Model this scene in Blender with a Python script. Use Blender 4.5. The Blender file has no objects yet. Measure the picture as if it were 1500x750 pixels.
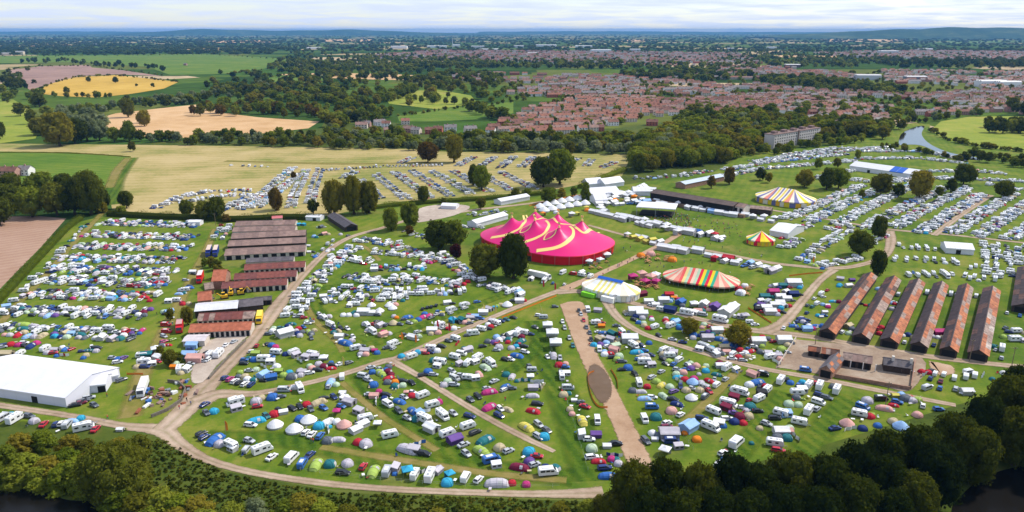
import bpy, math, random
import numpy as np
from mathutils import Vector

random.seed(11)
rng = np.random.default_rng(11)
sc = bpy.context.scene
rad = math.radians

# ------------------------------------------------------------------ camera
F, HY, CAMH = 1100.0, 44.5, 120.0            # focal length in photo pixels, eye-level row, camera height (m)
PITCH = math.atan((375 - HY) / F)
cd = bpy.data.cameras.new('camera')
cd.sensor_width = 36.0
cd.lens = 36.0 * F / 1500.0
cd.clip_start = 1.0
cd.clip_end = 120000.0
cam = bpy.data.objects.new('camera', cd)
sc.collection.objects.link(cam)
cam.location = (0, 0, CAMH)
cam.rotation_euler = (math.pi / 2 - PITCH, 0, 0)
sc.camera = cam

# ------------------------------------------------------------------ sky, sun, exposure
SUN_EL = rad(48)
SUN_XY = Vector((0.90, 0.43)).normalized()
SUN_DIR = Vector((SUN_XY.x * math.cos(SUN_EL), SUN_XY.y * math.cos(SUN_EL), math.sin(SUN_EL)))
world = bpy.data.worlds.new('World')
sc.world = world
world.use_nodes = True
nt = world.node_tree
nt.nodes.clear()
wo = nt.nodes.new('ShaderNodeOutputWorld')
bg = nt.nodes.new('ShaderNodeBackground')
sky = nt.nodes.new('ShaderNodeTexSky')
sky.sky_type = 'NISHITA'
sky.sun_disc = False
sky.sun_elevation = SUN_EL
sky.sun_rotation = math.atan2(SUN_XY.x, SUN_XY.y)
sky.air_density = 1.0
sky.dust_density = 0.2
sky.ozone_density = 2.0
tc = nt.nodes.new('ShaderNodeTexCoord')
sep = nt.nodes.new('ShaderNodeSeparateXYZ')
nt.links.new(tc.outputs['Generated'], sep.inputs[0])
# thin cloud sheet: view direction projected on a layer overhead (softened near the horizon)
addz = nt.nodes.new('ShaderNodeMath'); addz.operation = 'ADD'; addz.inputs[1].default_value = 0.055
absz = nt.nodes.new('ShaderNodeMath'); absz.operation = 'ABSOLUTE'
nt.links.new(sep.outputs['Z'], absz.inputs[0]); nt.links.new(absz.outputs[0], addz.inputs[0])
dx = nt.nodes.new('ShaderNodeMath'); dx.operation = 'DIVIDE'
dy = nt.nodes.new('ShaderNodeMath'); dy.operation = 'DIVIDE'
nt.links.new(sep.outputs['X'], dx.inputs[0]); nt.links.new(addz.outputs[0], dx.inputs[1])
nt.links.new(sep.outputs['Y'], dy.inputs[0]); nt.links.new(addz.outputs[0], dy.inputs[1])
cmb = nt.nodes.new('ShaderNodeCombineXYZ')
nt.links.new(dx.outputs[0], cmb.inputs[0]); nt.links.new(dy.outputs[0], cmb.inputs[1])
nz = nt.nodes.new('ShaderNodeTexNoise')
nz.inputs['Scale'].default_value = 0.8
nz.inputs['Detail'].default_value = 7.0
nz.inputs['Roughness'].default_value = 0.55
nz.inputs['Distortion'].default_value = 0.4
nt.links.new(cmb.outputs[0], nz.inputs['Vector'])
cr = nt.nodes.new('ShaderNodeValToRGB')
cr.color_ramp.elements[0].position = 0.40; cr.color_ramp.elements[0].color = (0.40, 0.40, 0.40, 1)
cr.color_ramp.elements[1].position = 0.60; cr.color_ramp.elements[1].color = (0.92, 0.92, 0.92, 1)
nt.links.new(nz.outputs[0], cr.inputs[0])
mixs = nt.nodes.new('ShaderNodeMixRGB')
mixs.inputs['Color2'].default_value = (4.7, 5.3, 6.7, 1)
nt.links.new(cr.outputs[0], mixs.inputs['Fac'])
nt.links.new(sky.outputs[0], mixs.inputs['Color1'])
nt.links.new(mixs.outputs[0], bg.inputs['Color'])
bg.inputs['Strength'].default_value = 0.12
nt.links.new(bg.outputs[0], wo.inputs['Surface'])

sl = bpy.data.lights.new('sun', 'SUN')
sl.energy = 3.7
sl.angle = rad(2.0)
sl.color = (1.0, 0.93, 0.80)
sun = bpy.data.objects.new('sun', sl)
sc.collection.objects.link(sun)
sun.location = (0, 0, 500)
sun.rotation_euler = SUN_DIR.to_track_quat('Z', 'Y').to_euler()
sc.view_settings.view_transform = 'Standard'
sc.view_settings.look = 'None'
sc.view_settings.gamma = 1.0
sc.view_settings.use_curve_mapping = False
sc.view_settings.exposure = 0.42
sc.cycles.max_bounces = 5
sc.cycles.diffuse_bounces = 2
sc.cycles.glossy_bounces = 2
sc.cycles.transparent_max_bounces = 8
sc.cycles.volume_bounces = 0

# ------------------------------------------------------------------ photo pixel -> ground point
_sP, _cP = math.sin(PITCH), math.cos(PITCH)
def ray(px, py):
    u = (px - 750) / F; v = (py - 375) / F
    return Vector((u, _cP - v * _sP, -_sP - v * _cP))
def G(px, py, z=0.0):
    d = ray(px, py)
    if d.z > -0.0015: d.z = -0.0015
    t = (CAMH - z) / -d.z
    return Vector((d.x * t, d.y * t, z))
def pix(x, y, z=0.0):
    dz = z - CAMH
    dep = y * _cP - dz * _sP
    dn = -y * _sP - dz * _cP
    return 750 + F * x / dep, 375 + F * dn / dep, F / dep          # px, py, pixels per metre
def gang(px, py, a, z=0.0):
    """image angle (deg, counter-clockwise) -> rotation about z on the ground"""
    r = rad(a)
    p = G(px, py, z); q = G(px + 4 * math.cos(r), py - 4 * math.sin(r), z)
    return math.atan2(q.y - p.y, q.x - p.x)

# ------------------------------------------------------------------ materials
MATS = {}
def lin(c):
    return tuple(((x / 255.0) / 12.92 if x / 255.0 <= 0.04045 else ((x / 255.0 + 0.055) / 1.055) ** 2.4) for x in c)
def mat(name, col, rough=0.7, var=0.0, scale=2.0, spec=0.3, metal=0.0, bump=0.0, coords='Object'):
    if name in MATS: return MATS[name]
    m = bpy.data.materials.new(name); m.use_nodes = True
    t = m.node_tree; b = t.nodes['Principled BSDF']
    b.inputs['Base Color'].default_value = (*col, 1)
    b.inputs['Roughness'].default_value = rough
    b.inputs['Specular IOR Level'].default_value = spec
    b.inputs['Metallic'].default_value = metal
    if var > 0 or bump > 0:
        co = t.nodes.new('ShaderNodeTexCoord')
        n = t.nodes.new('ShaderNodeTexNoise'); n.inputs['Scale'].default_value = scale; n.inputs['Detail'].default_value = 4
        t.links.new(co.outputs[coords], n.inputs['Vector'])
        if var > 0:
            r = t.nodes.new('ShaderNodeValToRGB')
            r.color_ramp.elements[0].position = 0.3; r.color_ramp.elements[1].position = 0.7
            r.color_ramp.elements[0].color = (*[c * (1 - var) for c in col], 1)
            r.color_ramp.elements[1].color = (*[min(1, c * (1 + var)) for c in col], 1)
            t.links.new(n.outputs[0], r.inputs[0]); t.links.new(r.outputs[0], b.inputs['Base Color'])
        if bump > 0:
            bp = t.nodes.new('ShaderNodeBump'); bp.inputs['Strength'].default_value = bump
            t.links.new(n.outputs[0], bp.inputs['Height']); t.links.new(bp.outputs[0], b.inputs['Normal'])
    MATS[name] = m
    return m

def ground_mat(name, cols, scales=(0.02, 0.15, 1.2), stripe=None, edge=False, rough=0.95, edge_scale=0.35, patch=None, ruts=False, soft=False):
    """layered noise over world position; cols = 4 colours from dark to light. stripe=(angle, width m, strength)"""
    if name in MATS: return MATS[name]
    m = bpy.data.materials.new(name); m.use_nodes = True
    t = m.node_tree; N = t.nodes.new; L = t.links.new
    b = t.nodes['Principled BSDF']; out = t.nodes['Material Output']
    b.inputs['Roughness'].default_value = rough
    b.inputs['Specular IOR Level'].default_value = 0.08
    geo = N('ShaderNodeNewGeometry')
    acc = None
    for s, w in zip(scales, (0.45, 0.35, 0.2)):
        n = N('ShaderNodeTexNoise'); n.inputs['Scale'].default_value = s; n.inputs['Detail'].default_value = 5
        n.inputs['Roughness'].default_value = 0.6
        L(geo.outputs['Position'], n.inputs['Vector'])
        mu = N('ShaderNodeMath'); mu.operation = 'MULTIPLY'; mu.inputs[1].default_value = w
        L(n.outputs[0], mu.inputs[0])
        if acc is None: acc = mu
        else:
            ad = N('ShaderNodeMath'); ad.operation = 'ADD'
            L(acc.outputs[0], ad.inputs[0]); L(mu.outputs[0], ad.inputs[1]); acc = ad
    if stripe:
        mp = N('ShaderNodeMapping'); mp.inputs['Rotation'].default_value = (0, 0, stripe[0])
        L(geo.outputs['Position'], mp.inputs['Vector'])
        wv = N('ShaderNodeTexWave'); wv.inputs['Scale'].default_value = 1.0 / stripe[1] / 3.2
        wv.inputs['Distortion'].default_value = 1.6; wv.inputs['Detail'].default_value = 2; wv.inputs['Detail Scale'].default_value = 0.6
        L(mp.outputs[0], wv.inputs['Vector'])
        mu = N('ShaderNodeMath'); mu.operation = 'MULTIPLY_ADD'; mu.inputs[1].default_value = stripe[2]
        L(wv.outputs['Fac'], mu.inputs[0])
        sb = N('ShaderNodeMath'); sb.operation = 'SUBTRACT'; sb.inputs[1].default_value = stripe[2] / 2
        L(acc.outputs[0], sb.inputs[0]); L(sb.outputs[0], mu.inputs[2]); acc = mu
    r = N('ShaderNodeValToRGB')
    for i in range(2): r.color_ramp.elements.new(0.5)
    for e, p, c in zip(r.color_ramp.elements, (0.37, 0.46, 0.53, 0.62), cols):
        e.position = p; e.color = (*c, 1)
    L(acc.outputs[0], r.inputs[0]); colr = r.outputs[0]
    if patch:                                   # yellowed, trampled patches
        for sc_, lo, hi, amt in ((0.045, .52, .68, .55), (0.22, .55, .70, .45)):
            n = N('ShaderNodeTexNoise'); n.inputs['Scale'].default_value = sc_; n.inputs['Detail'].default_value = 7; n.inputs['Roughness'].default_value = 0.65
            L(geo.outputs['Position'], n.inputs['Vector'])
            mr = N('ShaderNodeMapRange'); mr.inputs['From Min'].default_value = lo; mr.inputs['From Max'].default_value = hi; mr.inputs['To Max'].default_value = amt
            L(n.outputs[0], mr.inputs['Value'])
            mx_ = N('ShaderNodeMixRGB'); mx_.inputs['Color2'].default_value = (*patch, 1)
            L(mr.outputs[0], mx_.inputs['Fac']); L(colr, mx_.inputs['Color1']); colr = mx_.outputs[0]
    if ruts:                                    # wheel lines along a track
        at2 = N('ShaderNodeAttribute'); at2.attribute_name = 'across'
        ab = N('ShaderNodeMath'); ab.operation = 'ABSOLUTE'; L(at2.outputs['Fac'], ab.inputs[0])
        n = N('ShaderNodeTexNoise'); n.inputs['Scale'].default_value = 0.35; n.inputs['Detail'].default_value = 4; L(geo.outputs['Position'], n.inputs['Vector'])
        ma = N('ShaderNodeMath'); ma.operation = 'MULTIPLY_ADD'; ma.inputs[1].default_value = 0.30; L(n.outputs[0], ma.inputs[0]); 
        sb_ = N('ShaderNodeMath'); sb_.operation = 'SUBTRACT'; sb_.inputs[1].default_value = 0.15; L(ab.outputs[0], sb_.inputs[0]); L(sb_.outputs[0], ma.inputs[2])
        rr_ = N('ShaderNodeValToRGB')
        for _ in range(2): rr_.color_ramp.elements.new(.5)
        for e, p_, c_ in zip(rr_.color_ramp.elements, (0.0, 0.18, 0.42, 0.75), ((.74, .78, .62), (.95, .95, .92), (1.12, 1.1, 1.08), (.82, .84, .72))): e.position = p_; e.color = (*c_, 1)
        L(ma.outputs[0], rr_.inputs[0]); mm = N('ShaderNodeMixRGB'); mm.blend_type = 'MULTIPLY'; mm.inputs['Fac'].default_value = 1.0
        L(colr, mm.inputs['Color1']); L(rr_.outputs[0], mm.inputs['Color2']); colr = mm.outputs[0]
    L(colr, b.inputs['Base Color'])
    if edge:
        at = N('ShaderNodeAttribute'); at.attribute_name = 'edge'
        n = N('ShaderNodeTexNoise'); n.inputs['Scale'].default_value = edge_scale; n.inputs['Detail'].default_value = 6
        n.inputs['Roughness'].default_value = 0.7
        L(geo.outputs['Position'], n.inputs['Vector'])
        ad = N('ShaderNodeMath'); ad.operation = 'ADD'
        L(at.outputs['Fac'], ad.inputs[0]); L(n.outputs[0], ad.inputs[1])
        rp = N('ShaderNodeMapRange'); rp.inputs['From Min'].default_value = 0.70; rp.inputs['From Max'].default_value = 1.0
        if soft: rp.inputs['From Min'].default_value = 0.45; rp.inputs['From Max'].default_value = 1.5; rp.inputs['To Max'].default_value = 0.85
        L(ad.outputs[0], rp.inputs['Value'])
        tr = N('ShaderNodeBsdfTransparent'); mx = N('ShaderNodeMixShader')
        L(rp.outputs[0], mx.inputs[0]); L(tr.outputs[0], mx.inputs[1]); L(b.outputs[0], mx.inputs[2])
        L(mx.outputs[0], out.inputs['Surface'])
    MATS[name] = m
    return m

def leaf_mat(name, c0, c1, c2):
    if name in MATS: return MATS[name]
    m = bpy.data.materials.new(name); m.use_nodes = True
    t = m.node_tree; N = t.nodes.new; L = t.links.new
    b = t.nodes['Principled BSDF']
    b.inputs['Roughness'].default_value = 0.8; b.inputs['Specular IOR Level'].default_value = 0.02
    oi = N('ShaderNodeObjectInfo'); co = N('ShaderNodeTexCoord')
    n = N('ShaderNodeTexNoise'); n.inputs['Scale'].default_value = 12.0; n.inputs['Detail'].default_value = 6; n.inputs['Roughness'].default_value = 0.75
    L(co.outputs['Object'], n.inputs['Vector'])
    mu = N('ShaderNodeMath'); mu.operation = 'MULTIPLY_ADD'; mu.inputs[1].default_value = 0.55; mu.inputs[2].default_value = -0.27
    L(oi.outputs['Random'], mu.inputs[0])
    ad = N('ShaderNodeMath'); ad.operation = 'ADD'
    L(n.outputs[0], ad.inputs[0]); L(mu.outputs[0], ad.inputs[1])
    r = N('ShaderNodeValToRGB'); r.color_ramp.elements.new(0.5)
    for e, p, c in zip(r.color_ramp.elements, (0.25, 0.5, 0.78), (c0, c1, c2)):
        e.position = p; e.color = (*c, 1)
    L(ad.outputs[0], r.inputs[0]); L(r.outputs[0], b.inputs['Base Color'])
    tl = N('ShaderNodeBsdfTranslucent'); gm = N('ShaderNodeMixRGB'); gm.blend_type = 'MULTIPLY'; gm.inputs['Fac'].default_value = 1.0
    gm.inputs['Color2'].default_value = (1.5, 1.35, .6, 1)
    L(r.outputs[0], gm.inputs['Color1']); L(gm.outputs[0], tl.inputs['Color'])
    mx = N('ShaderNodeMixShader'); mx.inputs[0].default_value = 0.38
    L(b.outputs[0], mx.inputs[1]); L(tl.outputs[0], mx.inputs[2]); L(mx.outputs[0], t.nodes['Material Output'].inputs['Surface'])
    MATS[name] = m
    return m

LEAF = {
    'green': leaf_mat('leaf_green', (0.072, 0.100, 0.009), (0.135, 0.170, 0.016), (0.210, 0.225, 0.026)),
    'dark':  leaf_mat('leaf_dark', (0.040, 0.054, 0.006), (0.078, 0.095, 0.010), (0.130, 0.138, 0.017)),
    'olive': leaf_mat('leaf_olive', (0.085, 0.088, 0.009), (0.150, 0.145, 0.015), (0.220, 0.185, 0.022)),
    'willow': leaf_mat('leaf_willow', (0.100, 0.130, 0.060), (0.165, 0.200, 0.105), (0.230, 0.260, 0.150)),
    'lime':  leaf_mat('leaf_lime', (0.10, 0.14, 0.012), (0.17, 0.21, 0.018), (0.24, 0.26, 0.03)),
    'rust':  leaf_mat('leaf_rust', (0.075, 0.050, 0.010), (0.120, 0.075, 0.014), (0.140, 0.105, 0.018)),
    'copper': leaf_mat('leaf_copper', (0.02, 0.006, 0.008), (0.035, 0.009, 0.012), (0.05, 0.014, 0.016)),
    'deep':  leaf_mat('leaf_shade_dark', (0.012, 0.021, 0.003), (0.028, 0.042, 0.004), (0.072, 0.082, 0.008)),  # bank trees: shade of their backlit side painted into the leaf colour
    'far':   leaf_mat('leaf_far_hazed', (0.030, 0.056, 0.014), (0.054, 0.086, 0.019), (0.090, 0.120, 0.026)),  # blue of the distance haze mixed into the leaf colour
}
M_BARK = mat('bark', (0.07, 0.05, 0.035), 0.9, 0.3, 3)
M_GLASS = mat('window_glass', (0.018, 0.022, 0.028), 0.12, spec=0.6)
M_TYRE = mat('tyre_rubber', (0.02, 0.02, 0.02), 0.8)
M_VENT = mat('roof_vent_plastic', (0.34, 0.36, 0.38), 0.4)
M_STEEL = mat('galvanised_steel', (0.32, 0.33, 0.34), 0.45, metal=0.6)
M_LAMP = mat('lamp_lens', (0.7, 0.7, 0.68), 0.15, spec=0.6)
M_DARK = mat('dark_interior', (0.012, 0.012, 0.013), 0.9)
M_PVC = mat('white_pvc_sheet', (0.67, 0.67, 0.71), 0.5, 0.04, 0.25)
M_WOODPOST = mat('weathered_wood', (0.20, 0.15, 0.10), 0.85, 0.25, 4)

PAL = {  # fabric / paint colours (linear)
    'w': (0.74, 0.74, 0.75), 's': (0.42, 0.44, 0.47), 'k': (0.018, 0.02, 0.026), 'g': (0.11, 0.125, 0.15),
    'r': (0.44, 0.018, 0.035), 'p': (0.44, 0.035, 0.17), 'b': (0.035, 0.13, 0.40), 'n': (0.015, 0.035, 0.15),
    'c': (0.035, 0.33, 0.52), 'l': (0.32, 0.44, 0.09), 'e': (0.02, 0.15, 0.17), 'y': (0.58, 0.50, 0.10),
    'o': (0.75, 0.22, 0.015), 't': (0.48, 0.40, 0.25), 'u': (0.14, 0.07, 0.27), 'i': (0.62, 0.34, 0.30),
    'm': (0.16, 0.012, 0.04), 'a': (0.45, 0.56, 0.40), 'j': (0.28, 0.45, 0.72)}
CNAME = {'w': 'white', 's': 'silver', 'k': 'black', 'g': 'grey', 'r': 'red', 'p': 'pink', 'b': 'blue', 'n': 'navy blue',
         'c': 'turquoise', 'l': 'lime green', 'e': 'dark teal', 'y': 'yellow', 'o': 'orange', 't': 'tan', 'u': 'purple',
         'i': 'pale pink', 'm': 'maroon', 'a': 'pale green', 'j': 'light blue'}
def paint(c): return mat('paint_' + CNAME[c].replace(' ', '_'), PAL[c], 0.28, spec=0.5)
def fabric(c, dark=1.0):
    n = 'fabric_' + CNAME[c].replace(' ', '_') + ('' if dark == 1.0 else '_trim')
    col = PAL[c]
    if c == 's': col = (0.48, 0.45, 0.50)
    return mat(n, tuple(x * dark for x in col), 0.75, 0.08, 1.3, 0.2)

# ------------------------------------------------------------------ mesh building
class MB:
    def __init__(self): self.v = []; self.f = []; self.mi = []; self.mats = []
    def slot(self, m):
        if m not in self.mats: self.mats.append(m)
        return self.mats.index(m)
    def poly(self, pts, m):
        i = len(self.v); self.v += [tuple(p) for p in pts]
        self.f.append(tuple(range(i, i + len(pts)))); self.mi.append(self.slot(m))
    def box(self, x0, x1, y0, y1, z0, z1, m):
        i = len(self.v)
        self.v += [(x0, y0, z0), (x1, y0, z0), (x1, y1, z0), (x0, y1, z0), (x0, y0, z1), (x1, y0, z1), (x1, y1, z1), (x0, y1, z1)]
        s = self.slot(m)
        for q in ((0, 3, 2, 1), (4, 5, 6, 7), (0, 1, 5, 4), (1, 2, 6, 5), (2, 3, 7, 6), (3, 0, 4, 7)):
            self.f.append(tuple(i + k for k in q)); self.mi.append(s)
    def loft(self, rings, m, cap=True, closed=True):
        i = len(self.v); n = len(rings[0]); s = self.slot(m)
        for r in rings: self.v += [tuple(p) for p in r]
        for k in range(len(rings) - 1):
            for j in range(n if closed else n - 1):
                a = i + k * n + j; b = i + k * n + (j + 1) % n
                self.f.append((a, b, b + n, a + n)); self.mi.append(s)
        if cap:
            self.f.append(tuple(i + j for j in reversed(range(n)))); self.mi.append(s)
            self.f.append(tuple(i + (len(rings) - 1) * n + j for j in range(n))); self.mi.append(s)
    def cyl(self, p, q, r0, r1, m, n=8):
        p = Vector(p); q = Vector(q); d = (q - p).normalized()
        a = d.orthogonal().normalized(); b = d.cross(a)
        rings = [[c + (a * math.cos(2 * math.pi * k / n) + b * math.sin(2 * math.pi * k / n)) * r for k in range(n)] for c, r in ((p, r0), (q, r1))]
        self.loft(rings, m)
    def add(self, o):
        i = len(self.v); self.v += o.v
        mp = [self.slot(m) for m in o.mats]
        self.f += [tuple(a + i for a in f) for f in o.f]; self.mi += [mp[k] for k in o.mi]
    def mesh(self, name, smooth=False):
        me = bpy.data.meshes.new(name)
        me.from_pydata(self.v, [], self.f)
        for m in self.mats: me.materials.append(m)
        me.polygons.foreach_set('material_index', self.mi)
        if smooth: me.polygons.foreach_set('use_smooth', [True] * len(me.polygons))
        me.update()
        return me

ROOT = sc.collection
def link(name, data, parent=None, loc=None, rz=0.0, scale=None):
    o = bpy.data.objects.new(name, data)
    ROOT.objects.link(o)
    if parent is not None: o.parent = parent
    if loc is not None: o.location = loc
    if rz: o.rotation_euler = (0, 0, rz)
    if scale is not None: o.scale = scale
    return o
def tag(o, label, cat, group=None, kind=None):
    o['label'] = label
    if cat: o['category'] = cat
    if group: o['group'] = group
    if kind: o['kind'] = kind
    return o
def struct(o, label=None):
    o['kind'] = 'structure'
    if label: o['label'] = label
    return o

# ------------------------------------------------------------------ ground sheets
def catmull(pts, n=8):
    P = [pts[0]] + list(pts) + [pts[-1]]
    out = []
    for i in range(1, len(P) - 2):
        a, b, c, d = P[i - 1], P[i], P[i + 1], P[i + 2]
        for k in range(n):
            t = k / n
            out.append(0.5 * ((2 * b) + (c - a) * t + (2 * a - 5 * b + 4 * c - d) * t * t + (3 * b - a - 3 * c + d) * t ** 3))
    out.append(P[-2])
    return out
def sheet(name, pts, z, m, label=None, smooth=True, edge=0.0):
    """ground polygon given in photo pixels; edge>0: ring of that width (m) whose 'edge' attribute fades out"""
    w = [G(x, y) for x, y in pts]
    if smooth: w = catmull(w + [w[0]], 5)[:-1]
    n = len(w)
    if edge <= 0:
        me = bpy.data.meshes.new(name); me.from_pydata([(p.x, p.y, z) for p in w], [], [tuple(range(n))])
    else:
        area = sum(w[i].x * w[(i + 1) % n].y - w[(i + 1) % n].x * w[i].y for i in range(n))
        sg = 1 if area > 0 else -1
        inner = []
        for i in range(n):
            t = (w[(i + 1) % n] - w[i - 1]); t.z = 0; t.normalize()
            inner.append(w[i] + Vector((-t.y, t.x, 0)) * edge * sg)
        if name == 'mud_pool':
            cc = sum(w, Vector()) / n; inner = [cc + (p - cc) * .66 for p in w]
        v = [(p.x, p.y, z) for p in w] + [(p.x, p.y, z) for p in inner]
        f = [(i, (i + 1) % n, n + (i + 1) % n, n + i) for i in range(n)] + [tuple(range(n, 2 * n))]
        me = bpy.data.meshes.new(name); me.from_pydata(v, [], f)
        at = me.attributes.new('edge', 'FLOAT', 'POINT'); at.data.foreach_set('value', [0.0] * n + [1.0] * n)
    me.materials.append(m); me.update()
    # faces up
    if me.polygons[-1].normal.z < 0:
        me.flip_normals()
    return struct(link(name, me), label)
def strip(name, pts, width, z, m, label=None, close=False):
    w = catmull([G(x, y) for x, y in pts], 8)
    if not isinstance(width, (list, tuple)): width = [width] * len(pts)
    wi = np.interp(np.linspace(0, len(pts) - 1, len(w)), range(len(pts)), width)
    v = []; e = []; f = []; ac = []
    for i, p in enumerate(w):
        t = w[min(i + 1, len(w) - 1)] - w[max(i - 1, 0)]; t.z = 0; t.normalize()
        nn = Vector((-t.y, t.x, 0))
        for k, ev in ((-0.56, 0), (-0.27, 1), (0.27, 1), (0.56, 0)):
            q = p + nn * k * wi[i] * (.78 if m is M_TRACK else 1.0); v.append((q.x, q.y, z)); e.append(ev); ac.append(k / .56)
        if i:
            a = (i - 1) * 4; b = i * 4
            for k in range(3): f.append((a + k + 1, a + k, b + k, b + k + 1))
    me = bpy.data.meshes.new(name); me.from_pydata(v, [], f)
    at = me.attributes.new('edge', 'FLOAT', 'POINT'); at.data.foreach_set('value', [float(x) for x in e])
    at = me.attributes.new('across', 'FLOAT', 'POINT'); at.data.foreach_set('value', [float(x) for x in ac])
    me.materials.append(m); me.update()
    if me.polygons[0].normal.z < 0: me.flip_normals()
    return struct(link(name, me), label)

S = lambda *c: lin(c)
# grass colours are base reflectances
M_GRASS = ground_mat('camp_grass', [(0.048, 0.100, 0.009), (0.080, 0.136, 0.011), (0.116, 0.164, 0.014), (0.190, 0.195, 0.030)], (0.012, 0.07, 0.9), stripe=(0.4, 6.0, 0.04), patch=(0.23, 0.195, 0.055))
M_GRASS2 = ground_mat('lush_grass', [(0.030, 0.078, 0.007), (0.055, 0.112, 0.009), (0.085, 0.142, 0.011), (0.14, 0.170, 0.018)], (0.02, 0.10, 0.7), stripe=(-0.35, 4.0, 0.10), edge=True, soft=True)
M_WEAR = ground_mat('worn_grass', [(0.16, 0.16, 0.03), (0.20, 0.185, 0.04), (0.25, 0.20, 0.06), (0.30, 0.23, 0.10)], (0.05, 0.3, 1.5), edge=True, edge_scale=0.2, soft=True)
M_TRACK = ground_mat('gravel_track', [(0.25, 0.18, 0.13), (0.32, 0.235, 0.175), (0.37, 0.28, 0.215), (0.44, 0.34, 0.27)], (0.04, 0.3, 2.0), edge=True, edge_scale=0.5, ruts=True)
M_DIRT = ground_mat('sandy_dirt', [(0.29, 0.18, 0.11), (0.36, 0.235, 0.15), (0.40, 0.27, 0.18), (0.46, 0.32, 0.23)], (0.03, 0.2, 1.5), edge=True, edge_scale=0.4)
M_STRAW = ground_mat('mown_hay_field', [(0.15, 0.18, 0.035), (0.26, 0.235, 0.075), (0.36, 0.285, 0.115), (0.43, 0.335, 0.16)], (0.005, 0.02, 0.3), stripe=(1.45, 12.0, 0.05))
M_FIELD = ground_mat('bright_pasture', [(0.060, 0.125, 0.014), (0.085, 0.155, 0.016), (0.115, 0.175, 0.020), (0.16, 0.19, 0.03)], (0.008, 0.04, 0.3), stripe=(1.3, 10.0, 0.12))
M_MEADOW = ground_mat('pale_meadow', [(0.15, 0.20, 0.025), (0.20, 0.245, 0.03), (0.25, 0.27, 0.04), (0.33, 0.29, 0.07)], (0.008, 0.05, 0.4))
M_SOIL = ground_mat('pink_ploughed_soil', [(0.29, 0.175, 0.12), (0.33, 0.205, 0.145), (0.36, 0.235, 0.17), (0.40, 0.265, 0.195)], (0.006, 0.05, 0.5), stripe=(0.9, 6.0, 0.10))
M_STUB = ground_mat('orange_stubble', [(0.42, 0.25, 0.11), (0.50, 0.31, 0.15), (0.56, 0.36, 0.19), (0.60, 0.41, 0.24)], (0.005, 0.03, 0.3), stripe=(1.3, 14.0, 0.10))
M_GOLD = ground_mat('golden_barley', [(0.36, 0.23, 0.04), (0.45, 0.28, 0.045), (0.50, 0.31, 0.055), (0.55, 0.36, 0.08)], (0.005, 0.03, 0.3), stripe=(1.0, 20.0, 0.12))
M_MAUVE = ground_mat('mauve_bare_soil', [(0.20, 0.12, 0.10), (0.26, 0.165, 0.135), (0.30, 0.19, 0.155), (0.34, 0.22, 0.17)], (0.004, 0.02, 0.2))
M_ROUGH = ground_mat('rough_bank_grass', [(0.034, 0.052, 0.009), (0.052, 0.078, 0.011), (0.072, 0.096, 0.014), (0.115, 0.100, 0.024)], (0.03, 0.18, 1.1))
M_YARD = ground_mat('yard_concrete', [(0.30, 0.24, 0.20), (0.38, 0.31, 0.26), (0.43, 0.36, 0.30), (0.50, 0.42, 0.36)], (0.03, 0.25, 1.5), edge=True)
M_YARD2 = ground_mat('trampled_yard', [(0.19, 0.135, 0.095), (0.25, 0.18, 0.13), (0.30, 0.225, 0.165), (0.36, 0.29, 0.225)], (0.05, 0.25, 1.5), edge=True)
M_MUD = ground_mat('brown_pond_water', [(0.10, 0.062, 0.036), (0.125, 0.08, 0.046), (0.14, 0.09, 0.055), (0.16, 0.11, 0.07)], (0.02, 0.1, 0.5), rough=0.35, edge=True, edge_scale=0.6)

def far_ground():
    m = bpy.data.materials.new('open_countryside'); m.use_nodes = True
    t = m.node_tree; N = t.nodes.new; L = t.links.new
    b = t.nodes['Principled BSDF']; b.inputs['Roughness'].default_value = 1.0; b.inputs['Specular IOR Level'].default_value = 0.0
    geo = N('ShaderNodeNewGeometry')
    vo = N('ShaderNodeTexVoronoi'); vo.inputs['Scale'].default_value = 0.0028; vo.distance = 'CHEBYCHEV'
    L(geo.outputs['Position'], vo.inputs['Vector'])
    sp = N('ShaderNodeSeparateColor'); L(vo.outputs['Color'], sp.inputs[0])
    r = N('ShaderNodeValToRGB'); r.color_ramp.interpolation = 'CONSTANT'
    cols = [(0.0, (0.045, 0.085, 0.018)), (0.22, (0.075, 0.12, 0.022)), (0.42, (0.03, 0.06, 0.015)), (0.6, (0.11, 0.13, 0.03)), (0.76, (0.34, 0.26, 0.14)), (0.84, (0.05, 0.10, 0.02)), (0.95, (0.42, 0.32, 0.2))]
    while len(r.color_ramp.elements) < len(cols): r.color_ramp.elements.new(0.5)
    for e, (p, c) in zip(r.color_ramp.elements, cols): e.position = p; e.color = (*c, 1)
    L(sp.outputs[0], r.inputs[0])
    n = N('ShaderNodeTexNoise'); n.inputs['Scale'].default_value = 0.02; n.inputs['Detail'].default_value = 5
    L(geo.outputs['Position'], n.inputs['Vector'])
    hs = N('ShaderNodeHueSaturation'); L(r.outputs[0], hs.inputs['Color'])
    mr = N('ShaderNodeMapRange'); mr.inputs['From Min'].default_value = 0.3; mr.inputs['From Max'].default_value = 0.7; mr.inputs['To Min'].default_value = 0.75; mr.inputs['To Max'].default_value = 1.25
    L(n.outputs[0], mr.inputs['Value']); L(mr.outputs[0], hs.inputs['Value'])
    L(hs.outputs[0], b.inputs['Base Color'])
    return m
gme = bpy.data.meshes.new('ground')
gme.from_pydata([(-45000, -600, 0), (45000, -600, 0), (45000, 42000, 0), (-45000, 42000, 0)], [], [(0, 1, 2, 3)])
gme.materials.append(far_ground()); gme.update()
struct(link('ground', gme), 'flat open countryside reaching to the horizon')

W0 = -260; W1 = 1760            # photo columns a little beyond the frame on both sides
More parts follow.
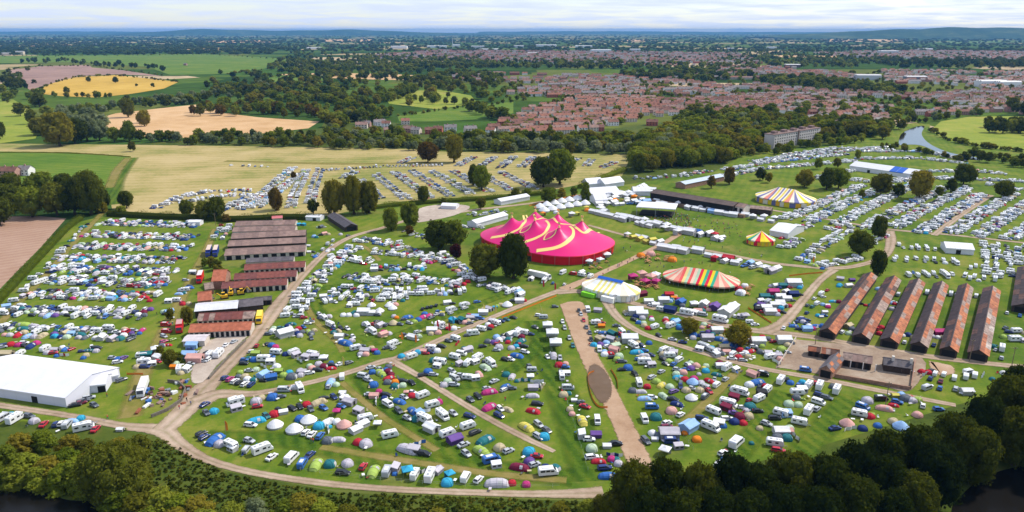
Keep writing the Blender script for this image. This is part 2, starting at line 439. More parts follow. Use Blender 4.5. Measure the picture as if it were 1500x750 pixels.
# near and middle fields
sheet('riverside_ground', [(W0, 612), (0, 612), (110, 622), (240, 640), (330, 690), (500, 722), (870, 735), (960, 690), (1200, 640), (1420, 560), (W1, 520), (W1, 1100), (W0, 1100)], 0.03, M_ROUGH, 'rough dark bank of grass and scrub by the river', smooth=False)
sheet('camping_grass', [(-240, 616), (-230, 540), (0, 446), (112, 326), (166, 313), (330, 318), (470, 322), (560, 303), (760, 292), (905, 272), (1045, 252), (1090, 224), (1290, 208), (1400, 232), (1500, 262), (1720, 330), (1740, 560), (1420, 588), (1180, 660), (960, 712), (872, 728), (700, 726), (480, 716), (340, 690), (262, 652), (238, 630), (100, 618)], 0.06, M_GRASS, 'mown green grass of the camping fields', smooth=False)
sheet('ploughed_field', [(W0, 318), (60, 317), (97, 320), (60, 362), (5, 418), (-40, 466), (W0, 560)], 0.06, M_SOIL, 'pinkish brown ploughed field behind the left hedge', smooth=False)
sheet('bright_green_field', [(W0, 224), (0, 222), (110, 224), (192, 229), (176, 246), (160, 270), (160, 300), (60, 290), (W0, 285)], 0.09, M_FIELD, 'bright green pasture beyond the dark wood', smooth=False)
sheet('hay_field', [(W0, 208), (180, 212), (420, 214), (640, 218), (925, 226), (912, 258), (780, 284), (560, 300), (470, 318), (200, 314), (164, 306), (160, 280), (178, 246), (192, 230), (100, 223), (W0, 223)], 0.06, M_STRAW, 'pale mown hay field with the far car park', smooth=False)
sheet('stubble_field', [(112, 182), (170, 166), (250, 157), (300, 152), (330, 166), (380, 172), (468, 178), (452, 188), (380, 196), (250, 203), (170, 196)], 0.10, M_STUB, 'orange stubble field ringed by trees', smooth=False)
sheet('barley_field', [(46, 136), (80, 120), (112, 113), (170, 110), (262, 120), (240, 130), (190, 138), (140, 143), (90, 141)], 0.3, M_GOLD, 'golden barley field on the left', smooth=False)
sheet('bare_soil_field', [(12, 103), (60, 97), (130, 95), (135, 99), (180, 103), (240, 112), (170, 109), (110, 112), (70, 124), (44, 132), (28, 122)], 0.35, M_MAUVE, 'mauve bare soil field above the barley', smooth=False)
sheet('upper_green_field', [(W0, 84), (0, 82), (150, 81), (300, 79), (420, 86), (410, 98), (330, 108), (250, 110), (215, 98), (120, 91), (40, 92), (W0, 96)], 0.4, M_FIELD, 'long green field far on the left', smooth=False)
sheet('small_green_field', [(382, 116), (420, 110), (486, 110), (484, 121), (440, 123), (388, 121)], 0.3, M_FIELD, 'small bright green field left of centre', smooth=False)
sheet('left_meadow', [(W0, 142), (20, 146), (45, 162), (60, 186), (52, 203), (0, 210), (W0, 212)], 0.12, M_MEADOW, 'pale green meadow at the left edge', smooth=False)
sheet('park_meadow', [(560, 136), (640, 131), (690, 140), (700, 152), (640, 160), (570, 152)], 0.15, M_MEADOW, 'yellowish park meadow among trees', smooth=False)
sheet('park_lawn', [(582, 170), (620, 163), (690, 155), (752, 149), (752, 166), (715, 174), (640, 178), (585, 178)], 0.14, M_FIELD, 'bright green park lawn behind the houses', smooth=False)
sheet('tan_field', [(405, 109), (470, 107), (560, 108), (640, 112), (630, 118), (560, 117), (440, 113)], 0.3, M_STUB, 'long tan field left of the town', smooth=False)
sheet('river_meadow', [(1362, 192), (1378, 178), (1420, 171), (1500, 170), (W1, 168), (W1, 228), (1500, 222), (1440, 216), (1392, 206)], 0.12, M_MEADOW, 'pale round meadow inside the river bend', smooth=False)
for k, q in enumerate([[(250, 72), (330, 70), (350, 73), (270, 75)], [(300, 60), (380, 59), (400, 62), (310, 63)], [(470, 58), (545, 58), (548, 61), (470, 61)], [(1200, 57), (1330, 58), (1320, 61), (1210, 61)], [(1360, 62), (1460, 59), (1500, 61), (1400, 64)], [(1130, 81), (1230, 82), (1225, 85), (1128, 84)], [(900, 59), (950, 58), (950, 61), (905, 61)], [(40, 66), (100, 65), (110, 67), (45, 68)]]):
    sheet('distant_field', q, 1.0, M_STUB if k not in (4,) else M_FIELD, ['tan cornfield strip far left of centre', 'pale cornfield strip under the left hill', 'thin pale field strip in the centre distance', 'pale stubble strips below the right hill', 'bright green field strip below the right hill', 'long tan field beyond the town', 'small pale field on the far plain', 'thin tan field at the far left'][k], smooth=False)

# lush grass lanes and worn lines
strip('grass_lane', [(300, 640), (420, 645), (560, 672), (700, 685), (840, 700)], [8, 9, 10, 10, 9], 0.085, M_GRASS2)
strip('grass_lane', [(520, 545), (560, 590), (620, 640), (720, 690)], [7, 7, 8, 8], 0.09, M_GRASS2)
strip('grass_lane', [(785, 470), (808, 540), (840, 620), (868, 705)], [10, 11, 12, 12], 0.09, M_GRASS2)
strip('grass_lane', [(1150, 575), (1100, 640), (1070, 680)], 8, 0.09, M_GRASS2)
strip('grass_lane', [(1245, 580), (1195, 640), (1160, 680)], 9, 0.09, M_GRASS2)
strip('grass_lane', [(455, 440), (480, 468), (520, 500), (560, 500), (640, 468), (740, 432)], 6, 0.088, M_GRASS2)
strip('grass_lane', [(460, 425), (520, 415), (600, 402), (680, 410)], 6, 0.089, M_GRASS2)
strip('grass_lane', [(700, 555), (640, 570), (600, 560)], 6, 0.091, M_GRASS2)
strip('grass_lane', [(600, 545), (690, 565), (760, 535), (790, 500)], 6, 0.092, M_GRASS2)
strip('worn_lane', [(470, 655), (600, 676), (720, 694), (830, 704)], 3.5, 0.102, M_WEAR)
strip('worn_lane', [(500, 560), (560, 610), (640, 660)], 3, 0.103, M_WEAR)
strip('worn_lane', [(316, 335), (300, 370), (275, 420), (245, 478), (210, 545), (190, 612)], [5, 5, 6, 6, 7, 8], 0.10, M_WEAR)
strip('worn_lane', [(150, 312), (112, 352), (70, 400), (20, 452), (-40, 520)], 4.5, 0.10, M_WEAR)
strip('worn_lane', [(1082, 540), (1060, 565), (1020, 603), (975, 645)], 4, 0.10, M_WEAR)
strip('worn_lane', [(445, 440), (462, 470), (492, 500), (502, 516)], 3, 0.10, M_WEAR)
strip('worn_lane', [(520, 352), (540, 366), (556, 382)], 3, 0.10, M_WEAR)
strip('worn_lane', [(427, 300), (432, 280), (446, 250)], 7, 0.10, M_WEAR)
strip('field_margin', [(196, 231), (180, 250), (168, 272), (164, 300)], [10, 12, 14, 16], 0.12, M_GRASS2)
strip('field_margin', [(188, 231), (172, 250), (160, 275)], [8, 9, 8], 0.13, M_WEAR)
strip('field_margin', [(330, 236), (500, 240), (640, 238)], 9, 0.12, M_WEAR)
# tracks and roads
strip('gravel_track', [(-150, 570), (0, 594), (100, 609), (180, 624), (235, 630), (262, 650), (300, 672), (360, 690), (450, 705), (560, 716), (700, 722), (800, 724), (884, 722)], [4.4, 4.4, 4.4, 5.5, 9, 6.5, 4.4, 4, 4, 4, 4, 4.5, 8], 0.130, M_TRACK, 'pale gravel track along the river side of the camp')
strip('gravel_road', [(240, 630), (272, 600), (296, 572), (330, 540), (374, 494), (402, 455), (425, 425), (450, 396), (482, 366), (515, 347), (560, 334), (600, 322), (640, 316), (700, 307), (770, 299), (830, 290), (900, 276)], [10, 12, 13, 7.5, 8, 11, 8, 6.5, 6, 6, 6, 6, 8, 7, 6, 6, 6], 0.134, M_TRACK, 'pale gravel road past the sheds')
strip('gravel_road', [(290, 590), (320, 578), (372, 577), (430, 566), (500, 549), (560, 530), (586, 524), (640, 500), (700, 474), (760, 449), (806, 431), (832, 423)], [14, 10, 6, 5, 5, 6, 7, 5.5, 5, 5, 6, 8], 0.138, M_TRACK, 'pinkish gravel road across the middle of the camp')
strip('dirt_track', [(572, 528), (610, 549), (660, 580), (715, 613), (770, 642), (812, 662)], [6, 4, 4, 4, 4, 2.5], 0.142, M_TRACK, 'narrow twin-rut track through the front field')
strip('gravel_road', [(816, 428), (858, 428), (930, 445), (1010, 464), (1075, 480), (1130, 487), (1190, 494), (1270, 508), (1350, 521), (1430, 531), (1500, 538), (1640, 552)], [10, 8, 6, 6, 7, 9, 7, 6, 7, 6, 6, 6], 0.146, M_TRACK, 'gravel road between the marquees and the long sheds')
strip('dirt_track', [(886, 438), (905, 465), (940, 488), (990, 505), (1060, 526), (1120, 541), (1200, 555), (1290, 573), (1400, 594)], [7, 6, 5, 5, 5, 5, 5, 5, 4], 0.150, M_TRACK, 'brown dirt track below the stable yard')
strip('gravel_path', [(826, 424), (870, 405), (925, 380), (975, 355), (1012, 332)], [7, 4.5, 4.5, 4.5, 4], 0.154, M_DIRT, 'straight footpath running between the big tents')
strip('gravel_road', [(1120, 486), (1146, 474), (1172, 445), (1200, 412), (1222, 395)], [10, 8, 6, 5.5, 7], 0.158, M_TRACK, 'gravel road from the sheds towards the upper camping')
strip('gravel_road', [(862, 330), (905, 342), (960, 356), (1040, 368), (1100, 380), (1150, 388), (1220, 393), (1262, 388), (1296, 375), (1305, 354), (1302, 338)], [4, 4.5, 5, 5, 6, 6, 7, 6, 6, 8, 9], 0.162, M_TRACK, 'service road between the arena and the caravans')
strip('gravel_road', [(1040, 292), (1100, 303), (1180, 316), (1250, 328), (1310, 337), (1400, 345), (1500, 356), (1650, 372)], [5, 5, 5, 5, 6, 5, 5, 5], 0.166, M_TRACK, 'pale road across the upper camping field')
strip('gravel_path', [(1368, 345), (1395, 324), (1424, 304), (1452, 286)], 6, 0.170, M_TRACK, 'straight path up through the far caravans')
sheet('dirt_arena', [(818, 446), (838, 441), (858, 446), (866, 480), (876, 515), (900, 560), (925, 610), (950, 660), (960, 690), (930, 700), (912, 670), (895, 625), (870, 570), (850, 530), (836, 495)], 0.174, M_DIRT, 'sandy dirt strip in the middle of the camp', edge=2.0)
sheet('mud_pool', [(862, 534), (873, 531), (886, 541), (896, 558), (898, 578), (890, 592), (878, 593), (868, 578), (858, 556)], 0.200, M_MUD, 'oval brown muddy pool in the dirt strip', edge=1.4)
sheet('paved_yard', [(600, 312), (625, 302), (662, 299), (690, 303), (672, 314), (640, 322), (606, 326)], 0.178, M_YARD, 'pale paved yard behind the round trees', edge=2)
sheet('farm_yard', [(300, 500), (345, 486), (372, 484), (352, 505), (322, 535), (300, 560), (278, 560), (282, 530)], 0.182, M_YARD, 'dusty farm yard below the sheds', edge=2)
sheet('stable_yard', [(1163, 497), (1240, 505), (1352, 525), (1336, 572), (1290, 566), (1224, 553), (1152, 541), (1136, 536)], 0.186, M_YARD2, 'sandy yard of the old stables', edge=1)
sheet('dirt_patch', [(1358, 528), (1395, 536), (1400, 548), (1380, 552), (1362, 543)], 0.190, M_DIRT, edge=2)
sheet('riverside_meadow', [(1230, 212), (1250, 196), (1300, 186), (1340, 180), (1362, 182), (1362, 192), (1392, 206), (1440, 216), (W1, 228), (W1, 262), (1500, 262), (1400, 232), (1290, 210)], 0.10, M_GRASS, 'grassy banks of the river bend', smooth=False)
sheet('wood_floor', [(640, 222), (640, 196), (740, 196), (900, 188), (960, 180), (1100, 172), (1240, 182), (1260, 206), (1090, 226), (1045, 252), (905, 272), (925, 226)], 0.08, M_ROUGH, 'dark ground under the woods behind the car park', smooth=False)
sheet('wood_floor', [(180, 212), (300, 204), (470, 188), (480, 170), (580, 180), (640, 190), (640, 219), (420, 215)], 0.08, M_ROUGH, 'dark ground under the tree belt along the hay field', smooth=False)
# water
M_RIVER = mat('river_water', (0.012, 0.010, 0.008), 0.08, spec=0.5, bump=0.02, scale=0.3)
sheet('river', [(1316, 213), (1320, 197), (1338, 187), (1354, 185), (1350, 197), (1362, 211), (1392, 224), (1436, 232), (1430, 235), (1386, 228), (1348, 213)], 0.25, M_RIVER, 'river bend reflecting the sky beside the round meadow')
M_DARKREFL = mat('dark_river_water', (0.006, 0.005, 0.004), 0.25, spec=0.12)  # dark reflection painted as near-black colour, sky reflection cut down
sheet('river', [(-300, 716), (0, 716), (60, 722), (100, 733), (146, 737), (150, 760), (150, 900), (-300, 900)], 0.16, M_DARKREFL, 'dark river water in the lower left corner')
sheet('river', [(1395, 742), (1420, 715), (1452, 696), (1500, 682), (1700, 640), (1700, 1000), (1380, 1000)], 0.16, M_DARKREFL, 'dark river water in the lower right corner')

# hills on the horizon
def hill(name, label, px0, px1, dist, peak, seed, depth=2500, m=None):
    r = np.random.default_rng(seed)
    n, k = 60, 10
    x0 = (px0 - 750) / F * dist; x1 = (px1 - 750) / F * dist
    v = []; f = []
    ph = r.uniform(0, 6, 5)
    for i in range(n + 1):
        t = i / n
        prof = peak(t) * (1 + 0.05 * math.sin(9 * t * 6 + ph[0]) + 0.03 * math.sin(31 * t + ph[1]))
        for j in range(k + 1):
            s = j / k
            h = prof * math.sin(math.pi * s) ** 0.8
            v.append((x0 + (x1 - x0) * t, dist + depth * s + 200 * math.sin(5 * t + ph[2]), h + (1.5 if 0 < j < k else -2)))
    for i in range(n):
        for j in range(k):
            a = i * (k + 1) + j
            f.append((a, a + k + 1, a + k + 2, a + 1))
    me = bpy.data.meshes.new(name); me.from_pydata(v, [], f); me.materials.append(m); me.update()
    me.polygons.foreach_set('use_smooth', [True] * len(me.polygons))
    if me.polygons[0].normal.z < 0: me.flip_normals()
    return struct(link(name, me), label)
M_WOODED = ground_mat('wooded_hillside', [(0.012, 0.035, 0.012), (0.02, 0.05, 0.015), (0.035, 0.07, 0.02), (0.11, 0.13, 0.04)], (0.0012, 0.006, 0.03))
bumpf = lambda c, w: (lambda t: math.exp(-((t - c) / w) ** 2))
hill('hill', 'long wooded hill on the right horizon', 1150, 1800, 11000, lambda t: 158 * (0.12 + 0.88 * min(1, t / 0.42) ** 0.8) * min(1, (1 - t) / 0.3 + 0.1), 1, 2500, M_WOODED)
hill('hill', 'low blue hill on the left horizon', 120, 760, 19000, lambda t: 30 + 112 * bumpf(0.25, 0.13)(t) + 105 * bumpf(0.57, 0.2)(t) , 2, 4000, M_WOODED)
hill('hill', 'faint low ridge on the centre horizon', 700, 1250, 26000, lambda t: 60 + 30 * bumpf(0.3, 0.3)(t), 3, 5000, M_WOODED)
hill('hill', 'faint ridge at the far left horizon', -250, 260, 26000, lambda t: 60 + 25 * bumpf(0.6, 0.3)(t), 4, 5000, M_WOODED)

# ------------------------------------------------------------------ campers' things: builders return [(part name, MB), ...]
def wheelset(xs, w, r=0.33):
    out = []
    for x in xs:
        for s in (-1, 1):
            m = MB(); m.cyl((x, s * w, r), (x, s * (w - 0.22), r), r, r, M_TYRE, 8); out.append(('wheel', m))
    return out
def rect_ring(x, zb, zt, hw):
    c = 0.10
    return [(x, -hw, zb), (x, hw, zb), (x, hw, zt - c), (x, hw - c, zt), (x, -hw + c, zt), (x, -hw, zt - c)]
def k_car(c, style=0):
    L = (4.0, 4.6, 4.4)[style]; h = L / 2
    p = paint(c); b = MB()
    b.loft([rect_ring(-h, .45, .78, .70), rect_ring(-h + .12, .28, .95, .83), rect_ring(-.9, .28, .98, .87), rect_ring(.75, .28, .97, .87),
            rect_ring(h - .3, .28, .82, .83), rect_ring(h, .40, .62, .72)], p)
    rear = (-h + .08, -h + .12, -h + .75)[style]; rt = (-h + .55, -h + .42, -h + 1.25)[style]
    g = MB()
    bot = [(rear, -.80, .97), (h - 1.05, -.80, .96), (h - 1.05, .80, .96), (rear, .80, .97)]
    top = [(rt, -.62, 1.43), (h - 1.95, -.62, 1.45), (h - 1.95, .62, 1.45), (rt, .62, 1.43)]
    g.loft([bot, top], M_GLASS)
    rf = MB()
    rf.loft([[(rt - .06, -.65, 1.432), (h - 1.9, -.65, 1.452), (h - 1.9, .65, 1.452), (rt - .06, .65, 1.432)],
             [(rt + .05, -.56, 1.50), (h - 2.05, -.56, 1.52), (h - 2.05, .56, 1.52), (rt + .05, .56, 1.50)]], p)
    for (x0, y0, z0), (x1, y1, z1) in zip(bot, top):
        rf.cyl((x0, y0 * 1.012, z0), (x1, y1 * 1.03, z1), .055, .05, p, 4)
    for s in (-1, 1):
        xm = -.25
        rf.cyl((xm, s * .815, .97), (xm - .05, s * .645, 1.44), .05, .045, p, 4)
    out = [('body', b), ('roof', rf), ('window_glass', g)] + wheelset((-h + .78, h - .80), .88)
    for s in (-1, 1):
        m = MB(); m.box(h - .26, h - .06, s * .62 - .13, s * .62 + .13, .62, .76, M_LAMP); out.append(('headlight', m))
    return out
def extrude_profile(m, prof, W, mt, inset=0.05):
    cx = sum(p[0] for p in prof) / len(prof); cz = sum(p[1] for p in prof) / len(prof)
    sh = [(cx + (x - cx) * (1 - inset), cz + (z - cz) * (1 - inset)) for x, z in prof]
    m.loft([[(x, y, z) for x, z in q] for q, y in ((sh, -W / 2), (prof, -W / 2 + .09), (prof, W / 2 - .09), (sh, W / 2))], mt)
def pane(x0, x1, y, z0, z1, t=.03):
    m = MB(); s = 1 if y > 0 else -1
    m.box(x0, x1, min(y, y + s * t), max(y, y + s * t), z0, z1, M_GLASS); return ('window', m)
def k_caravan(c):
    b = MB()
    prof = [(-2.75, .42), (-2.92, 1.25), (-2.72, 2.2), (-2.4, 2.55), (2.1, 2.58), (2.55, 2.25), (2.95, 1.3), (2.82, .42)]
    extrude_profile(b, prof, 2.25, paint(c))
    b.box(-2.72, 2.75, -1.135, 1.135, .62, .80, mat('caravan_stripe', (0.30, 0.32, 0.36), 0.4))
    out = [('body', b)]
    for y in (-1.125, 1.125):
        out += [pane(-2.2, -1.1, y, 1.35, 1.95), pane(.1, 1.1, y, 1.35, 1.95)]
    m = MB(); m.loft([[(2.93, -.85, 1.38), (2.93, .85, 1.38), (2.63, .8, 2.12), (2.63, -.8, 2.12)], [(2.98, -.83, 1.38), (2.98, .83, 1.38), (2.68, .78, 2.10), (2.68, -.78, 2.10)]], M_GLASS); out.append(('window', m))
    for x, s in ((-1.3, .42), (.6, .3), (1.5, .2)):
        m = MB(); m.box(x - s, x + s, -s, s, 2.56, 2.66, M_VENT); out.append(('roof_hatch', m))
    m = MB(); m.cyl((2.7, -.7, .42), (4.05, 0, .42), .05, .05, M_STEEL, 5); m.cyl((2.7, .7, .42), (4.05, 0, .42), .05, .05, M_STEEL, 5); m.cyl((3.8, 0, 0), (3.8, 0, .6), .05, .05, M_STEEL, 5); out.append(('drawbar', m))
    return out + wheelset((-.25,), 1.1, .34)
def k_motorhome(c):
    b = MB()
    prof = [(-3.25, .38), (-3.32, 2.6), (-3.05, 2.86), (1.9, 2.92), (2.55, 2.6), (2.62, 2.15), (2.15, 1.98), (2.88, 1.32), (3.32, 1.12), (3.38, .38)]
    extrude_profile(b, prof, 2.3, paint(c), .03)
    out = [('body', b)]
    m = MB(); m.loft([[(2.16, -.95, 1.96), (2.16, .95, 1.96), (2.86, 1.0, 1.35), (2.86, -1.0, 1.35)], [(2.22, -.93, 1.97), (2.22, .93, 1.97), (2.92, .98, 1.36), (2.92, -.98, 1.36)]], M_GLASS); out.append(('windscreen', m))
    for y in (-1.15, 1.15): out += [pane(-2.6, -1.4, y, 1.5, 2.1), pane(-.2, .9, y, 1.5, 2.1), pane(1.55, 2.2, y, 1.35, 1.8)]
    for x, s in ((-2.2, .35), (-.4, .42), (1.1, .25)):
        m = MB(); m.box(x - s, x + s, -s, s, 2.86, 2.99, M_VENT); out.append(('roof_hatch', m))
    return out + wheelset((-1.9, 2.3), 1.1, .36)
def k_van(c):
    b = MB()
    prof = [(-2.5, .30), (-2.52, 1.7), (-2.3, 1.98), (1.25, 2.0), (2.0, 1.28), (2.45, 1.08), (2.52, .30)]
    extrude_profile(b, prof, 1.95, paint(c), .03)
    out = [('body', b)]
    m = MB(); m.loft([[(1.32, -.78, 1.95), (1.32, .78, 1.95), (1.98, .85, 1.31), (1.98, -.85, 1.31)], [(1.38, -.76, 1.96), (1.38, .76, 1.96), (2.04, .83, 1.32), (2.04, -.83, 1.32)]], M_GLASS); out.append(('windscreen', m))
    for y in (-.975, .975): out += [pane(-2.1, -.9, y, 1.2, 1.72), pane(-.7, .35, y, 1.2, 1.72), pane(.5, 1.35, y, 1.15, 1.62)]
    m = MB(); m.box(-1.6, .3, -.55, .55, 1.985, 2.08, mat('poptop_panel', (0.62, 0.63, 0.64), .4)); out.append(('roof_panel', m))
    return out + wheelset((-1.55, 1.6), .93, .34)
def superell(a, p):
    return (abs(math.cos(a)) ** p + abs(math.sin(a)) ** p) ** (-1 / p)
def k_dome(c):
    R, Hh = 1.75, 1.65; b = MB(); n = 16
    def pt(a, t, k=1.0): 
        rr = R * superell(a, 3.0) * math.cos(t) ** 0.75 * k
        return (rr * math.cos(a), rr * math.sin(a), Hh * math.sin(t) * k)
    ts = [0, .22, .5, .8, 1.1, 1.38, 1.55]
    b.loft([[pt(2 * math.pi * i / n, t) for i in range(n)] for t in ts], fabric(c), cap=True)
    out = [('canopy', b)]
    for a0 in (math.pi / 4, 3 * math.pi / 4):
        m = MB(); pts = [pt(a0, t, 1.015) for t in ts] + [pt(a0 + math.pi, t, 1.015) for t in reversed(ts)]
        for p, q in zip(pts, pts[1:]): m.cyl(p, q, .035, .035, fabric(c, .55), 4)
        out.append(('pole_sleeve', m))
    m = MB(); aa = [-.45, -.15, .15, .45]
    m.loft([[pt(a, t, 1.02) for a in aa] for t in (.02, .4, .8)], fabric('w' if c in 'nkgem' else c, .35), cap=False, closed=False); out.append(('door_flap', m))
    return out
def k_tunnel(c):
    b = MB(); n = 9
    st = [(-3.4, .25, .9), (-2.9, 1.05, 1.4), (-1.7, 1.62, 1.65), (0, 1.78, 1.7), (1.6, 1.7, 1.65), (2.6, 1.2, 1.5), (3.4, .2, 1.05)]
    def sec(x, h, w, k=1.0): return [(x, w * k * math.cos(math.pi * i / (n - 1)), h * k * (math.sin(math.pi * i / (n - 1)) ** .8 if 0 < i < n - 1 else 0)) for i in range(n)]
    b.loft([sec(*s) for s in st], fabric(c), cap=True, closed=False)
    out = [('canopy', b)]
    for s in (st[1], st[3], st[4], st[5]):
        m = MB(); pts = sec(*s, 1.015)
        for p, q in zip(pts, pts[1:]): m.cyl(p, q, .04, .04, fabric(c, .55), 4)
        out.append(('pole_sleeve', m))
    for sgn in (1, -1):
        m = MB(); rows = []
        for x, h, w in ((.35, 1.77, 1.69), (1.35, 1.72, 1.66)):
            s = sec(x, h, w, 1.02); rows.append(s[1:4] if sgn > 0 else s[5:8])
        m.loft(rows, fabric('w', .55) if c not in 'wat' else fabric(c, .55), cap=False, closed=False); out.append(('window_panel', m))
    return out
def k_bell(c):
    b = MB(); n = 20; w = MB()
    ring = lambda r, z, s=0: [((r + s * (i % 2)) * math.cos(2 * math.pi * i / n), (r + s * (i % 2)) * math.sin(2 * math.pi * i / n), z) for i in range(n)]
    w.loft([ring(2.5, 0), ring(2.5, .62)], fabric(c, .92), cap=False)
    b.loft([ring(2.62, .60, -.04), ring(1.85, 1.38, -.04), ring(.95, 2.05, -.03), ring(.06, 2.55)], fabric(c), cap=True)
    t = MB(); t.cyl((0, 0, 2.53), (0, 0, 2.72), .05, .03, M_WOODPOST, 5)
    d = MB(); d.loft([[(2.535, -.35, .02), (2.535, .35, .02)], [(2.535, -.33, .6), (2.535, .33, .6)], [(2.02, -.15, 1.26), (2.02, .15, 1.26)]], fabric('t', .7), cap=False, closed=False)
    return [('canopy', b), ('wall', w), ('pole_tip', t), ('door_flap', d)]
def k_frame(c):
    L, W, wh, rh = 4.4, 3.4, 1.75, 2.55
    w = MB(); w.box(-L / 2, L / 2, -W / 2, W / 2, 0, wh, fabric(c, .93))
    for s in (-1, 1): w.poly([(s * L / 2, -W / 2, wh), (s * L / 2, W / 2, wh), (s * L / 2, 0, rh - .06)], fabric(c, .93))
    r = MB(); o = .18
    for s in (-1, 1):
        r.loft([[(-L / 2 - o, 0, rh), (L / 2 + o, 0, rh)], [(-L / 2 - o, s * W / 4, (wh + rh) / 2 - .10), (L / 2 + o, s * W / 4, (wh + rh) / 2 - .10)], [(-L / 2 - o, s * (W / 2 + o), wh - .1), (L / 2 + o, s * (W / 2 + o), wh - .1)]], fabric(c), cap=False, closed=False)
        r.poly([(-L / 2 - o, s * (W / 2 + o), wh - .1), (L / 2 + o, s * (W / 2 + o), wh - .1), (L / 2 + o, s * (W / 2 + o), wh - .32), (-L / 2 - o, s * (W / 2 + o), wh - .32)], fabric(c, .8))
    out = [('wall', w), ('roof', r)]
    d = MB(); d.box(L / 2, L / 2 + .04, -.55, .55, .02, 1.6, M_DARK); out.append(('doorway', d))
    for y in (-W / 2, W / 2):
        s = 1 if y > 0 else -1
        m = MB(); m.box(-1.4, .2, min(y, y + s * .03), max(y, y + s * .03), .75, 1.35, fabric(c, .6)); out.append(('window', m))
    return out
def k_gazebo(c):
    r = MB(); a = 1.6
    r.loft([[(-a, -a, 2.0), (a, -a, 2.0), (a, a, 2.0), (-a, a, 2.0)], [(-a - .04, -a - .04, 2.25), (a + .04, -a - .04, 2.25), (a + .04, a + .04, 2.25), (-a - .04, a + .04, 2.25)], [(-.7, -.7, 2.72), (.7, -.7, 2.72), (.7, .7, 2.72), (-.7, .7, 2.72)], [(-.03, -.03, 3.2), (.03, -.03, 3.2), (.03, .03, 3.2), (-.03, .03, 3.2)]], fabric(c), cap=False)
    out = [('roof', r)]
    for x in (-1, 1):
        for y in (-1, 1):
            m = MB(); m.cyl((x * 1.5, y * 1.5, 0), (x * 1.5, y * 1.5, 2.1), .035, .035, M_STEEL, 5); out.append(('leg', m))
    m = MB(); m.box(-1.5, 1.5, 1.45, 1.5, .02, 2.0, fabric(c, .9)); out.append(('side_panel', m))
    return out
def k_awning(c):
    w = MB(); L, D = 4.0, 2.6
    w.loft([[(-L / 2, -D / 2, 0), (L / 2, -D / 2, 0), (L / 2, D / 2, 0), (-L / 2, D / 2, 0)], [(-L / 2 + .1, -D / 2 + .25, 1.75), (L / 2 - .1, -D / 2 + .25, 1.75), (L / 2 - .1, D / 2, 2.2), (-L / 2 + .1, D / 2, 2.2)]], fabric(c, .92))
    r = MB(); r.loft([[(-L / 2 - .05, -D / 2 + .1, 1.72), (L / 2 + .05, -D / 2 + .1, 1.72), (L / 2 + .05, D / 2, 2.25), (-L / 2 - .05, D / 2, 2.25)], [(-L / 2 + .1, -D / 2 + .3, 1.86), (L / 2 - .1, -D / 2 + .3, 1.86), (L / 2 - .1, D / 2 - .05, 2.36), (-L / 2 + .1, D / 2 - .05, 2.36)]], fabric(c))
    out = [('wall', w), ('roof', r)]
    for x in (-1.0, 1.0):
        m = MB(); m.loft([[(x - .6, -D / 2 + .08, .7), (x + .6, -D / 2 + .08, .7), (x + .6, -D / 2 + .165, 1.35), (x - .6, -D / 2 + .165, 1.35)], [(x - .6, -D / 2 + .05, .7), (x + .6, -D / 2 + .05, .7), (x + .6, -D / 2 + .13, 1.35), (x - .6, -D / 2 + .13, 1.35)]], M_GLASS); out.append(('window', m))
    return out
KIND = {  # builder, category, object name, noun, half height, clearance radius
    'c': (lambda c: k_car(c, 0), 'car', 'parked_car', 'hatchback car', .7, 1.9), 'e': (lambda c: k_car(c, 1), 'car', 'parked_car', 'estate car', .7, 2.1),
    'x': (lambda c: k_car(c, 2), 'car', 'parked_car', 'saloon car', .7, 2.0), 'v': (k_caravan, 'caravan', 'caravan', 'caravan', 1.3, 2.7),
    'm': (k_motorhome, 'motorhome', 'motorhome', 'motorhome', 1.4, 2.8), 'k': (k_van, 'campervan', 'campervan', 'campervan', 1.0, 2.2),
    'd': (k_dome, 'tent', 'dome_tent', 'dome tent', .7, 1.7), 't': (k_tunnel, 'tent', 'tunnel_tent', 'tunnel tent', .9, 2.4),
    'b': (k_bell, 'tent', 'bell_tent', 'bell tent', 1.2, 2.3), 'f': (k_frame, 'tent', 'frame_tent', 'ridge tent', 1.1, 2.2),
    'g': (k_gazebo, 'gazebo', 'gazebo', 'gazebo', 1.5, 1.7), 'a': (k_awning, 'awning', 'caravan_awning', 'awning', 1.0, 1.8)}
SMOOTH = {'canopy', 'body'}
_parts = {}; _joined = {}
def parts_of(k, c):
    if (k, c) not in _parts:
        cache = []
        for n, mb in KIND[k][0](c): cache.append((n, mb.mesh(f'{KIND[k][2]}_{n}')))
        _parts[(k, c)] = cache
    return _parts[(k, c)]
def joined(k, c):
    if (k, c) not in _joined:
        a = MB()
        for n, mb in KIND[k][0](c): a.add(mb)
        _joined[(k, c)] = a.mesh(KIND[k][2])
    return _joined[(k, c)]

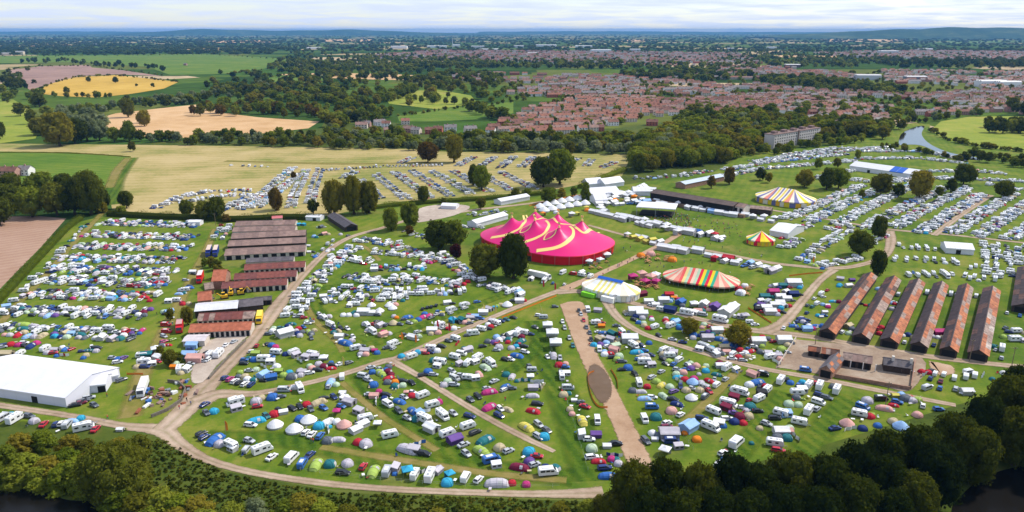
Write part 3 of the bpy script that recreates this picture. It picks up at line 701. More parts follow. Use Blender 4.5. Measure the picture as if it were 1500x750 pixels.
ITEMS = []
def item(k, c, x, y, rz, area, s=1.0, hand=True):
    ITEMS.append(dict(k=k, c=c, x=x, y=y, rz=rz, area=area, s=s, hand=hand))
SCL = {'c': .93, 'e': .93, 'x': .93, 'v': .87, 'm': .9, 'k': .92, 'd': .92, 't': .9, 'b': .95, 'f': .92, 'g': .95, 'a': .9}
def dscale(py): return float(np.interp(py, [260, 330, 440, 560, 650], [.74, .78, .84, .95, 1.02]))
def put(txt, area):
    for e in txt.split(';'):
        e = e.split()
        if not e: continue
        px, py = float(e[0]), float(e[1]); k, c = e[2][0], e[2][1]
        a = float(e[3]) if len(e) > 3 else random.uniform(-30, 30)
        s = float(e[4]) if len(e) > 4 else 1.0
        s *= SCL[k] * dscale(py)
        if k == 'c': k = random.choice('ccex')
        h = KIND[k][4] * s
        p = G(px, py, h)
        item(k, c, p.x, p.y, gang(px, py, a), area, s)

A = 'in the lower left corner of the front field'
put('300 592 cn 30;302 604 cg -50;313 602 dc;345 588 mw 195;346 598 as 15;375 587 ds 0 1.2;377 595 cr 8;399 581 db 0 1.25;416 570 ks 0;439 568 mw -60;428 598 ck -25;439 595 ck -50;449 592 dr;390 609 ce -40;401 606 dr 0 1.1;415 603 fw 10 .7;375 615 tc 12;367 622 ew -6;403 620 bw 0 1.05;431 626 bw 0 1.12;452 613 bw 0 1.1;448 633 cw 45;457 636 cw 45;469 638 cb 50;295 635 ck 25;299 640 cn 30;315 642 tb 36 1.15;365 645 cs -15;338 651 vw -25;340 657 aw -25 .8;361 658 ks 50 .8;384 657 mw 20;398 669 cw 35;427 669 kw 45 1.15;443 678 kb 58;454 666 cn 40;463 679 tl 58', A)
A = 'in the front row beside the river track'
put('483 679 de 0 1.1;509 678 ds 20 1.05;502 692 ek -5;532 683 cr 55;547 689 tl 60;567 689 ks 65 1.1;580 685 as 60 .9;578 694 db 0 .5;597 690 gc 10;608 694 mw 60 .8;630 695 mw 65;641 689 fs 40 .7;659 695 gc 20 .8;655 706 dc 0 1.05;682 698 kw 60;701 702 cw 45;728 706 ts 0 1.1;750 707 dr 0 .75;771 709 dp 0 .75;803 690 kw 5 1.2;799 684 dn 0 .8;783 680 cs 20;776 675 du 20;761 683 tm -10 .95', A)
A = 'in the middle of the triangular front field'
put('495 643 ts 0 .75;536 649 ds 20 1.2;571 636 vw 12;597 656 ts -18 1.15;606 659 as -10 1.0;621 664 ek -10;480 617 tw 25 .9;467 623 dc 0 1.15;483 625 dc 0 .5;504 620 bi 0 1.0;521 629 fw 25 .9;531 621 fw 25 .9;553 621 gw 0 .8;535 612 vw 12;525 602 as -20;512 588 fs -15;505 585 aw -20;489 581 cn -40;502 575 fw 0 .6;467 588 tt 20;474 597 cb;493 603 gp 0 .8;484 559 tj 60;501 551 kw 85;455 599 cg -50', A)
A = 'on the diagonal row left of the twin-rut track'
put('543 538 cs 15;557 545 tl -38;565 541 db 0 .7;532 550 ks -10;539 556 cs -20;547 563 db 0 1.15;555 573 dp 0 .8;548 579 fi 0 .8;570 553 tr 18 .8;579 559 do 0 .95;590 564 da 0 .9;603 560 ck -38;595 575 gi 0 .6;603 579 dr 0 .9;619 578 vw 20;633 592 vw 15;568 591 kw -30;563 583 dn 0 .8;585 587 tb -20 .85;584 601 eg -42;597 612 cs -22;605 601 tb -40 .9;615 606 aj -40;622 613 mw -25;632 626 fw -25 1.1;648 607 mw -38;664 605 cs -32;688 609 cn -15;655 634 vw 20;685 623 vw 18;696 633 ek 22;666 643 fu 20 1.05;679 651 cs 22;683 664 cs -36;711 643 te 26 1.05;705 659 tl -32;732 655 dt -30 1.1;720 672 kb 14 1.15;727 681 aw 8 .8;745 660 cs 22;775 661 dc 0 1.2', A)
A = 'between the twin-rut track and the long grass lane'
put('627 544 db 0 1.2;662 543 es -28;666 553 ks -25;656 558 da 0 1.1;665 563 cs;685 552 vw -5 .9;702 547 ti -50 .8;711 537 ta -32;685 531 vw 42;700 523 mw 30;719 531 mw -38;724 558 cs 22;750 551 ts 55 .8;741 565 tb 18 .7;757 558 de 0 .6;779 541 vs 0 .8;777 552 gw 0 .9;781 567 fs 0 .9;780 579 ts 0 .8;717 573 tp 10;700 580 ek -40;689 585 cg -35;717 595 tp 26;744 599 tt -22 .7;781 601 tr -15 .85;787 591 ek -5;731 608 cn -26;771 624 ty -32;789 621 cs -38;801 630 cg -32;797 639 dc 0 1.1;789 639 cs -30;776 537 cg -40', A)
A = 'along the lower side of the middle road'
put('603 521 vw 18;596 524 tt 25 .7;631 509 vw -5;620 514 fi 0 .7;647 507 ek -10;644 529 vw -8 1.1;667 495 vw -18;657 499 cg -15;666 522 vw -15;676 517 kw -10;684 512 fs 15;693 487 mw 5;705 481 vw -10;719 478 dr;727 472 vw -20;742 468 ce -12;752 465 ck -12;759 487 mw 40;767 486 vw -10;748 489 fw 20;763 499 te 25;756 507 dc 0 .9;768 507 ck 0;744 501 dr 0 .8;731 497 dw;723 501 du;707 507 ck 10;731 508 ds 0 1.2;757 520 tb -12 1.0;769 515 ew -15;740 526 ck -15;748 526 cw -15', A)
A = 'in the small corner field by the road fork'
put('376 506 cr 60;398 505 db;375 517 fl 0 .9;366 524 te 0 .7;404 515 vw -5;430 515 vw 20;457 518 vw -10;474 525 gw 0 1.1;387 525 mw 0;396 530 aw 0;357 532 ck 0;352 545 dl 0 .8;375 541 da 0 .9;359 551 dt;405 536 dw;409 543 fl 0 .8;415 549 dl;385 548 fj 30;397 552 fb 10;427 551 dg 0 1.3;440 543 ds;371 556 de 0 .8;329 553 cn 35;337 555 cp 35;344 558 cw 35;350 560 ck 35;359 562 cw 35;368 563 cn 40;417 487 fw 15 1.7;393 489 cg 0;399 484 dw;411 480 ce 10;427 474 te 0 .8;437 481 dr;436 488 dn;452 485 tl -60 .8;456 495 cg -60;445 465 cr 8;457 471 dg 0 .8;474 536 dm;485 539 tr 5 .7;485 531 db 0 .7;498 533 cw 20;511 531 cg 20;457 539 di;453 546 ew 10;443 544 fs 0 .8', A)
A = 'in the rows above the middle road'
put('468 460 cw -30;475 465 vw -40;484 475 mw -25;496 484 tt -30 .7;497 492 fw 0;506 501 tb -18 1.2;521 509 vw 12;535 513 fs;549 513 fp 0 .6;509 481 cw -35;517 493 cw -42;491 442 cw -30;511 461 dw;519 457 de 0 .8;533 456 fw 0 1.5;544 458 fw 0 1.1;521 445 vw 0;544 446 bw;556 454 bw;570 446 bw;575 450 bw;538 476 vw -45;546 485 mw -35;556 476 fs;561 489 fi;576 472 bt;552 471 ck;581 465 do 0 .8;597 464 tb 10;607 471 dl;619 464 tp 20;628 462 tp 30 .9;619 452 ck 60;626 450 ck 60;632 449 ck 60;639 447 ck 60;576 503 mw 22;567 509 cg 10;604 493 fw;612 486 cs;588 493 fo 0 .4;633 483 fw 0 1.2;645 476 mw 15;649 480 cs;657 481 fr 0 .6;664 469 fc;677 468 fe;681 472 di;689 465 fs 0;696 463 fj 0 .9;708 457 fw 0 1.2;717 452 fs;725 450 fc 0 .6;743 445 bw 0 1.2;761 440 fw 0 1.2;661 453 mw 15;679 446 vw 15;655 443 fw;699 442 cb 10;640 460 cs 20;648 458 fy 0 .6', A)
A = 'on the strip between the wire fence and the dirt'
put('796 464 vs 0 .9;802 477 gw 0 1.5;809 489 gw 0 1.8;814 503 gw 0 1.7;811 520 ts -82;819 534 dr 0 1.1;784 479 cg;813 449 cg 0;823 550 vw -80;830 547 aw 0 .8;832 567 ks 0;833 576 de 0 .7;841 586 fw 0 .5;857 595 cr -15;835 599 dt 0 .8;838 606 di 0 .7;853 615 ty -68;875 615 kw -80;852 636 aw -80;863 643 cw 0;873 636 fu 0 .8;867 656 da 0 1.1;889 653 fw 0 .6;867 669 ew 6;877 675 tr 0 .7;896 672 dp 0 .8;903 673 de 0 .7;886 685 en 5;891 696 tb 0 .9;824 471 cw -72;827 480 cs -72;834 495 cs -72;839 506 ce -72', A)
A = 'beside the right edge of the dirt strip'
put('848 455 ck -72;851 460 cs -72;855 469 cr -72;859 479 cg -70;864 487 cg -70;866 497 ck -75;878 511 kw -80;861 453 kw -70 1.2;876 454 fs;873 472 vw 0;881 477 fo 0 .8;884 487 tb 0 .8;897 488 fe;879 496 ft;879 504 du;895 496 fs;901 506 fa;900 511 fi;893 517 tr 0 .7;907 521 da 0 1.2;911 529 eg 0;903 477 cg 0;911 485 vw -40;922 495 fw 0 1.7;928 505 mw -30;933 515 tc 0;945 529 mw 0;944 520 ts 0 .8;951 502 db 0 .9;931 455 fw 0 1.8;940 459 fw 0 1.4;929 468 ck -20;943 473 da;954 465 dp 0 .8;959 478 vw 20;975 469 dr;965 491 ck -32;920 538 db 0 1.2;930 547 ck -40;936 560 vw -70;939 573 ts 0 .7;944 583 tj 0 .8;955 595 kb 0;944 613 kw -65;961 610 de 0 1.2;946 645 eg -45;959 643 fw 0 .5;974 660 gw;966 638 dg;977 619 cw;977 625 em 5;980 634 fs 0 1.4;984 645 kn 0;994 654 as 5 .8;973 512 vw 20', A)
A = 'between the dirt track and the worn lane'
put('955 552 cs 28;969 544 cs 28;969 563 ty 38 .8;972 579 ta -38 .8;987 533 cb 38;1012 539 du;1020 535 di;1031 539 dy 0 .7;1001 545 di;994 552 tc 0 .75;1015 558 bj 0 .95;1039 557 tr -28 .75;1050 548 te -15 .7;1055 535 fw 0 .9;1065 537 mw 32;1063 555 cs 38;1050 563 kw 38 .9;1032 566 vs -20 .8;1024 548 ds 0 .6;1013 581 bw 0 .9;1033 580 kg 40 .9;1005 571 dt;1025 571 dt;987 573 cu 20;992 591 tn -15 .8;984 601 di 0 1.2;997 607 cw 32;981 520 vw 0;995 526 kw 30;980 529 dl;1003 634 do 0 .6;1021 643 do 0 .9', A)
A = 'left of the diagonal grass lane'
put('1103 547 fi;1118 547 kk -10;1109 559 tb 10 1.1;1144 556 mw 52;1124 570 vw 40;1112 583 vw 25;1116 576 ak 0;1085 573 mw -15;1067 590 mw -15;1075 582 am -15;1063 597 am -20;1099 595 de 0 1.3;1098 597 dl 0 .9;1045 601 vw -22;1076 605 cu -10;1084 609 dm 0 1.1;1093 601 ds 0 .7;1028 612 cn -5;1041 624 mw -22;1053 620 aw -10;1059 623 db 0 .8;1065 613 ew 0;1076 617 dn;1079 647 kw 42 1.35;1059 663 cw 32;1062 660 cr 32 .5;1061 673 db 0 .7;1052 681 fw 60 .6;1009 624 fj 30 1.3;1013 622 fi 30 .8;1101 649 de 0 .5', A)
A = 'between the two diagonal grass lanes'
put('1113 627 dt 0 .7;1123 620 cs -18;1135 612 ek 0;1144 604 vw -15;1152 606 aj 0;1144 631 fw 0 1.1;1153 631 fi 0 .8;1135 648 vw -8;1139 640 dg;1156 591 da 0 1.1;1168 574 vw 0;1175 571 aw 0;1171 617 vw -12;1185 563 vw 48;1201 564 mw 62;1226 570 mw 60;1201 578 cn -15;1199 588 kw -18;1211 582 cg -15;1185 600 mw 52;1176 585 cl 0 .5;1162 578 fy 0 .4', A)
A = 'on the grass below the stable yard'
put('1271 586 ds 0 1.2;1291 583 kk 0;1311 579 fy 0 .6;1327 583 dg 0 1.2;1336 586 ds;1352 594 cw 82;1264 595 kb -22;1259 605 vw -12;1296 597 ti -10 .95;1309 593 tr -10 .6;1241 618 bi 0 .95;1223 627 cn 10;1264 627 dn 0 .9;1286 623 db 0 .8;1344 607 di;1320 622 bj;1277 607 fl 0 .4;1375 599 cb 0;1180 541 kb -8', A)
A = 'on the corner right of the stable yard'
put('1360 545 dr 0 .9;1370 547 kw 60 .8;1383 548 kw 60 .8;1398 553 kw 82 .9;1363 554 cn 60;1377 568 cb 75;1378 558 cm 75;1415 551 kw 85;1428 549 kw 85;1419 544 kw 10;1358 567 ks 20;1400 569 cs 75;1416 573 fw 0;1470 546 dw 0 .8;1454 555 de 0 .7;1484 547 fy 0 .6', A)
A = 'on the green strips between the rusty sheds'
put('1291 479 dr;1288 488 dr;1325 501 cw 65;1330 490 dn;1243 488 da 0 .9;1234 486 ew 45;1243 477 ft;1268 447 dr 0 .7;1310 445 dr 0 .8;1306 452 ds;1358 428 vw 75;1375 486 fp 0 1.2;1374 494 dw 0 .8;1368 505 cn 62;1468 509 mw 86;1467 524 cs 85;1489 484 vw 0;1488 496 mw 0;1473 480 cg;1286 423 dj;1316 431 ks 60;1393 430 vw 80;1430 433 kw 80;1475 458 cw 85;1494 462 cb 85;1470 493 dl', A)
A = 'left of the first rusty shed'
put('1230 417 dc;1231 408 fs;1248 410 fu 0 .8;1243 418 fw;1203 430 vw 30;1193 437 cw 30;1183 447 cg 35;1220 441 tc 0 .7;1208 457 fw 0 .7;1212 447 fw 0 .6;1182 458 cn 35;1190 449 ce 30;1173 468 fn 0 .9;1163 477 tb 0 .8;1182 481 fj 0 1.1;1195 477 tb 0 .8;1176 471 ds;1148 480 cw 60;1168 471 cn 30;1212 425 cr 30;1197 444 kw 30;1203 464 fw 0 .5', A)
A = 'on the triangle around the small autumn tree'
put('983 476 mw 20;996 480 db 0 1.1;990 471 fj;1005 485 cs 0;1016 490 db 0 1.2;1000 501 cn -5;985 497 cs -8;1004 486 dc 0 .5;1033 479 ty 0 .4;1040 478 cr 15;1038 486 du;1050 483 fw 0 1.3;1054 496 tb -10;1068 503 tb -18;1036 494 fs 0 1.3;1031 507 ms -20;1043 513 vs -25;1060 508 ft;1064 515 fi 0 .8;1074 518 kw 35;1084 512 dr;1089 508 dl 0 .7;1100 514 tr 20 .8;1097 520 dc 0 .6;1082 523 dr 0 1.1;1092 500 tr 30 .7;1099 494 dr 0 .7;1110 499 fw 0 1.5;1104 507 cw 0;1125 496 dg;1114 515 dg;1128 522 vw 10;1138 520 fs 0 .9;1145 511 dl 0 1.3;1148 497 fw 0 1.5', A)
A = 'in the trade row below the striped tents'
put('950 441 fw 0 1.2;953 447 cw -15;972 439 fw 0 1.4;997 442 fb 30 1.3;982 453 fn -10 1.5;1017 446 gw 0 1.4;1031 445 fw 45 1.4;1047 449 fu 45 1.5;1064 456 fw 40 2.0;1073 450 fw 40 1.7;1006 457 mw -10 1.2;1022 455 fi 0 1;1030 460 ks -8;1055 467 mw -12 1.3;1085 464 as -10;1092 463 gs 0 1.2;1098 471 vw 0 .8;940 430 fm 10 1.3;968 452 vw -10;980 431 fr 0 1.2;987 436 fo 0 .8;960 446 fw', A)
A = 'in the trade cluster right of the striped tent'
put('1162 414 fw 0 2.0;1147 418 fe 0 1.2;1133 427 fp 0 1.4;1120 434 fe 0 1.3;1162 430 fn 0 1.3;1136 418 fw;1143 434 fw 0 1.3;1151 427 fw;1116 446 fu;1111 452 fk 0 1;1122 450 fw 0 1.3;1135 446 fw 0 1.3;1142 443 fw 0 1.2;1128 456 fw 0 1.4;1137 456 fr 0 .8;1152 437 fw 0 1.2;1148 447 fw;1125 442 ms 30', A)
A = 'behind the big white marquee'
put('8 505 cn 10;16 504 dr 10 1.1;27 505 dp 0 1;45 506 tn 36 1;30 517 vw 30 .9;23 524 cs 20;66 510 vw 28;80 512 fs 0 .8;95 511 tb 36 .7;83 521 db 0 .7;122 524 db 0 .7;128 513 te 0 .6;133 513 te 0 .6;165 524 cs 0;173 526 db;181 524 cu 30;10 518 ft 0 1.2;3 508 cs', A)
A = 'beside the right end of the white marquee'
put('110 593 ck 10;122 587 eg 15;130 582 es 10;138 593 cg -25;178 556 cg 20;118 590 cm 15', A)
A = 'between the marquee track and the bushes'
put('5 610 ks 30 1.1;12 608 tc 30 .8;22 612 mw 30;42 609 cg -10;50 616 ds;64 621 cr 45;82 621 cn 50;90 620 cw 50;98 621 ks 50;105 616 tj 0 .7;122 625 mw 12;140 628 cr 45;176 629 fw 0 .5;-20 606 cs 30;-35 603 vw 20', A)
A = 'along the right side of the worn lane'
put('208 520 vw 5;215 519 fe 5 1.1;212 530 mw 5;212 537 cn 0;228 512 gw 10 1.2;232 523 fw;246 505 tr 0 .6;244 485 kr 0 1;243 475 kr 0 1.05;240 492 cs;250 465 cs 0;248 456 fj;258 439 vw 0;262 430 tj 0 .8;268 445 dr;271 424 vw 5;276 421 tb 5;283 398 fw 0 1;253 497 cl 20 .8;240 500 cp;272 410 cs', A)
A = 'in the farm yard below the sheds'
put('320 517 vw 45 1.3;307 519 vw 40;322 513 cw 45;331 505 cw 40;262 540 mw 75 .9;286 524 fi 0 1.5;277 519 fj 0 1.3;282 505 fj 0 1.2;255 537 fo 0 .7;343 500 cs 30;258 526 ks 60', A)
A = 'on the grass beside the grey sheds'
put('470 344 ck 0;460 346 dj 0 1.2;475 342 fi;499 343 ds;488 352 ks 45;480 357 vs 45;473 365 ks 40;462 375 tb 30 .9;452 360 fw 0 .7;453 369 fw 0 .7;470 332 fg;438 329 ac;445 329 ac;510 345 cg;481 366 ds;466 372 cs 40', A)

# ---------------------------------------------------------------- rows filled along lines on the ground
HASH = {}
def clear(x, y, r):
    gx, gy = int(x // 6), int(y // 6)
    for i in range(gx - 1, gx + 2):
        for j in range(gy - 1, gy + 2):
            for (a, b, q) in HASH.get((i, j), ()):
                if (a - x) ** 2 + (b - y) ** 2 < (r + q) ** 2 * 0.62: return False
    return True
def reserve(x, y, r): HASH.setdefault((int(x // 6), int(y // 6)), []).append((x, y, r))
for it in ITEMS: reserve(it['x'], it['y'], KIND[it['k']][5] * it['s'])
# extra small tents and cars squeezed in beside the pitches
for it in list(ITEMS):
    py_ = pix(it['x'], it['y'])[1]
    pr = .9 if py_ < 520 else (.75 if py_ < 600 else .22)
    if it['k'] in 'vmtfdb' and random.random() < pr:
        left = 2 if py_ < 570 and random.random() < .6 else 1
        for _ in range(10):
            a = random.uniform(0, 6.28); k = random.choice('ccdda' if it['k'] in 'vm' else 'ccdd'); sc_ = random.uniform(.75, .98) * dscale(py_)
            d = KIND[it['k']][5] * it['s'] * .8 + KIND[k][5] * sc_ * .8 + random.uniform(0, .6); x, y = it['x'] + math.cos(a) * d, it['y'] + math.sin(a) * d
            if clear(x, y, KIND[k][5] * sc_ * .95):
                kk = random.choice('ccex') if k == 'c' else k
                item(kk, random.choice('sswwkkgrbn' if k == 'c' else ('bnceelaasssggrpttimwwj' if k == 'd' else 'ssww')), x, y, it['rz'] + random.gauss(0, .3), it['area'], sc_); reserve(x, y, KIND[k][5] * sc_); left -= 1
                if left <= 0: break
CARC = 'sssswwwkkkggrbbn'; TENTC = 'bbbnnnceeelaassssssgggrrputtimwwwwjj'
def pick(mix):
    r = random.random(); acc = 0
    for k, p in mix:
        acc += p
        if r < acc: break
    if k in 'cex': return random.choice('ccex'), random.choice(CARC)
    if k in 'dtf': return k, random.choice(TENTC if k != 'f' else 'wwwwwwwsstij')
    if k == 'k': return k, random.choice('wwwwsbrnlg')
    if k == 'b': return k, random.choice('wwwt')
    if k == 'a': return k, random.choice('swwsj')
    if k == 'g': return k, random.choice('wwwwbc')
    return k, 'w'
MIX_L = [('c', .33), ('d', .22), ('t', .15), ('v', .14), ('m', .04), ('k', .05), ('f', .04), ('a', .03)]
MIX_W = [('c', .26), ('d', .08), ('t', .07), ('v', .29), ('m', .16), ('k', .06), ('f', .05), ('a', .03)]
MIX_P = [('c', .66), ('k', .16), ('m', .10), ('v', .08)]
MIX_T = [('f', .76), ('g', .14), ('k', .04), ('c', .06)]
def row(pts, area, mix, step=5.2, lines=(0.0,), jit=1.0, align=None, fill=.93, scale=1.0, cols=None):
    w = [G(x, y) for x, y in pts]
    seg = [(b - a).length for a, b in zip(w, w[1:])]; tot = sum(seg)
    ds = dscale(sum(p[1] for p in pts) / len(pts)) if scale < 1.05 else 1.0
    for off in lines:
        d = random.uniform(0, step)
        while d < tot:
            r = d; i = 0
            while i < len(seg) - 1 and r > seg[i]: r -= seg[i]; i += 1
            t = (w[i + 1] - w[i]).normalized(); p = w[i] + t * min(r, seg[i])
            nn = Vector((-t.y, t.x, 0))
            p = p + nn * (off + random.gauss(0, jit * .6)) + t * random.gauss(0, jit * .4)
            if random.random() < fill:
                k, c = pick(mix)
                if cols and k in 'fg': c = random.choice(cols)
                base = math.atan2(t.y, t.x)
                rz = base + (math.pi / 2 if (align == 'across' or (align is None and random.random() < .65)) else 0) + random.gauss(0, .14) + random.choice((0, math.pi))
                s = scale * random.uniform(.92, 1.1) * SCL[k] * ds
                if k in 'dtf': s *= random.uniform(.75, 1.15)
                if clear(p.x, p.y, KIND[k][5] * s):
                    item(k, c, p.x, p.y, rz, area, s, False); reserve(p.x, p.y, KIND[k][5] * s)
            d += step * random.uniform(.8, 1.25)
ordn = ['first', 'second', 'third', 'fourth', 'fifth', 'sixth', 'seventh', 'eighth', 'ninth', 'tenth', 'eleventh', 'twelfth']
def ordw(i):
    if i < 12: return ordn[i]
    n = i + 1; return f'{n}' + ('th' if 10 <= n % 100 <= 20 else {1: 'st', 2: 'nd', 3: 'rd'}.get(n % 10, 'th'))
LR = [((150, 327), (292, 331)), ((128, 344), (286, 349)), ((112, 361), (278, 365)), ((92, 378), (266, 383)), ((76, 395), (256, 400)), ((62, 411), (246, 417)), ((44, 431), (234, 436)), ((16, 456), (220, 461)), ((-10, 484), (206, 492))]
for i, (a, b) in enumerate(reversed(LR)):
    row([a, b], f'in the {ordn[i]} row up from the white marquee', MIX_L, 2.5, (-5.0, -1.7, 1.6, 4.9), .6, fill=.98)
row([(-60, 505), (0, 452), (40, 412), (80, 372), (118, 330)], 'beside the left field hedge', MIX_W, 6, (-3,), .8, fill=.8)
row([(330, 328), (318, 352)], 'along the lane beside the grey sheds', MIX_W, 5, (-2, 3), .6)
for i, q in enumerate([[(428, 466), (440, 442), (468, 405), (498, 378), (522, 362)], [(490, 374), (545, 386)], [(528, 352), (575, 358), (612, 372)], [(546, 370), (606, 374), (640, 384)], [(640, 372), (680, 398), (700, 415)], [(545, 394), (628, 392)], [(512, 404), (556, 414), (600, 416)], [(575, 404), (645, 413), (680, 420)], [(482, 426), (560, 424)], [(560, 430), (650, 428), (690, 426)], [(470, 440), (500, 436), (600, 438)], [(690, 412), (740, 425), (770, 432)]]):
    row(q, ['beside the curve of the gravel road', 'in the upper left of the middle field', 'below the paved yard trees', 'below the round trees', 'under the deep maroon tree', 'in the middle field, upper row', 'in the middle field, second row', 'in the middle field below the maroon tree', 'in the middle field, left row', 'in the middle field, long row', 'in the middle field, lowest row', 'beside dark trees near the pink big top'][i], MIX_W if i not in (2, 5) else MIX_L, 3.1, (-3.6, -.4, 2.8), .7, fill=.95)
row([(668, 330), (700, 338)], 'left of the pink big top', MIX_P, 4, (0, 6), .5)
row([(690, 318), (740, 311)], 'behind the pink big top', MIX_P, 4.5, (0, 5), .6)
row([(590, 340), (625, 352)], 'beside the paved yard trees', MIX_P, 5, (0, 4))
row([(770, 410), (830, 418)], 'on the grass below the pink big top', MIX_W, 6, (0,), .8)
row([(822, 400), (868, 408)], 'in front of the pink big top', MIX_W, 5, (0, 5), .8)
# upper right camping
UR = [((1150, 322), (1200, 300), (1262, 272)), ((1182, 327), (1240, 298), (1300, 272)), ((1222, 331), (1280, 300), (1345, 268)), ((1262, 336), (1322, 305), (1385, 275)), ((1310, 334), (1360, 305), (1420, 275)), ((1345, 342), (1388, 316), (1440, 284)), ((1392, 343), (1440, 312), (1485, 284)), ((1430, 348), (1476, 318), (1530, 285)), ((1476, 352), (1530, 318), (1580, 290))]
for i, q in enumerate(UR):
    row(q, f'in the {ordn[i]} slanting row of the upper camping field', MIX_W, 3.3, (-3.2, 0, 3.2), .6, fill=.96)
for i, q in enumerate([[(1045, 262), (1110, 248), (1250, 236)], [(1060, 250), (1120, 238), (1240, 226)], [(1100, 237), (1180, 227), (1310, 214)], [(1150, 228), (1230, 217), (1330, 222)], [(1250, 233), (1340, 232), (1420, 240)], [(1260, 222), (1350, 222), (1420, 236)], [(1345, 252), (1420, 250), (1480, 256)], [(1330, 262), (1400, 262), (1500, 266)], [(1230, 262), (1290, 268), (1340, 262)], [(1450, 270), (1500, 280), (1560, 285)], [(1190, 262), (1245, 250)]]):
    row(q, 'in the far camping field below the river' if i != 4 else 'behind the blue-banded marquee', MIX_W, 3.4, (-4.5, -1, 2.5), .8, fill=.96)
for i, q in enumerate([[(1172, 386), (1205, 360), (1240, 338)], [(1130, 352), (1160, 338), (1190, 330)], [(1145, 365), (1175, 350)], [(1195, 392), (1250, 380), (1262, 378)], [(1270, 358), (1290, 345)], [(1212, 338), (1250, 333)]]):
    row(q, 'between the small round tent and the dark trees', MIX_W, 4.6, (-2.4, 2.4), .8)
for i, q in enumerate([[(1312, 362), (1370, 366)], [(1306, 380), (1400, 386)], [(1316, 402), (1404, 406), (1460, 414)], [(1448, 358), (1450, 382), (1452, 406)], [(1468, 360), (1470, 384), (1472, 408)], [(1496, 362), (1498, 392)], [(1418, 392), (1448, 396)]]):
    row(q, ['below the straight pale road', 'in the caravan row above the rusty sheds', 'in the caravan row touching the rusty sheds', 'in the left column by the white hall tent', 'in the right column by the white hall tent', 'at the right edge above the last shed', 'below the white hall tent'][i], [('v', .42), ('m', .2), ('c', .22), ('d', .06), ('k', .1)], 4.8, (-2.2, 2.6), .6, align='across' if i < 3 else None)
# car park in the hay field
CP = [[(226, 306), (262, 290), (300, 281), (372, 279)], [(262, 297), (330, 287), (372, 286)], [(318, 310), (345, 298), (362, 288)], [(350, 308), (385, 282), (428, 246)], [(372, 306), (405, 282), (440, 254)], [(424, 306), (428, 290), (447, 250)], [(452, 298), (458, 275), (468, 248)], [(500, 262), (520, 252)], [(528, 262), (560, 292)], [(552, 256), (598, 293)], [(578, 252), (634, 292)], [(604, 250), (662, 288)], [(632, 250), (694, 285)], [(664, 250), (720, 282)], [(700, 252), (752, 280)], [(735, 252), (786, 278)], [(470, 250), (560, 244), (650, 242)], [(584, 240), (604, 231)], [(668, 244), (694, 230)], [(700, 246), (724, 230)], [(730, 247), (752, 230)], [(762, 246), (780, 230)], [(794, 242), (808, 230)], [(830, 240), (846, 232)], [(856, 244), (866, 234)], [(880, 246), (900, 238)]]
for i, q in enumerate(CP):
    nm = f'in the {ordw(i)} car park row from left' if i < 17 else f'in the {ordn[i - 17]} short far car park row'
    row(q, nm, MIX_P if i > 5 else MIX_W, 2.9, (-3.4, 1.4), .5, align='across', fill=.96)
row([(336, 243), (396, 245)], 'alone in the middle of the hay field', MIX_P, 6, (0,), .5)
# trade stalls round the arena
row([(874, 311), (925, 324), (1008, 345)], 'in the white stall row above the pink big top', [('f', .8), ('g', .2)], 5.6, (-3.4, 3.0), .4, align='along', scale=1.45, cols='w')
row([(872, 304), (950, 297), (1035, 311), (1130, 326)], 'in the curved stall row behind the arena', MIX_T, 5.6, (0, 5), .6, align='along', scale=1.25, cols='wwwwwwj')
row([(918, 345), (962, 358)], 'in the stall row beside the footpath', MIX_T, 5, (-2.5, 2.5), .5, scale=1.1, cols='wwwwby')
row([(972, 366), (1028, 375)], 'in the long white stalls right of the footpath', [('f', 1)], 6, (0, 5), .3, align='along', scale=1.5, cols='w')
row([(1034, 378), (1090, 388), (1140, 400)], 'in the colourful stalls along the service road', MIX_T, 5, (-2.5, 2.5), .5, scale=1.2, cols='wwwwwrojs')
row([(1014, 342), (1062, 353)], 'in the stalls at the arena corner', MIX_T, 5, (-2.5, 2.5), .5, scale=1.2, cols='wwwwwbr')
row([(885, 292), (940, 284), (950, 276)], 'among the white tents behind the arena', MIX_T, 6, (-5, 0, 5), .6, scale=1.5, cols='w')
row([(925, 262), (1000, 258), (1040, 250)], 'behind the dark grandstand', MIX_W, 6, (-4, 0, 4), .8)

# ------------------------------------------------------------------ big tents
def empty(name, loc, rz=0.0):
    o = bpy.data.objects.new(name, None); ROOT.objects.link(o)
    o.empty_display_size = 0.5; o.location = loc; o.rotation_euler = (0, 0, rz)
    return o
def part(name, mb, parent, smooth=False):
    return link(name, mb.mesh(name, smooth), parent)

# pink big top: six king poles on a 3 x 2 grid
PEAK = 18.5
q0, q1, q2, q3 = G(752, 313, PEAK), G(822, 327, PEAK), G(782, 304, PEAK), G(850, 318, PEAK)
ctr = (q0 + q1 + q2 + q3) / 4
ud = ((q1 - q0) + (q3 - q2)); ud.z = 0; U = ud.length / 2; ud.normalize()
vd = Vector((-ud.y, ud.x, 0)); Vv = 21.0
POLES = [(s * U / 2, t * Vv / 2) for t in (-1, 1) for s in (-1, 0, 1)]
HU, HV = U / 2 + 22.0, Vv / 2 + 19.0
def bt_rad(a):
    c, s = abs(math.cos(a)) / HU, abs(math.sin(a)) / HV
    return (c ** 2.7 + s ** 2.7) ** (-1 / 2.7)
def bt_z(u, v):
    r = math.hypot(u, v)
    s = min(1.0, r / bt_rad(math.atan2(v, u))) if r > 0 else 0
    z = 5.0 + 6.6 * (1 - s ** 2.0)
    for pu, pv in POLES:
        d = math.hypot(u - pu, v - pv)
        z += 6.6 * math.exp(-(d / 5.0) ** 1.15)
    return z
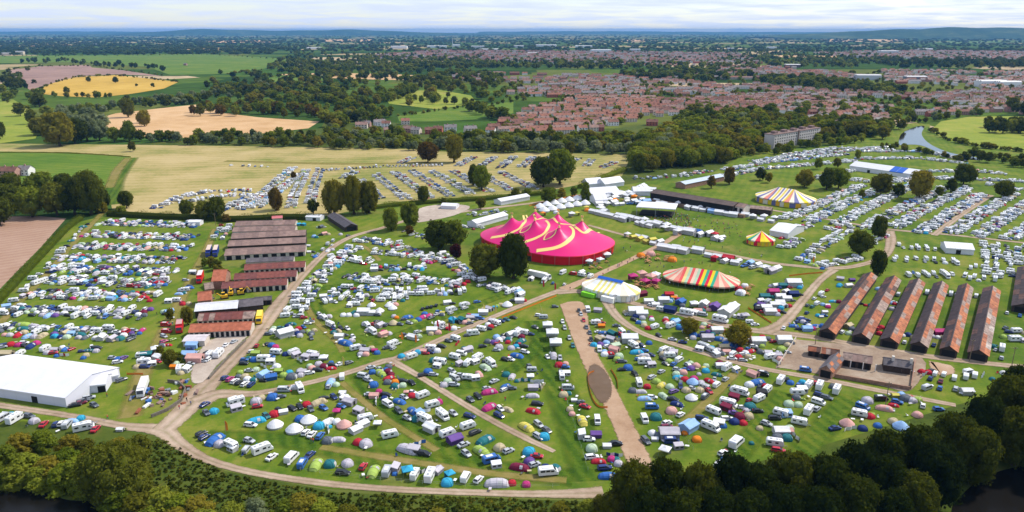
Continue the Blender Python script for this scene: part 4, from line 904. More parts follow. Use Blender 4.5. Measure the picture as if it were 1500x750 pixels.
bt = empty('big_top_tent', (ctr.x, ctr.y, 0), math.atan2(ud.y, ud.x))
tag(bt, 'huge pink big top tent with six peaks and yellow swirls', 'tent')
M_PINK = mat('magenta_canopy', (0.66, 0.006, 0.155), 0.42, 0.05, 0.12, 0.35)
M_RED = mat('red_tent_wall', (0.62, 0.006, 0.02), 0.55, 0.06, 0.3)
M_YEL = mat('yellow_canopy_stripe', (0.84, 0.60, 0.20), 0.5)
na, nr = 132, 30
m = MB(); rings = []
for j in range(nr + 1):
    f = (j / nr)
    rings.append([(bt_rad(2 * math.pi * i / na) * f * math.cos(2 * math.pi * i / na), bt_rad(2 * math.pi * i / na) * f * math.sin(2 * math.pi * i / na)) for i in range(na)])
m.v.append((0, 0, bt_z(0, 0)))
for r in rings[1:]: m.v += [(x, y, bt_z(x, y)) for x, y in r]
sl_ = m.slot(M_PINK)
for i in range(na): m.f.append((0, 1 + i, 1 + (i + 1) % na)); m.mi.append(sl_)
for j in range(nr - 1):
    for i in range(na):
        a = 1 + j * na + i; b = 1 + j * na + (i + 1) % na
        m.f.append((a, a + na, b + na, b)); m.mi.append(sl_)
part('canopy', m, bt, True)
m = MB()
m.loft([[(x * k, y * k, z) for x, y in rings[-1]] for k, z in ((.985, 0), (.992, 2.4), (.998, 4.95), (1.004, 5.1), (1.003, 4.4))], M_RED, cap=False)
wall_ = part('wall', m, bt, True)
for i in range(0, na, 4):      # side poles
    x, y = rings[-1][i]
    m = MB(); m.cyl((x * 1.012, y * 1.012, 0), (x * 1.012, y * 1.012, 5.1), .09, .09, M_STEEL, 5); part('side_pole', m, bt)
for a in (-1.95, -2.35, -1.2, 0.2):
    r_ = bt_rad(a) * .999; x, y = r_ * math.cos(a), r_ * math.sin(a); t = Vector((-math.sin(a), math.cos(a), 0))
    m = MB(); p = Vector((x, y, 0)); o_ = Vector((math.cos(a), math.sin(a), 0)) * .25
    m.loft([[p - t * 1.8 + o_, p + t * 1.8 + o_], [p - t * 1.8 + o_ + Vector((0, 0, 3)), p + t * 1.8 + o_ + Vector((0, 0, 3))]], M_DARK, cap=False, closed=False); part('doorway', m, wall_)
for pu, pv in POLES:
    z0 = bt_z(pu, pv)
    m = MB(); m.cyl((pu, pv, z0 - .3), (pu, pv, z0 + .7), .75, .5, M_YEL, 10); m.cyl((pu, pv, z0 + .7), (pu, pv, z0 + 3.0), .12, .08, M_STEEL, 6)
    m.box(pu - .9, pu + .9, pv - .05, pv + .05, z0 + 1.6, z0 + 2.7, M_YEL); part('king_pole_cap', m, bt)
def on_canopy(px, py):
    d = ray(px, py); o = Vector((0, 0, CAMH)); t = (CAMH - 22) / -d.z; st = .5 / d.length
    for _ in range(400):
        p = o + d * t; l = p - Vector((ctr.x, ctr.y, 0)); u = l.x * ud.x + l.y * ud.y; v = l.x * vd.x + l.y * vd.y
        if p.z <= bt_z(u, v): return Vector((u, v))
        t += st
    return Vector((u, v))
def swirl(zpts, w0, w1, closed=False):
    P = [on_canopy(680 + x / 6, 280 + y / 6) for x, y in zpts]
    P = catmull([Vector((p.x, p.y, 0)) for p in P] + ([Vector((P[0].x, P[0].y, 0))] if closed else []), 10)
    m = MB(); rr = []
    for i, p in enumerate(P):
        t = P[min(i + 1, len(P) - 1)] - P[max(i - 1, 0)]; t.normalize(); n_ = Vector((-t.y, t.x, 0))
        w = w0 + (w1 - w0) * i / (len(P) - 1)
        rr.append([(q.x, q.y, bt_z(q.x, q.y) + .10) for q in (p - n_ * w, p - n_ * w / 3, p + n_ * w / 3, p + n_ * w)])
    m.loft(rr, M_YEL, cap=False, closed=False); part('stripe', m, bt, True)
swirl([(520, 215), (540, 250), (505, 310), (430, 362), (340, 395), (235, 412)], .6, 1.25)
swirl([(715, 260), (745, 300), (715, 360), (640, 412), (560, 442), (485, 462)], .6, 1.3)
swirl([(925, 310), (960, 350), (945, 410), (880, 465), (780, 507), (635, 527)], .6, 1.4)
swirl([(545, 212), (620, 233), (720, 245), (820, 278), (930, 297), (990, 330), (1080, 360), (1185, 362)], .45, .8)
swirl([(592, 290), (520, 322), (490, 365), (530, 360), (575, 325)], .34, .34, True)
swirl([(812, 335), (740, 368), (700, 425), (740, 418), (793, 380)], .36, .36, True)
swirl([(285, 330), (320, 318), (352, 298)], .4, .8)

def stadium(name, label, pa, pb, R, wallh, peakh, side_cols, end_cols, wall=None, wall_cols=None, wave=0.0):
    """oblong canvas tent between two masts; every canvas panel is its own part"""
    a = G(*pa, peakh); b = G(*pb, peakh); d = b - a; d.z = 0; Ls = max(d.length, .01); rz = math.atan2(d.y, d.x)
    c = (a + b) / 2
    root = empty(name, (c.x, c.y, 0), rz); tag(root, label, 'tent')
    h = Ls / 2
    def zz(f): return wallh + (peakh - wallh) * (1 - f) ** 1.25
    steps = [0, .25, .55, 1.0]
    def panel(q0, q1, e0, e1, m_):
        mb = MB(); rows = []
        for f in steps:
            p = Vector(q0) * (1 - f) + Vector(e0) * f; q = Vector(q1) * (1 - f) + Vector(e1) * f
            rows.append([(p.x, p.y, zz(f)), (q.x, q.y, zz(f))])
        rows.append([(e0[0] * 1.004, e0[1] * 1.004, wallh - .7), (e1[0] * 1.004, e1[1] * 1.004, wallh - .7)])
        mb.loft(rows, m_, cap=False, closed=False); part('panel', mb, root)
    n = len(side_cols)
    for s in (-1, 1):
        for i, cc in enumerate(side_cols):
            x0 = -h + Ls * i / n; x1 = -h + Ls * (i + 1) / n
            if Ls > 1: panel((x0, 0, 0), (x1, 0, 0), (x0, s * R, 0), (x1, s * R, 0), cc)
    ne = 2 * len(end_cols) if Ls <= 1 else len(end_cols)
    for s in (-1, 1):
        k = len(end_cols)
        for i, cc in enumerate(end_cols):
            a0 = -math.pi / 2 + math.pi * i / k; a1 = -math.pi / 2 + math.pi * (i + 1) / k
            panel((s * h, 0, 0), (s * h, 0.001, 0), (s * (h + R * math.cos(a0)), R * math.sin(a0), 0), (s * (h + R * math.cos(a1)), R * math.sin(a1), 0), cc)
    # perimeter: wall or open with poles
    per = []
    for i in range(int(max(2, Ls / 3))): per.append((-h + Ls * i / max(2, int(Ls / 3)), -R))
    for i in range(12): per.append((h + R * math.cos(-math.pi / 2 + math.pi * i / 12), R * math.sin(-math.pi / 2 + math.pi * i / 12)))
    for i in range(int(max(2, Ls / 3))): per.append((h - Ls * i / max(2, int(Ls / 3)), R))
    for i in range(12): per.append((-h - R * math.cos(-math.pi / 2 + math.pi * i / 12), -R * math.sin(-math.pi / 2 + math.pi * i / 12)))
    for i, (x, y) in enumerate(per):
        mb = MB(); mb.cyl((x * .985, y * .985, 0), (x * .985, y * .985, wallh - .02), .07, .07, M_STEEL, 5); part('side_pole', mb, root)
        if wall_cols:
            x1, y1 = per[(i + 1) % len(per)]; mb = MB(); mc = wall_cols[i % len(wall_cols)]
            mb.loft([[(x * .975, y * .975, 0), (x1 * .975, y1 * .975, 0)], [(x * .975, y * .975, wallh - .05), (x1 * .975, y1 * .975, wallh - .05)]], mc, cap=False, closed=False); part('wall_panel', mb, root)
    for sx in ((-h, h) if Ls > 1 else (0,)):
        mb = MB(); mb.cyl((sx, 0, 0), (sx, 0, peakh + .8), .12, .08, M_STEEL, 6); part('mast', mb, root)
    return root
fb = lambda n, c, r=.7: mat('canvas_' + n, c, r, .05, .5, .2)
C_CREAM = fb('cream', (0.78, 0.70, 0.55)); C_PK = fb('coral', (0.70, 0.10, 0.09)); C_RD = fb('crimson', (0.66, 0.012, 0.05)); C_YL = fb('yellow', (0.78, 0.58, 0.02))
C_GN = fb('jade', (0.03, 0.36, 0.22)); C_PG = fb('pale_jade', (0.42, 0.55, 0.38)); C_WH = fb('white', (0.82, 0.82, 0.80)); C_BL = fb('dull_blue', (0.16, 0.16, 0.34)); C_RB = fb('royal_blue', (0.02, 0.11, 0.48)); C_PY = fb('pale_yellow', (0.80, 0.70, 0.22)); C_OR = fb('amber', (0.80, 0.42, 0.02)); C_SA = fb('salmon', (0.70, 0.25, 0.19)); C_PE = fb('peach', (0.72, 0.52, 0.38)); C_YS = fb('straw', (0.74, 0.56, 0.22))
stadium('striped_tent', 'long tent with red, yellow, green and cream stripes', (1003, 390.5), (1053, 397.5), 10.5, 2.9, 7.4, [C_PK, C_YS, C_PG, C_PK, C_PE, C_PG, C_RD, C_YL, C_GN, C_RD, C_YL, C_GN], [C_SA, C_PE, C_SA, C_PG, C_PK, C_PE, C_SA, C_PG, C_PK, C_PE, C_SA, C_PE])
t_ = stadium('striped_tent', 'cream and yellow striped tent with a blue ridge', (880, 404.5), (911, 411.5), 9.0, 3.4, 7.6, [C_WH, C_PY, C_WH, C_PY, C_WH, C_PY, C_WH, C_PY, C_WH], [C_WH, C_CREAM, C_WH, C_PY, C_WH, C_CREAM, C_WH], wall_cols=[C_WH, C_CREAM])
mb = MB(); L_ = (G(911, 411.5, 7.6) - G(880, 404.5, 7.6)).length / 2 + 1
mb.loft([[(-L_, -1.6, 7.05), (L_, -1.6, 7.05)], [(-L_, -.8, 7.45), (L_, -.8, 7.45)], [(-L_, 0, 7.85), (L_, 0, 7.85)], [(-L_, .8, 7.45), (L_, .8, 7.45)], [(-L_, 1.6, 7.05), (L_, 1.6, 7.05)]], C_RB, cap=False, closed=False); part('ridge_cover', mb, t_)
mb = MB(); mb.box(-9.5, -2.5, -11.2, -8.4, .02, 2.0, fb('lime_front', (0.22, 0.60, 0.03))); part('porch', mb, t_)
mb = MB(); mb.box(1.5, 8.0, -11.4, -8.4, .02, 2.4, C_WH); part('porch', mb, t_)
stadium('striped_tent', 'large tent with blue and yellow stripes behind the arena', (1140, 274), (1164, 277.5), 15.5, 4.2, 10.5, [C_BL, C_CREAM, C_YL, C_CREAM, C_BL, C_CREAM, C_YL, C_CREAM, C_BL, C_CREAM, C_YL], [C_SA, C_CREAM, C_BL, C_CREAM, C_YL, C_CREAM, C_BL, C_CREAM, C_OR, C_CREAM, C_YL, C_CREAM, C_BL, C_CREAM], wall_cols=[C_YL, C_BL, C_OR, C_CREAM])
stadium('striped_tent', 'small round tent with yellow, red and cream stripes', (1115.5, 338), (1115.6, 338), 8.3, 3.0, 7.4, [C_CREAM], [C_YL, C_RD, C_CREAM, C_GN, C_YL, C_CREAM, C_RD, C_PY, C_CREAM], wall_cols=[C_YL, C_RD, C_OR])

def marquee(name, label, a, b, D, wallh, ridgeh, m_roof, m_wall, band=None, bays=8, doors=(.42,), cat='marquee', hip=0.0):
    """gabled frame tent; a, b = pixels of the front wall's foot; D = depth in metres"""
    p = G(*a); q = G(*b); d = q - p; L = d.length; rz = math.atan2(d.y, d.x)
    root = empty(name, ((p.x + q.x) / 2, (p.y + q.y) / 2, 0), rz); tag(root, label, cat)
    w = MB(); h = L / 2
    w.box(-h, h, 0, D, 0, wallh, m_wall)
    for s in (-1, 1): w.poly([(s * h, 0, wallh), (s * h, D, wallh), (s * h, D / 2, ridgeh - .05)], m_wall)
    wl = part('wall', w, root)
    o = .25
    for side in (0, 1):
        for i in range(bays):
            x0 = -h - o + (L + 2 * o) * i / bays; x1 = -h - o + (L + 2 * o) * (i + 1) / bays
            ye = -o if side == 0 else D + o
            mm = band if band and i in (band[1]) else None
            mb = MB(); mb.loft([[(x0, D / 2, ridgeh), (x1, D / 2, ridgeh)], [(x0, (D / 2 + ye) / 2, (wallh + ridgeh) / 2 + .04), ((x0 + x1) / 2 + (x1 - x0) / 2, (D / 2 + ye) / 2, (wallh + ridgeh) / 2 + .04)], [(x0, ye, wallh + .02), (x1, ye, wallh + .02)], [(x0, ye, wallh - .5), (x1, ye, wallh - .5)]], band[0] if mm else m_roof, cap=False, closed=False)
            part('roof_panel', mb, root)
            if i:
                mb = MB(); yy = -.02 if side == 0 else D + .02
                mb.box(x0 - .09, x0 + .09, min(yy, yy * 1), max(yy, yy) + .001, 0, wallh - .5, mat('marquee_upright', (0.62, 0.62, 0.66), .5)); part('upright', mb, wl)
                mb = MB(); mb.cyl((x0, D / 2, ridgeh + .03), (x0, ye, wallh + .06), .06, .06, m_roof, 4); part('rafter_seam', mb, root)
    for f in doors:
        mb = MB(); x = -h + L * f; mb.box(x - 1.2, x + 1.2, -.08, -.03, 0, min(2.4, wallh - .3), M_DARK); part('doorway', mb, wl)
    return root
lm = marquee('marquee', 'huge white hall marquee in the lower left', (-62, 573), (98, 597), 24.0, 3.6, 6.6, M_PVC, mat('marquee_wall', (0.66, 0.66, 0.74), .5), bays=9, doors=(.72,))  # wall: lavender shade of the white sheet put into its colour
mq = G(141, 575); ml = G(128, 579); 
marquee('marquee', 'small white tent joined to the right of the hall marquee', (124, 577), (156, 574), 8.0, 3.0, 4.8, M_PVC, mat('marquee_wall', (0.66, 0.66, 0.74), .5), bays=3, doors=(.8,))
marquee('marquee', 'tiny white tent at the end of the hall marquee', (156, 562), (174, 558), 6, 2.4, 4.0, M_PVC, mat('marquee_wall', (0.66, 0.66, 0.74), .5), bays=2, doors=())
marquee('marquee', 'long white marquee with a blue band in the far field', (1244, 249), (1342, 263), 20.0, 4.0, 7.0, M_PVC, M_PVC, band=(C_RB, (6, 7)), bays=10, doors=(.3,))
marquee('marquee', 'white hall tent below the pale road on the right', (1385, 371), (1426, 374), 13, 3.2, 5.2, M_PVC, M_PVC, bays=6, doors=(.45,))
marquee('marquee', 'white marquee beside the small round striped tent', (1127, 345), (1154, 350), 24, 3.4, 6.0, M_PVC, M_PVC, bays=4, doors=())
marquee('marquee', 'large white marquee at the back of the food area', (866, 292), (908, 289), 16, 4.2, 7.2, M_PVC, M_PVC, bays=5, doors=(.4,))
marquee('marquee', 'white marquee in front of the dark grandstand end', (928, 287), (952, 287), 12, 3.6, 6.0, M_PVC, M_PVC, bays=4, doors=())
marquee('marquee', 'white tent left of the pink big top', (698, 334), (744, 321), 8, 3.0, 4.6, M_PVC, M_PVC, bays=7, doors=())
marquee('marquee', 'low white marquee along the hedge behind the pink big top', (734, 301), (776, 293), 8, 3.0, 4.4, M_PVC, M_PVC, bays=7, doors=())
marquee('marquee', 'white flat tent in the paved yard', (646, 306), (668, 307), 9, 2.4, 3.4, M_PVC, M_PVC, bays=3, doors=())
marquee('marquee', 'white box tent on the hedge above the left field', (276, 331), (293, 331), 6, 2.6, 3.4, M_PVC, M_PVC, bays=2, doors=())
marquee('marquee', 'white tent beside the black-roofed barn', (448, 323), (469, 324), 7, 2.6, 3.6, M_PVC, M_PVC, bays=3, doors=(.6,))
for x0, y0, x1, y1, lb in ((862, 276, 884, 274, 'tall white peaked tent at the far left of the food area'), (886, 276, 914, 272, 'white peaked tent behind the food area'), (872, 300, 890, 299, 'white peaked tent beside the pointed tree')):
    marquee('marquee', lb, (x0, y0), (x1, y1), 12, 3.4, 7.0, M_PVC, M_PVC, bays=3, doors=())
# stage canopy
st = empty('stage_canopy', G(962, 314), gang(962, 314, -4)); tag(st, 'flat white stage canopy in the crowded arena', 'stage')
mb = MB(); mb.loft([[(-13, -9, 6), (13, -9, 6), (13, 9, 6), (-13, 9, 6)], [(-13, -9, 6.5), (13, -9, 6.5), (13, 9, 6.5), (-13, 9, 6.5)], [(-11, 0, 8), (11, 0, 8), (11, .2, 8), (-11, .2, 8)]], M_PVC); part('roof', mb, st)
for x in (-12.5, 0, 12.5):
    for y in (-8.5, 8.5): mb = MB(); mb.cyl((x, y, 0), (x, y, 6.05), .2, .2, M_STEEL, 6); part('leg', mb, st)
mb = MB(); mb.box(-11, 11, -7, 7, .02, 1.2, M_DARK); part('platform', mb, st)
# yurts: two rows of small round white tents
for x, y in ((791, 305), (801, 302), (812, 299.5), (823, 297), (834, 295), (845, 293), (855, 291)): 
    p = G(x, y); item('b', 'w', p.x, p.y, 0, 'in the back row of round white tents', 1.5)
for x, y in ((797, 310), (809, 308), (821, 305.5), (833, 303.5), (845, 301.5), (857, 300)):
    p = G(x, y); item('b', 'w', p.x, p.y, 0, 'in the front row of round white tents', 1.5)

# ------------------------------------------------------------------ sheds and farm buildings
def rustmats():
    out = []
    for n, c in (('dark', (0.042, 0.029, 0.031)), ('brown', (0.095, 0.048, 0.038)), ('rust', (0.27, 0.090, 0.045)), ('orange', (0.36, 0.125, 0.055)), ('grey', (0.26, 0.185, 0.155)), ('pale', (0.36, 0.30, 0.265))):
        out.append(mat('corrugated_' + n, c, .75, .45, .6, .2, bump=.15))
    return out
RUST = rustmats()
M_ASB = [mat('grey_cement_sheet_%s' % 'abc'[i], c, .85, .22, .5, .15) for i, c in enumerate([(0.225, 0.150, 0.130), (0.255, 0.170, 0.146), (0.20, 0.135, 0.12)])]
M_TILE = [mat('red_roof_sheet_%s' % 'abc'[i], c, .8, .25, .6, .15) for i, c in enumerate([(0.185, 0.062, 0.052), (0.21, 0.07, 0.056), (0.165, 0.060, 0.055)])]
M_TILEO = [mat('orange_roof_tile_%s' % 'ab'[i], c, .8, .22, .6, .15) for i, c in enumerate([(0.36, 0.115, 0.065), (0.40, 0.13, 0.075)])]
M_SLATE = [mat('dark_slate_%s' % 'ab'[i], c, .7, .25, .6, .2) for i, c in enumerate([(0.095, 0.085, 0.095), (0.12, 0.105, 0.115)])]
M_WHITEROOF = [mat('white_metal_roof', (0.62, 0.62, 0.66), .5, .08, .4)]
M_BRICKW = mat('old_brick_wall', (0.30, 0.17, 0.12), .9, .3, 1.2)
M_TIMBER = mat('dark_timber_boarding', (0.05, 0.035, 0.028), .85, .35, 2.0)
M_RENDER = mat('pale_rendered_wall', (0.52, 0.46, 0.40), .9, .15, .8)
def gable(name, label, a, b, D, eave, ridge, roofs, wallm, npan=8, open_front=0, cat='shed', zref=None, over=.3, roof_b=None):
    """long gabled shed: a, b = pixels of the front eave's ends at height `eave`; D = depth (m) away from the viewer"""
    z = eave if zref is None else zref
    p = G(*a, z); q = G(*b, z); d = q - p; d.z = 0; L = d.length; h = L / 2; rz = math.atan2(d.y, d.x)
    root = empty(name, ((p.x + q.x) / 2, (p.y + q.y) / 2, 0), rz); tag(root, label, cat)
    w = MB(); y0, y1 = over, D - over
    w.box(-h + over, h - over, y0, y1, 0, eave - .05, wallm)
    for s in (-1, 1): w.poly([(s * (h - over), y0, eave - .05), (s * (h - over), y1, eave - .05), (s * (h - over), D / 2, ridge - .15)], wallm)
    wl = part('wall', w, root)
    for i in range(open_front):
        x0 = -h + over + (L - 2 * over) * (i + .2) / open_front; x1 = -h + over + (L - 2 * over) * (i + .8) / open_front
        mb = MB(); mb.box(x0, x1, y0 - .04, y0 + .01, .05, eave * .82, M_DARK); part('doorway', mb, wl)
    cap_ = MB(); cap_.loft([[(-h, D / 2 - .3, ridge - .02), (h, D / 2 - .3, ridge - .02)], [(-h, D / 2, ridge + .10), (h, D / 2, ridge + .10)], [(-h, D / 2 + .3, ridge - .02), (h, D / 2 + .3, ridge - .02)]], roofs[0], cap=False, closed=False)
    rf = part('roof', cap_, root)
    for side, rs in ((0, roofs), (1, roof_b or roofs)):
        for i in range(npan):
            x0 = -h + L * i / npan + .015; x1 = -h + L * (i + 1) / npan - .015
            ye = 0 if side == 0 else D; dz = random.uniform(-.025, .025)
            e_ = Vector((0, ye, eave - .1 + dz)); r_ = Vector((0, D / 2, ridge + dz))
            mb = MB()
            lo = [(x0, e_.y, e_.z), (x1, e_.y, e_.z), (x1, r_.y, r_.z), (x0, r_.y, r_.z)]
            mb.loft([[(x, y, zz - .12) for x, y, zz in lo], lo], random.choice(rs)); part('roof_panel', mb, rf)
    return root
# block of sheds on the left (front eave given left to right)
z6 = lambda x, y: (300 + x / 6, 310 + y / 6)
for i, (xa, ya, xb, yb, D, rf, wl, of, lb) in enumerate([
        (258, 124, 792, 112, 11, M_ASB, M_RENDER, 0, 'grey-roofed shed at the back of the shed block'),
        (236, 176, 790, 162, 11, M_ASB, M_RENDER, 0, 'second grey-roofed shed from the back of the block'),
        (226, 238, 886, 206, 13, M_ASB, M_TIMBER, 0, 'third grey-roofed shed from the back of the block'),
        (196, 304, 886, 272, 13, M_ASB, M_TIMBER, 0, 'fourth grey-roofed shed from the back of the block'),
        (166, 386, 884, 348, 14, M_ASB, M_RENDER, 9, 'front grey-roofed shed, widest of the block'),
        (356, 446, 780, 426, 8, M_SLATE, M_RENDER, 0, 'short dark slate shed in the middle of the block'),
        (340, 514, 880, 484, 10, M_TILE, M_RENDER, 12, 'upper red-roofed stable shed'),
        (250, 598, 806, 566, 10, M_TILE, M_RENDER, 12, 'middle red-roofed stable shed'),
        (140, 676, 722, 640, 10, M_TILE, M_RENDER, 10, 'lower red-roofed stable shed with a grey end')]):
    gable('stable_shed', lb, z6(xa, ya), z6(xb, yb), D, 2.9, 4.5 if D > 8 else 4.0, rf, wl, npan=11, open_front=of)
gable('stable_shed', 'dull pink roofed stable beside the yellow bus', (288, 470), (371, 466), 9, 2.9, 4.6, [M_TILE[0], RUST[4], M_TILE[2]], M_RENDER, npan=10, open_front=11)
gable('stable_shed', 'bright orange roofed stable, lowest of the left sheds', (275, 487), (367, 483), 9, 2.9, 4.8, M_TILEO, M_RENDER, npan=10, open_front=12)
gable('barn', 'barn with a plain white metal roof', (284, 456), (348, 451), 11, 3.4, 4.8, M_WHITEROOF, M_TIMBER, npan=9, cat='barn')
gable('barn', 'dark slate barn right of the white roof', (349, 450), (386, 446), 11, 3.0, 4.6, M_SLATE, M_TIMBER, npan=5, cat='barn')
gable('shed', 'small dark open shed beside the gravel road', (372, 441), (398, 439), 6, 2.6, 3.4, M_SLATE, M_TIMBER, npan=4, open_front=3)
gable('shed', 'low shed with a pale flat roof in the farm yard', (266, 500), (300, 499), 7, 2.6, 3.0, [mat('pale_felt_roof', (0.55, 0.50, 0.52), .8, .1, .5)], M_RENDER, npan=4)
gable('farmhouse', 'red-tiled farmhouse behind a round shrub', (309, 412), (330, 411), 14, 4.5, 8.0, M_TILEO, M_BRICKW, npan=4, cat='house')
gable('cottage', 'small red-roofed cottage beside the white-roofed barn', (289, 441), (310, 439), 9, 3.2, 6.0, M_TILEO, M_BRICKW, npan=4, cat='house')
gable('cottage', 'grey-roofed outhouse between the two red-roofed houses', (300, 424), (314, 422), 7, 3.0, 5.0, [RUST[4]], M_BRICKW, npan=3, cat='house')
gable('shed', 'little pink-roofed shed on top of the shed block hedge', (398, 320), (414, 319), 5, 2.6, 3.6, [mat('pink_sheet', (0.55, 0.16, 0.17), .7, .1)], M_RENDER, npan=3)
# black-roofed barn seen along its length
def long_shed(name, label, near_l, near_r, far_l, far_r, eave, ridge, left_mats, right_mats, wallm, npan=12, cat='shed', gap=None):
    """shed running away from the viewer, given by the feet of its four corners in photo pixels"""
    nl, nr_, fl, fr = G(*near_l), G(*near_r), G(*far_l), G(*far_r)
    n0 = (nl + nr_) / 2; f0 = (fl + fr) / 2; d = f0 - n0; L = d.length; W = ((nr_ - nl).length + (fr - fl).length) / 2
    rz = math.atan2(d.y, d.x)
    W = abs((nr_ - nl).x * -math.sin(rz) + (nr_ - nl).y * math.cos(rz)) * .5 + abs((fr - fl).x * -math.sin(rz) + (fr - fl).y * math.cos(rz)) * .5
    root = empty(name, ((n0.x + f0.x) / 2, (n0.y + f0.y) / 2, 0), rz); tag(root, label, cat)
    h = L / 2; w = W / 2
    mb = MB(); mb.box(-h + .3, h - .3, -w + .3, w - .3, 0, eave, wallm)
    for s in (-1, 1): mb.poly([(s * (h - .3), -w + .3, eave), (s * (h - .3), w - .3, eave), (s * (h - .3), 0, ridge - .15)], wallm)
    wl = part('wall', mb, root)
    mb = MB(); mb.box(-h + .24, -h + .29, -w * .7, w * .7, .05, eave * .95, M_DARK); part('doorway', mb, wl)
    mb = MB(); mb.loft([[(-h, -.3, ridge - .02), (h, -.3, ridge - .02)], [(-h, 0, ridge + .1), (h, 0, ridge + .1)], [(-h, .3, ridge - .02), (h, .3, ridge - .02)]], left_mats[0], cap=False, closed=False)
    rf = part('roof', mb, root)
    for s, ms in ((1, left_mats), (-1, right_mats)):
        for i in range(npan):
            x0 = -h + L * i / npan + .02; x1 = -h + L * (i + 1) / npan - .02; dz = random.uniform(-.03, .03)
            for j in range(2):
                ya = s * (w + .1) * j / 2; yb = s * (w + .1) * (j + 1) / 2
                za = ridge + (eave - .15 - ridge) * j / 2; zb = ridge + (eave - .15 - ridge) * (j + 1) / 2
                lo = [(x0, ya, za + dz - .012 * j), (x1, ya, za + dz - .012 * j), (x1, yb, zb + dz - .012 * j), (x0, yb, zb + dz - .012 * j)]
                mb = MB(); mb.loft([[(x, y, q - .1) for x, y, q in lo], lo], random.choice(ms)); part('roof_panel', mb, rf)
    return root
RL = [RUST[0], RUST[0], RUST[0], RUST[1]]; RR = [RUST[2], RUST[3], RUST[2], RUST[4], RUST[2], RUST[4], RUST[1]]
for i, (nl, nr_, fl, fr) in enumerate([((1197, 495), (1224, 498), (1263, 410), (1285, 412)), ((1246, 502), (1273, 506), (1296, 415), (1320, 418)), ((1287, 508), (1315, 512), (1331, 419), (1355, 422)), ((1331, 515), (1358, 518), (1366, 423), (1389, 426)), ((1374, 522), (1402, 525), (1402, 427), (1425, 429)), ((1415, 527), (1447, 531), (1438, 431), (1465, 433)), ((1479, 458), (1516, 461), (1489, 400), (1520, 402))]):
    rr = [RR, RR, [RUST[2], RUST[3], RUST[4], RUST[3]], [RUST[4], RUST[2], RUST[4], RUST[3]], [RUST[3], RUST[2], RUST[3], RUST[4]], [RUST[3], RUST[4], RUST[5], RUST[2]], RR][i]
    long_shed('rusty_shed', ['first rusty long shed from the left, with a patched grey slope', 'second rusty long shed from the left', 'third rusty long shed from the left', 'fourth rusty long shed, with a greyer roof', 'fifth rusty long shed from the left', 'sixth rusty long shed, with pale patches near the front', 'rusty shed cut by the right edge of the picture'][i], nl, nr_, fl, fr, 2.9, 4.7, RL, rr, M_TIMBER, npan=13 if i < 6 else 8)
long_shed('barn', 'black-roofed barn on the green beside tall trees', (505, 341), (526, 337), (482, 323), (496, 320), 3.2, 5.0, [M_SLATE[0]], [M_SLATE[0]], M_TIMBER, npan=7, cat='barn')
# stable yard
gable('stable', 'open-fronted stable with four white posts', (1234, 526), (1278, 533), 7, 3.0, 4.6, [RUST[4], M_ASB[0], M_ASB[1]], M_TIMBER, npan=6, open_front=4, cat='stable')
gable('stable', 'dark slate stable with two pale chimneys', (1294, 534), (1336, 540), 7, 2.8, 4.4, M_SLATE, M_TIMBER, npan=6, open_front=0, cat='stable')
gable('stable', 'small rusty-roofed stable at the left of the yard', (1183, 513), (1202, 516), 5, 2.6, 3.6, RUST[1:3], M_TIMBER, npan=3, open_front=2, cat='stable')
gable('stable', 'patchy rusty stable beside the open-fronted one', (1203, 517), (1230, 521), 6, 2.6, 3.8, [RUST[2], RUST[4], RUST[1]], M_TIMBER, npan=4, open_front=2, cat='stable')
long_shed('barn', 'dark barn with two orange roof patches in the stable yard', (1199, 552), (1217, 556), (1212, 532), (1238, 536), 3.0, 5.0, [M_SLATE[0], M_SLATE[1]], [RUST[3], M_SLATE[1], RUST[3], M_SLATE[1]], M_BRICKW, npan=5, cat='barn')
_s = [o for o in ROOT.objects if o.get('label', '').startswith(('open-fronted stable', 'dark slate stable'))]
for o in _s:
    if o['label'].startswith('open'):
        for x in (-6.3, -2.1, 2.1, 6.3):
            mb = MB(); mb.box(x - .16, x + .16, -.1, .2, 0, 2.9, mat('white_post_paint', (0.7, 0.68, 0.64), .7)); part('post', mb, o)
    else:
        for x in (-1.5, 4.5):
            mb = MB(); mb.box(x - .45, x + .45, 2.2, 3.1, 3.4, 5.6, mat('pale_chimney_render', (0.66, 0.62, 0.56), .8)); part('chimney', mb, o)
def wall_line(name, label, pts, hgt, th, m_, cat='wall'):
    w = [G(*p) for p in pts]; root = empty(name, w[0]); tag(root, label, cat)
    for a, b in zip(w, w[1:]):
        d = (b - a).normalized(); n_ = Vector((-d.y, d.x, 0)) * th / 2; mb = MB(); o = w[0]
        r = [a - n_ - o, b - n_ - o, b + n_ - o, a + n_ - o]
        mb.loft([[tuple(x) for x in r], [(x.x, x.y, hgt) for x in r]], m_); part('wall_section', mb, root)
wall_line('yard_wall', 'low brown wall along the front of the stable yard', [(1222, 553), (1280, 563), (1332, 572)], 1.5, .35, M_BRICKW)
wall_line('yard_wall', 'boundary wall at the right side of the stable yard', [(1340, 530), (1334, 571)], 1.6, .3, M_BRICKW)
wall_line('yard_wall', 'pale fence wall at the left side of the stable yard', [(1166, 497), (1140, 537)], 1.3, .2, M_RENDER)
wall_line('yard_wall', 'stone wall beside the gravel road below the sheds', [(360, 500), (332, 528), (306, 556)], 1.1, .4, mat('old_stone_wall', (0.14, 0.12, 0.10), .9, .3, 1.5))
wall_line('yard_wall', 'curved stone wall round the scrap heap', [(246, 560), (262, 562), (272, 572), (266, 588), (246, 602), (222, 612)], 1.2, .4, mat('old_stone_wall', (0.14, 0.12, 0.10), .9, .3, 1.5))
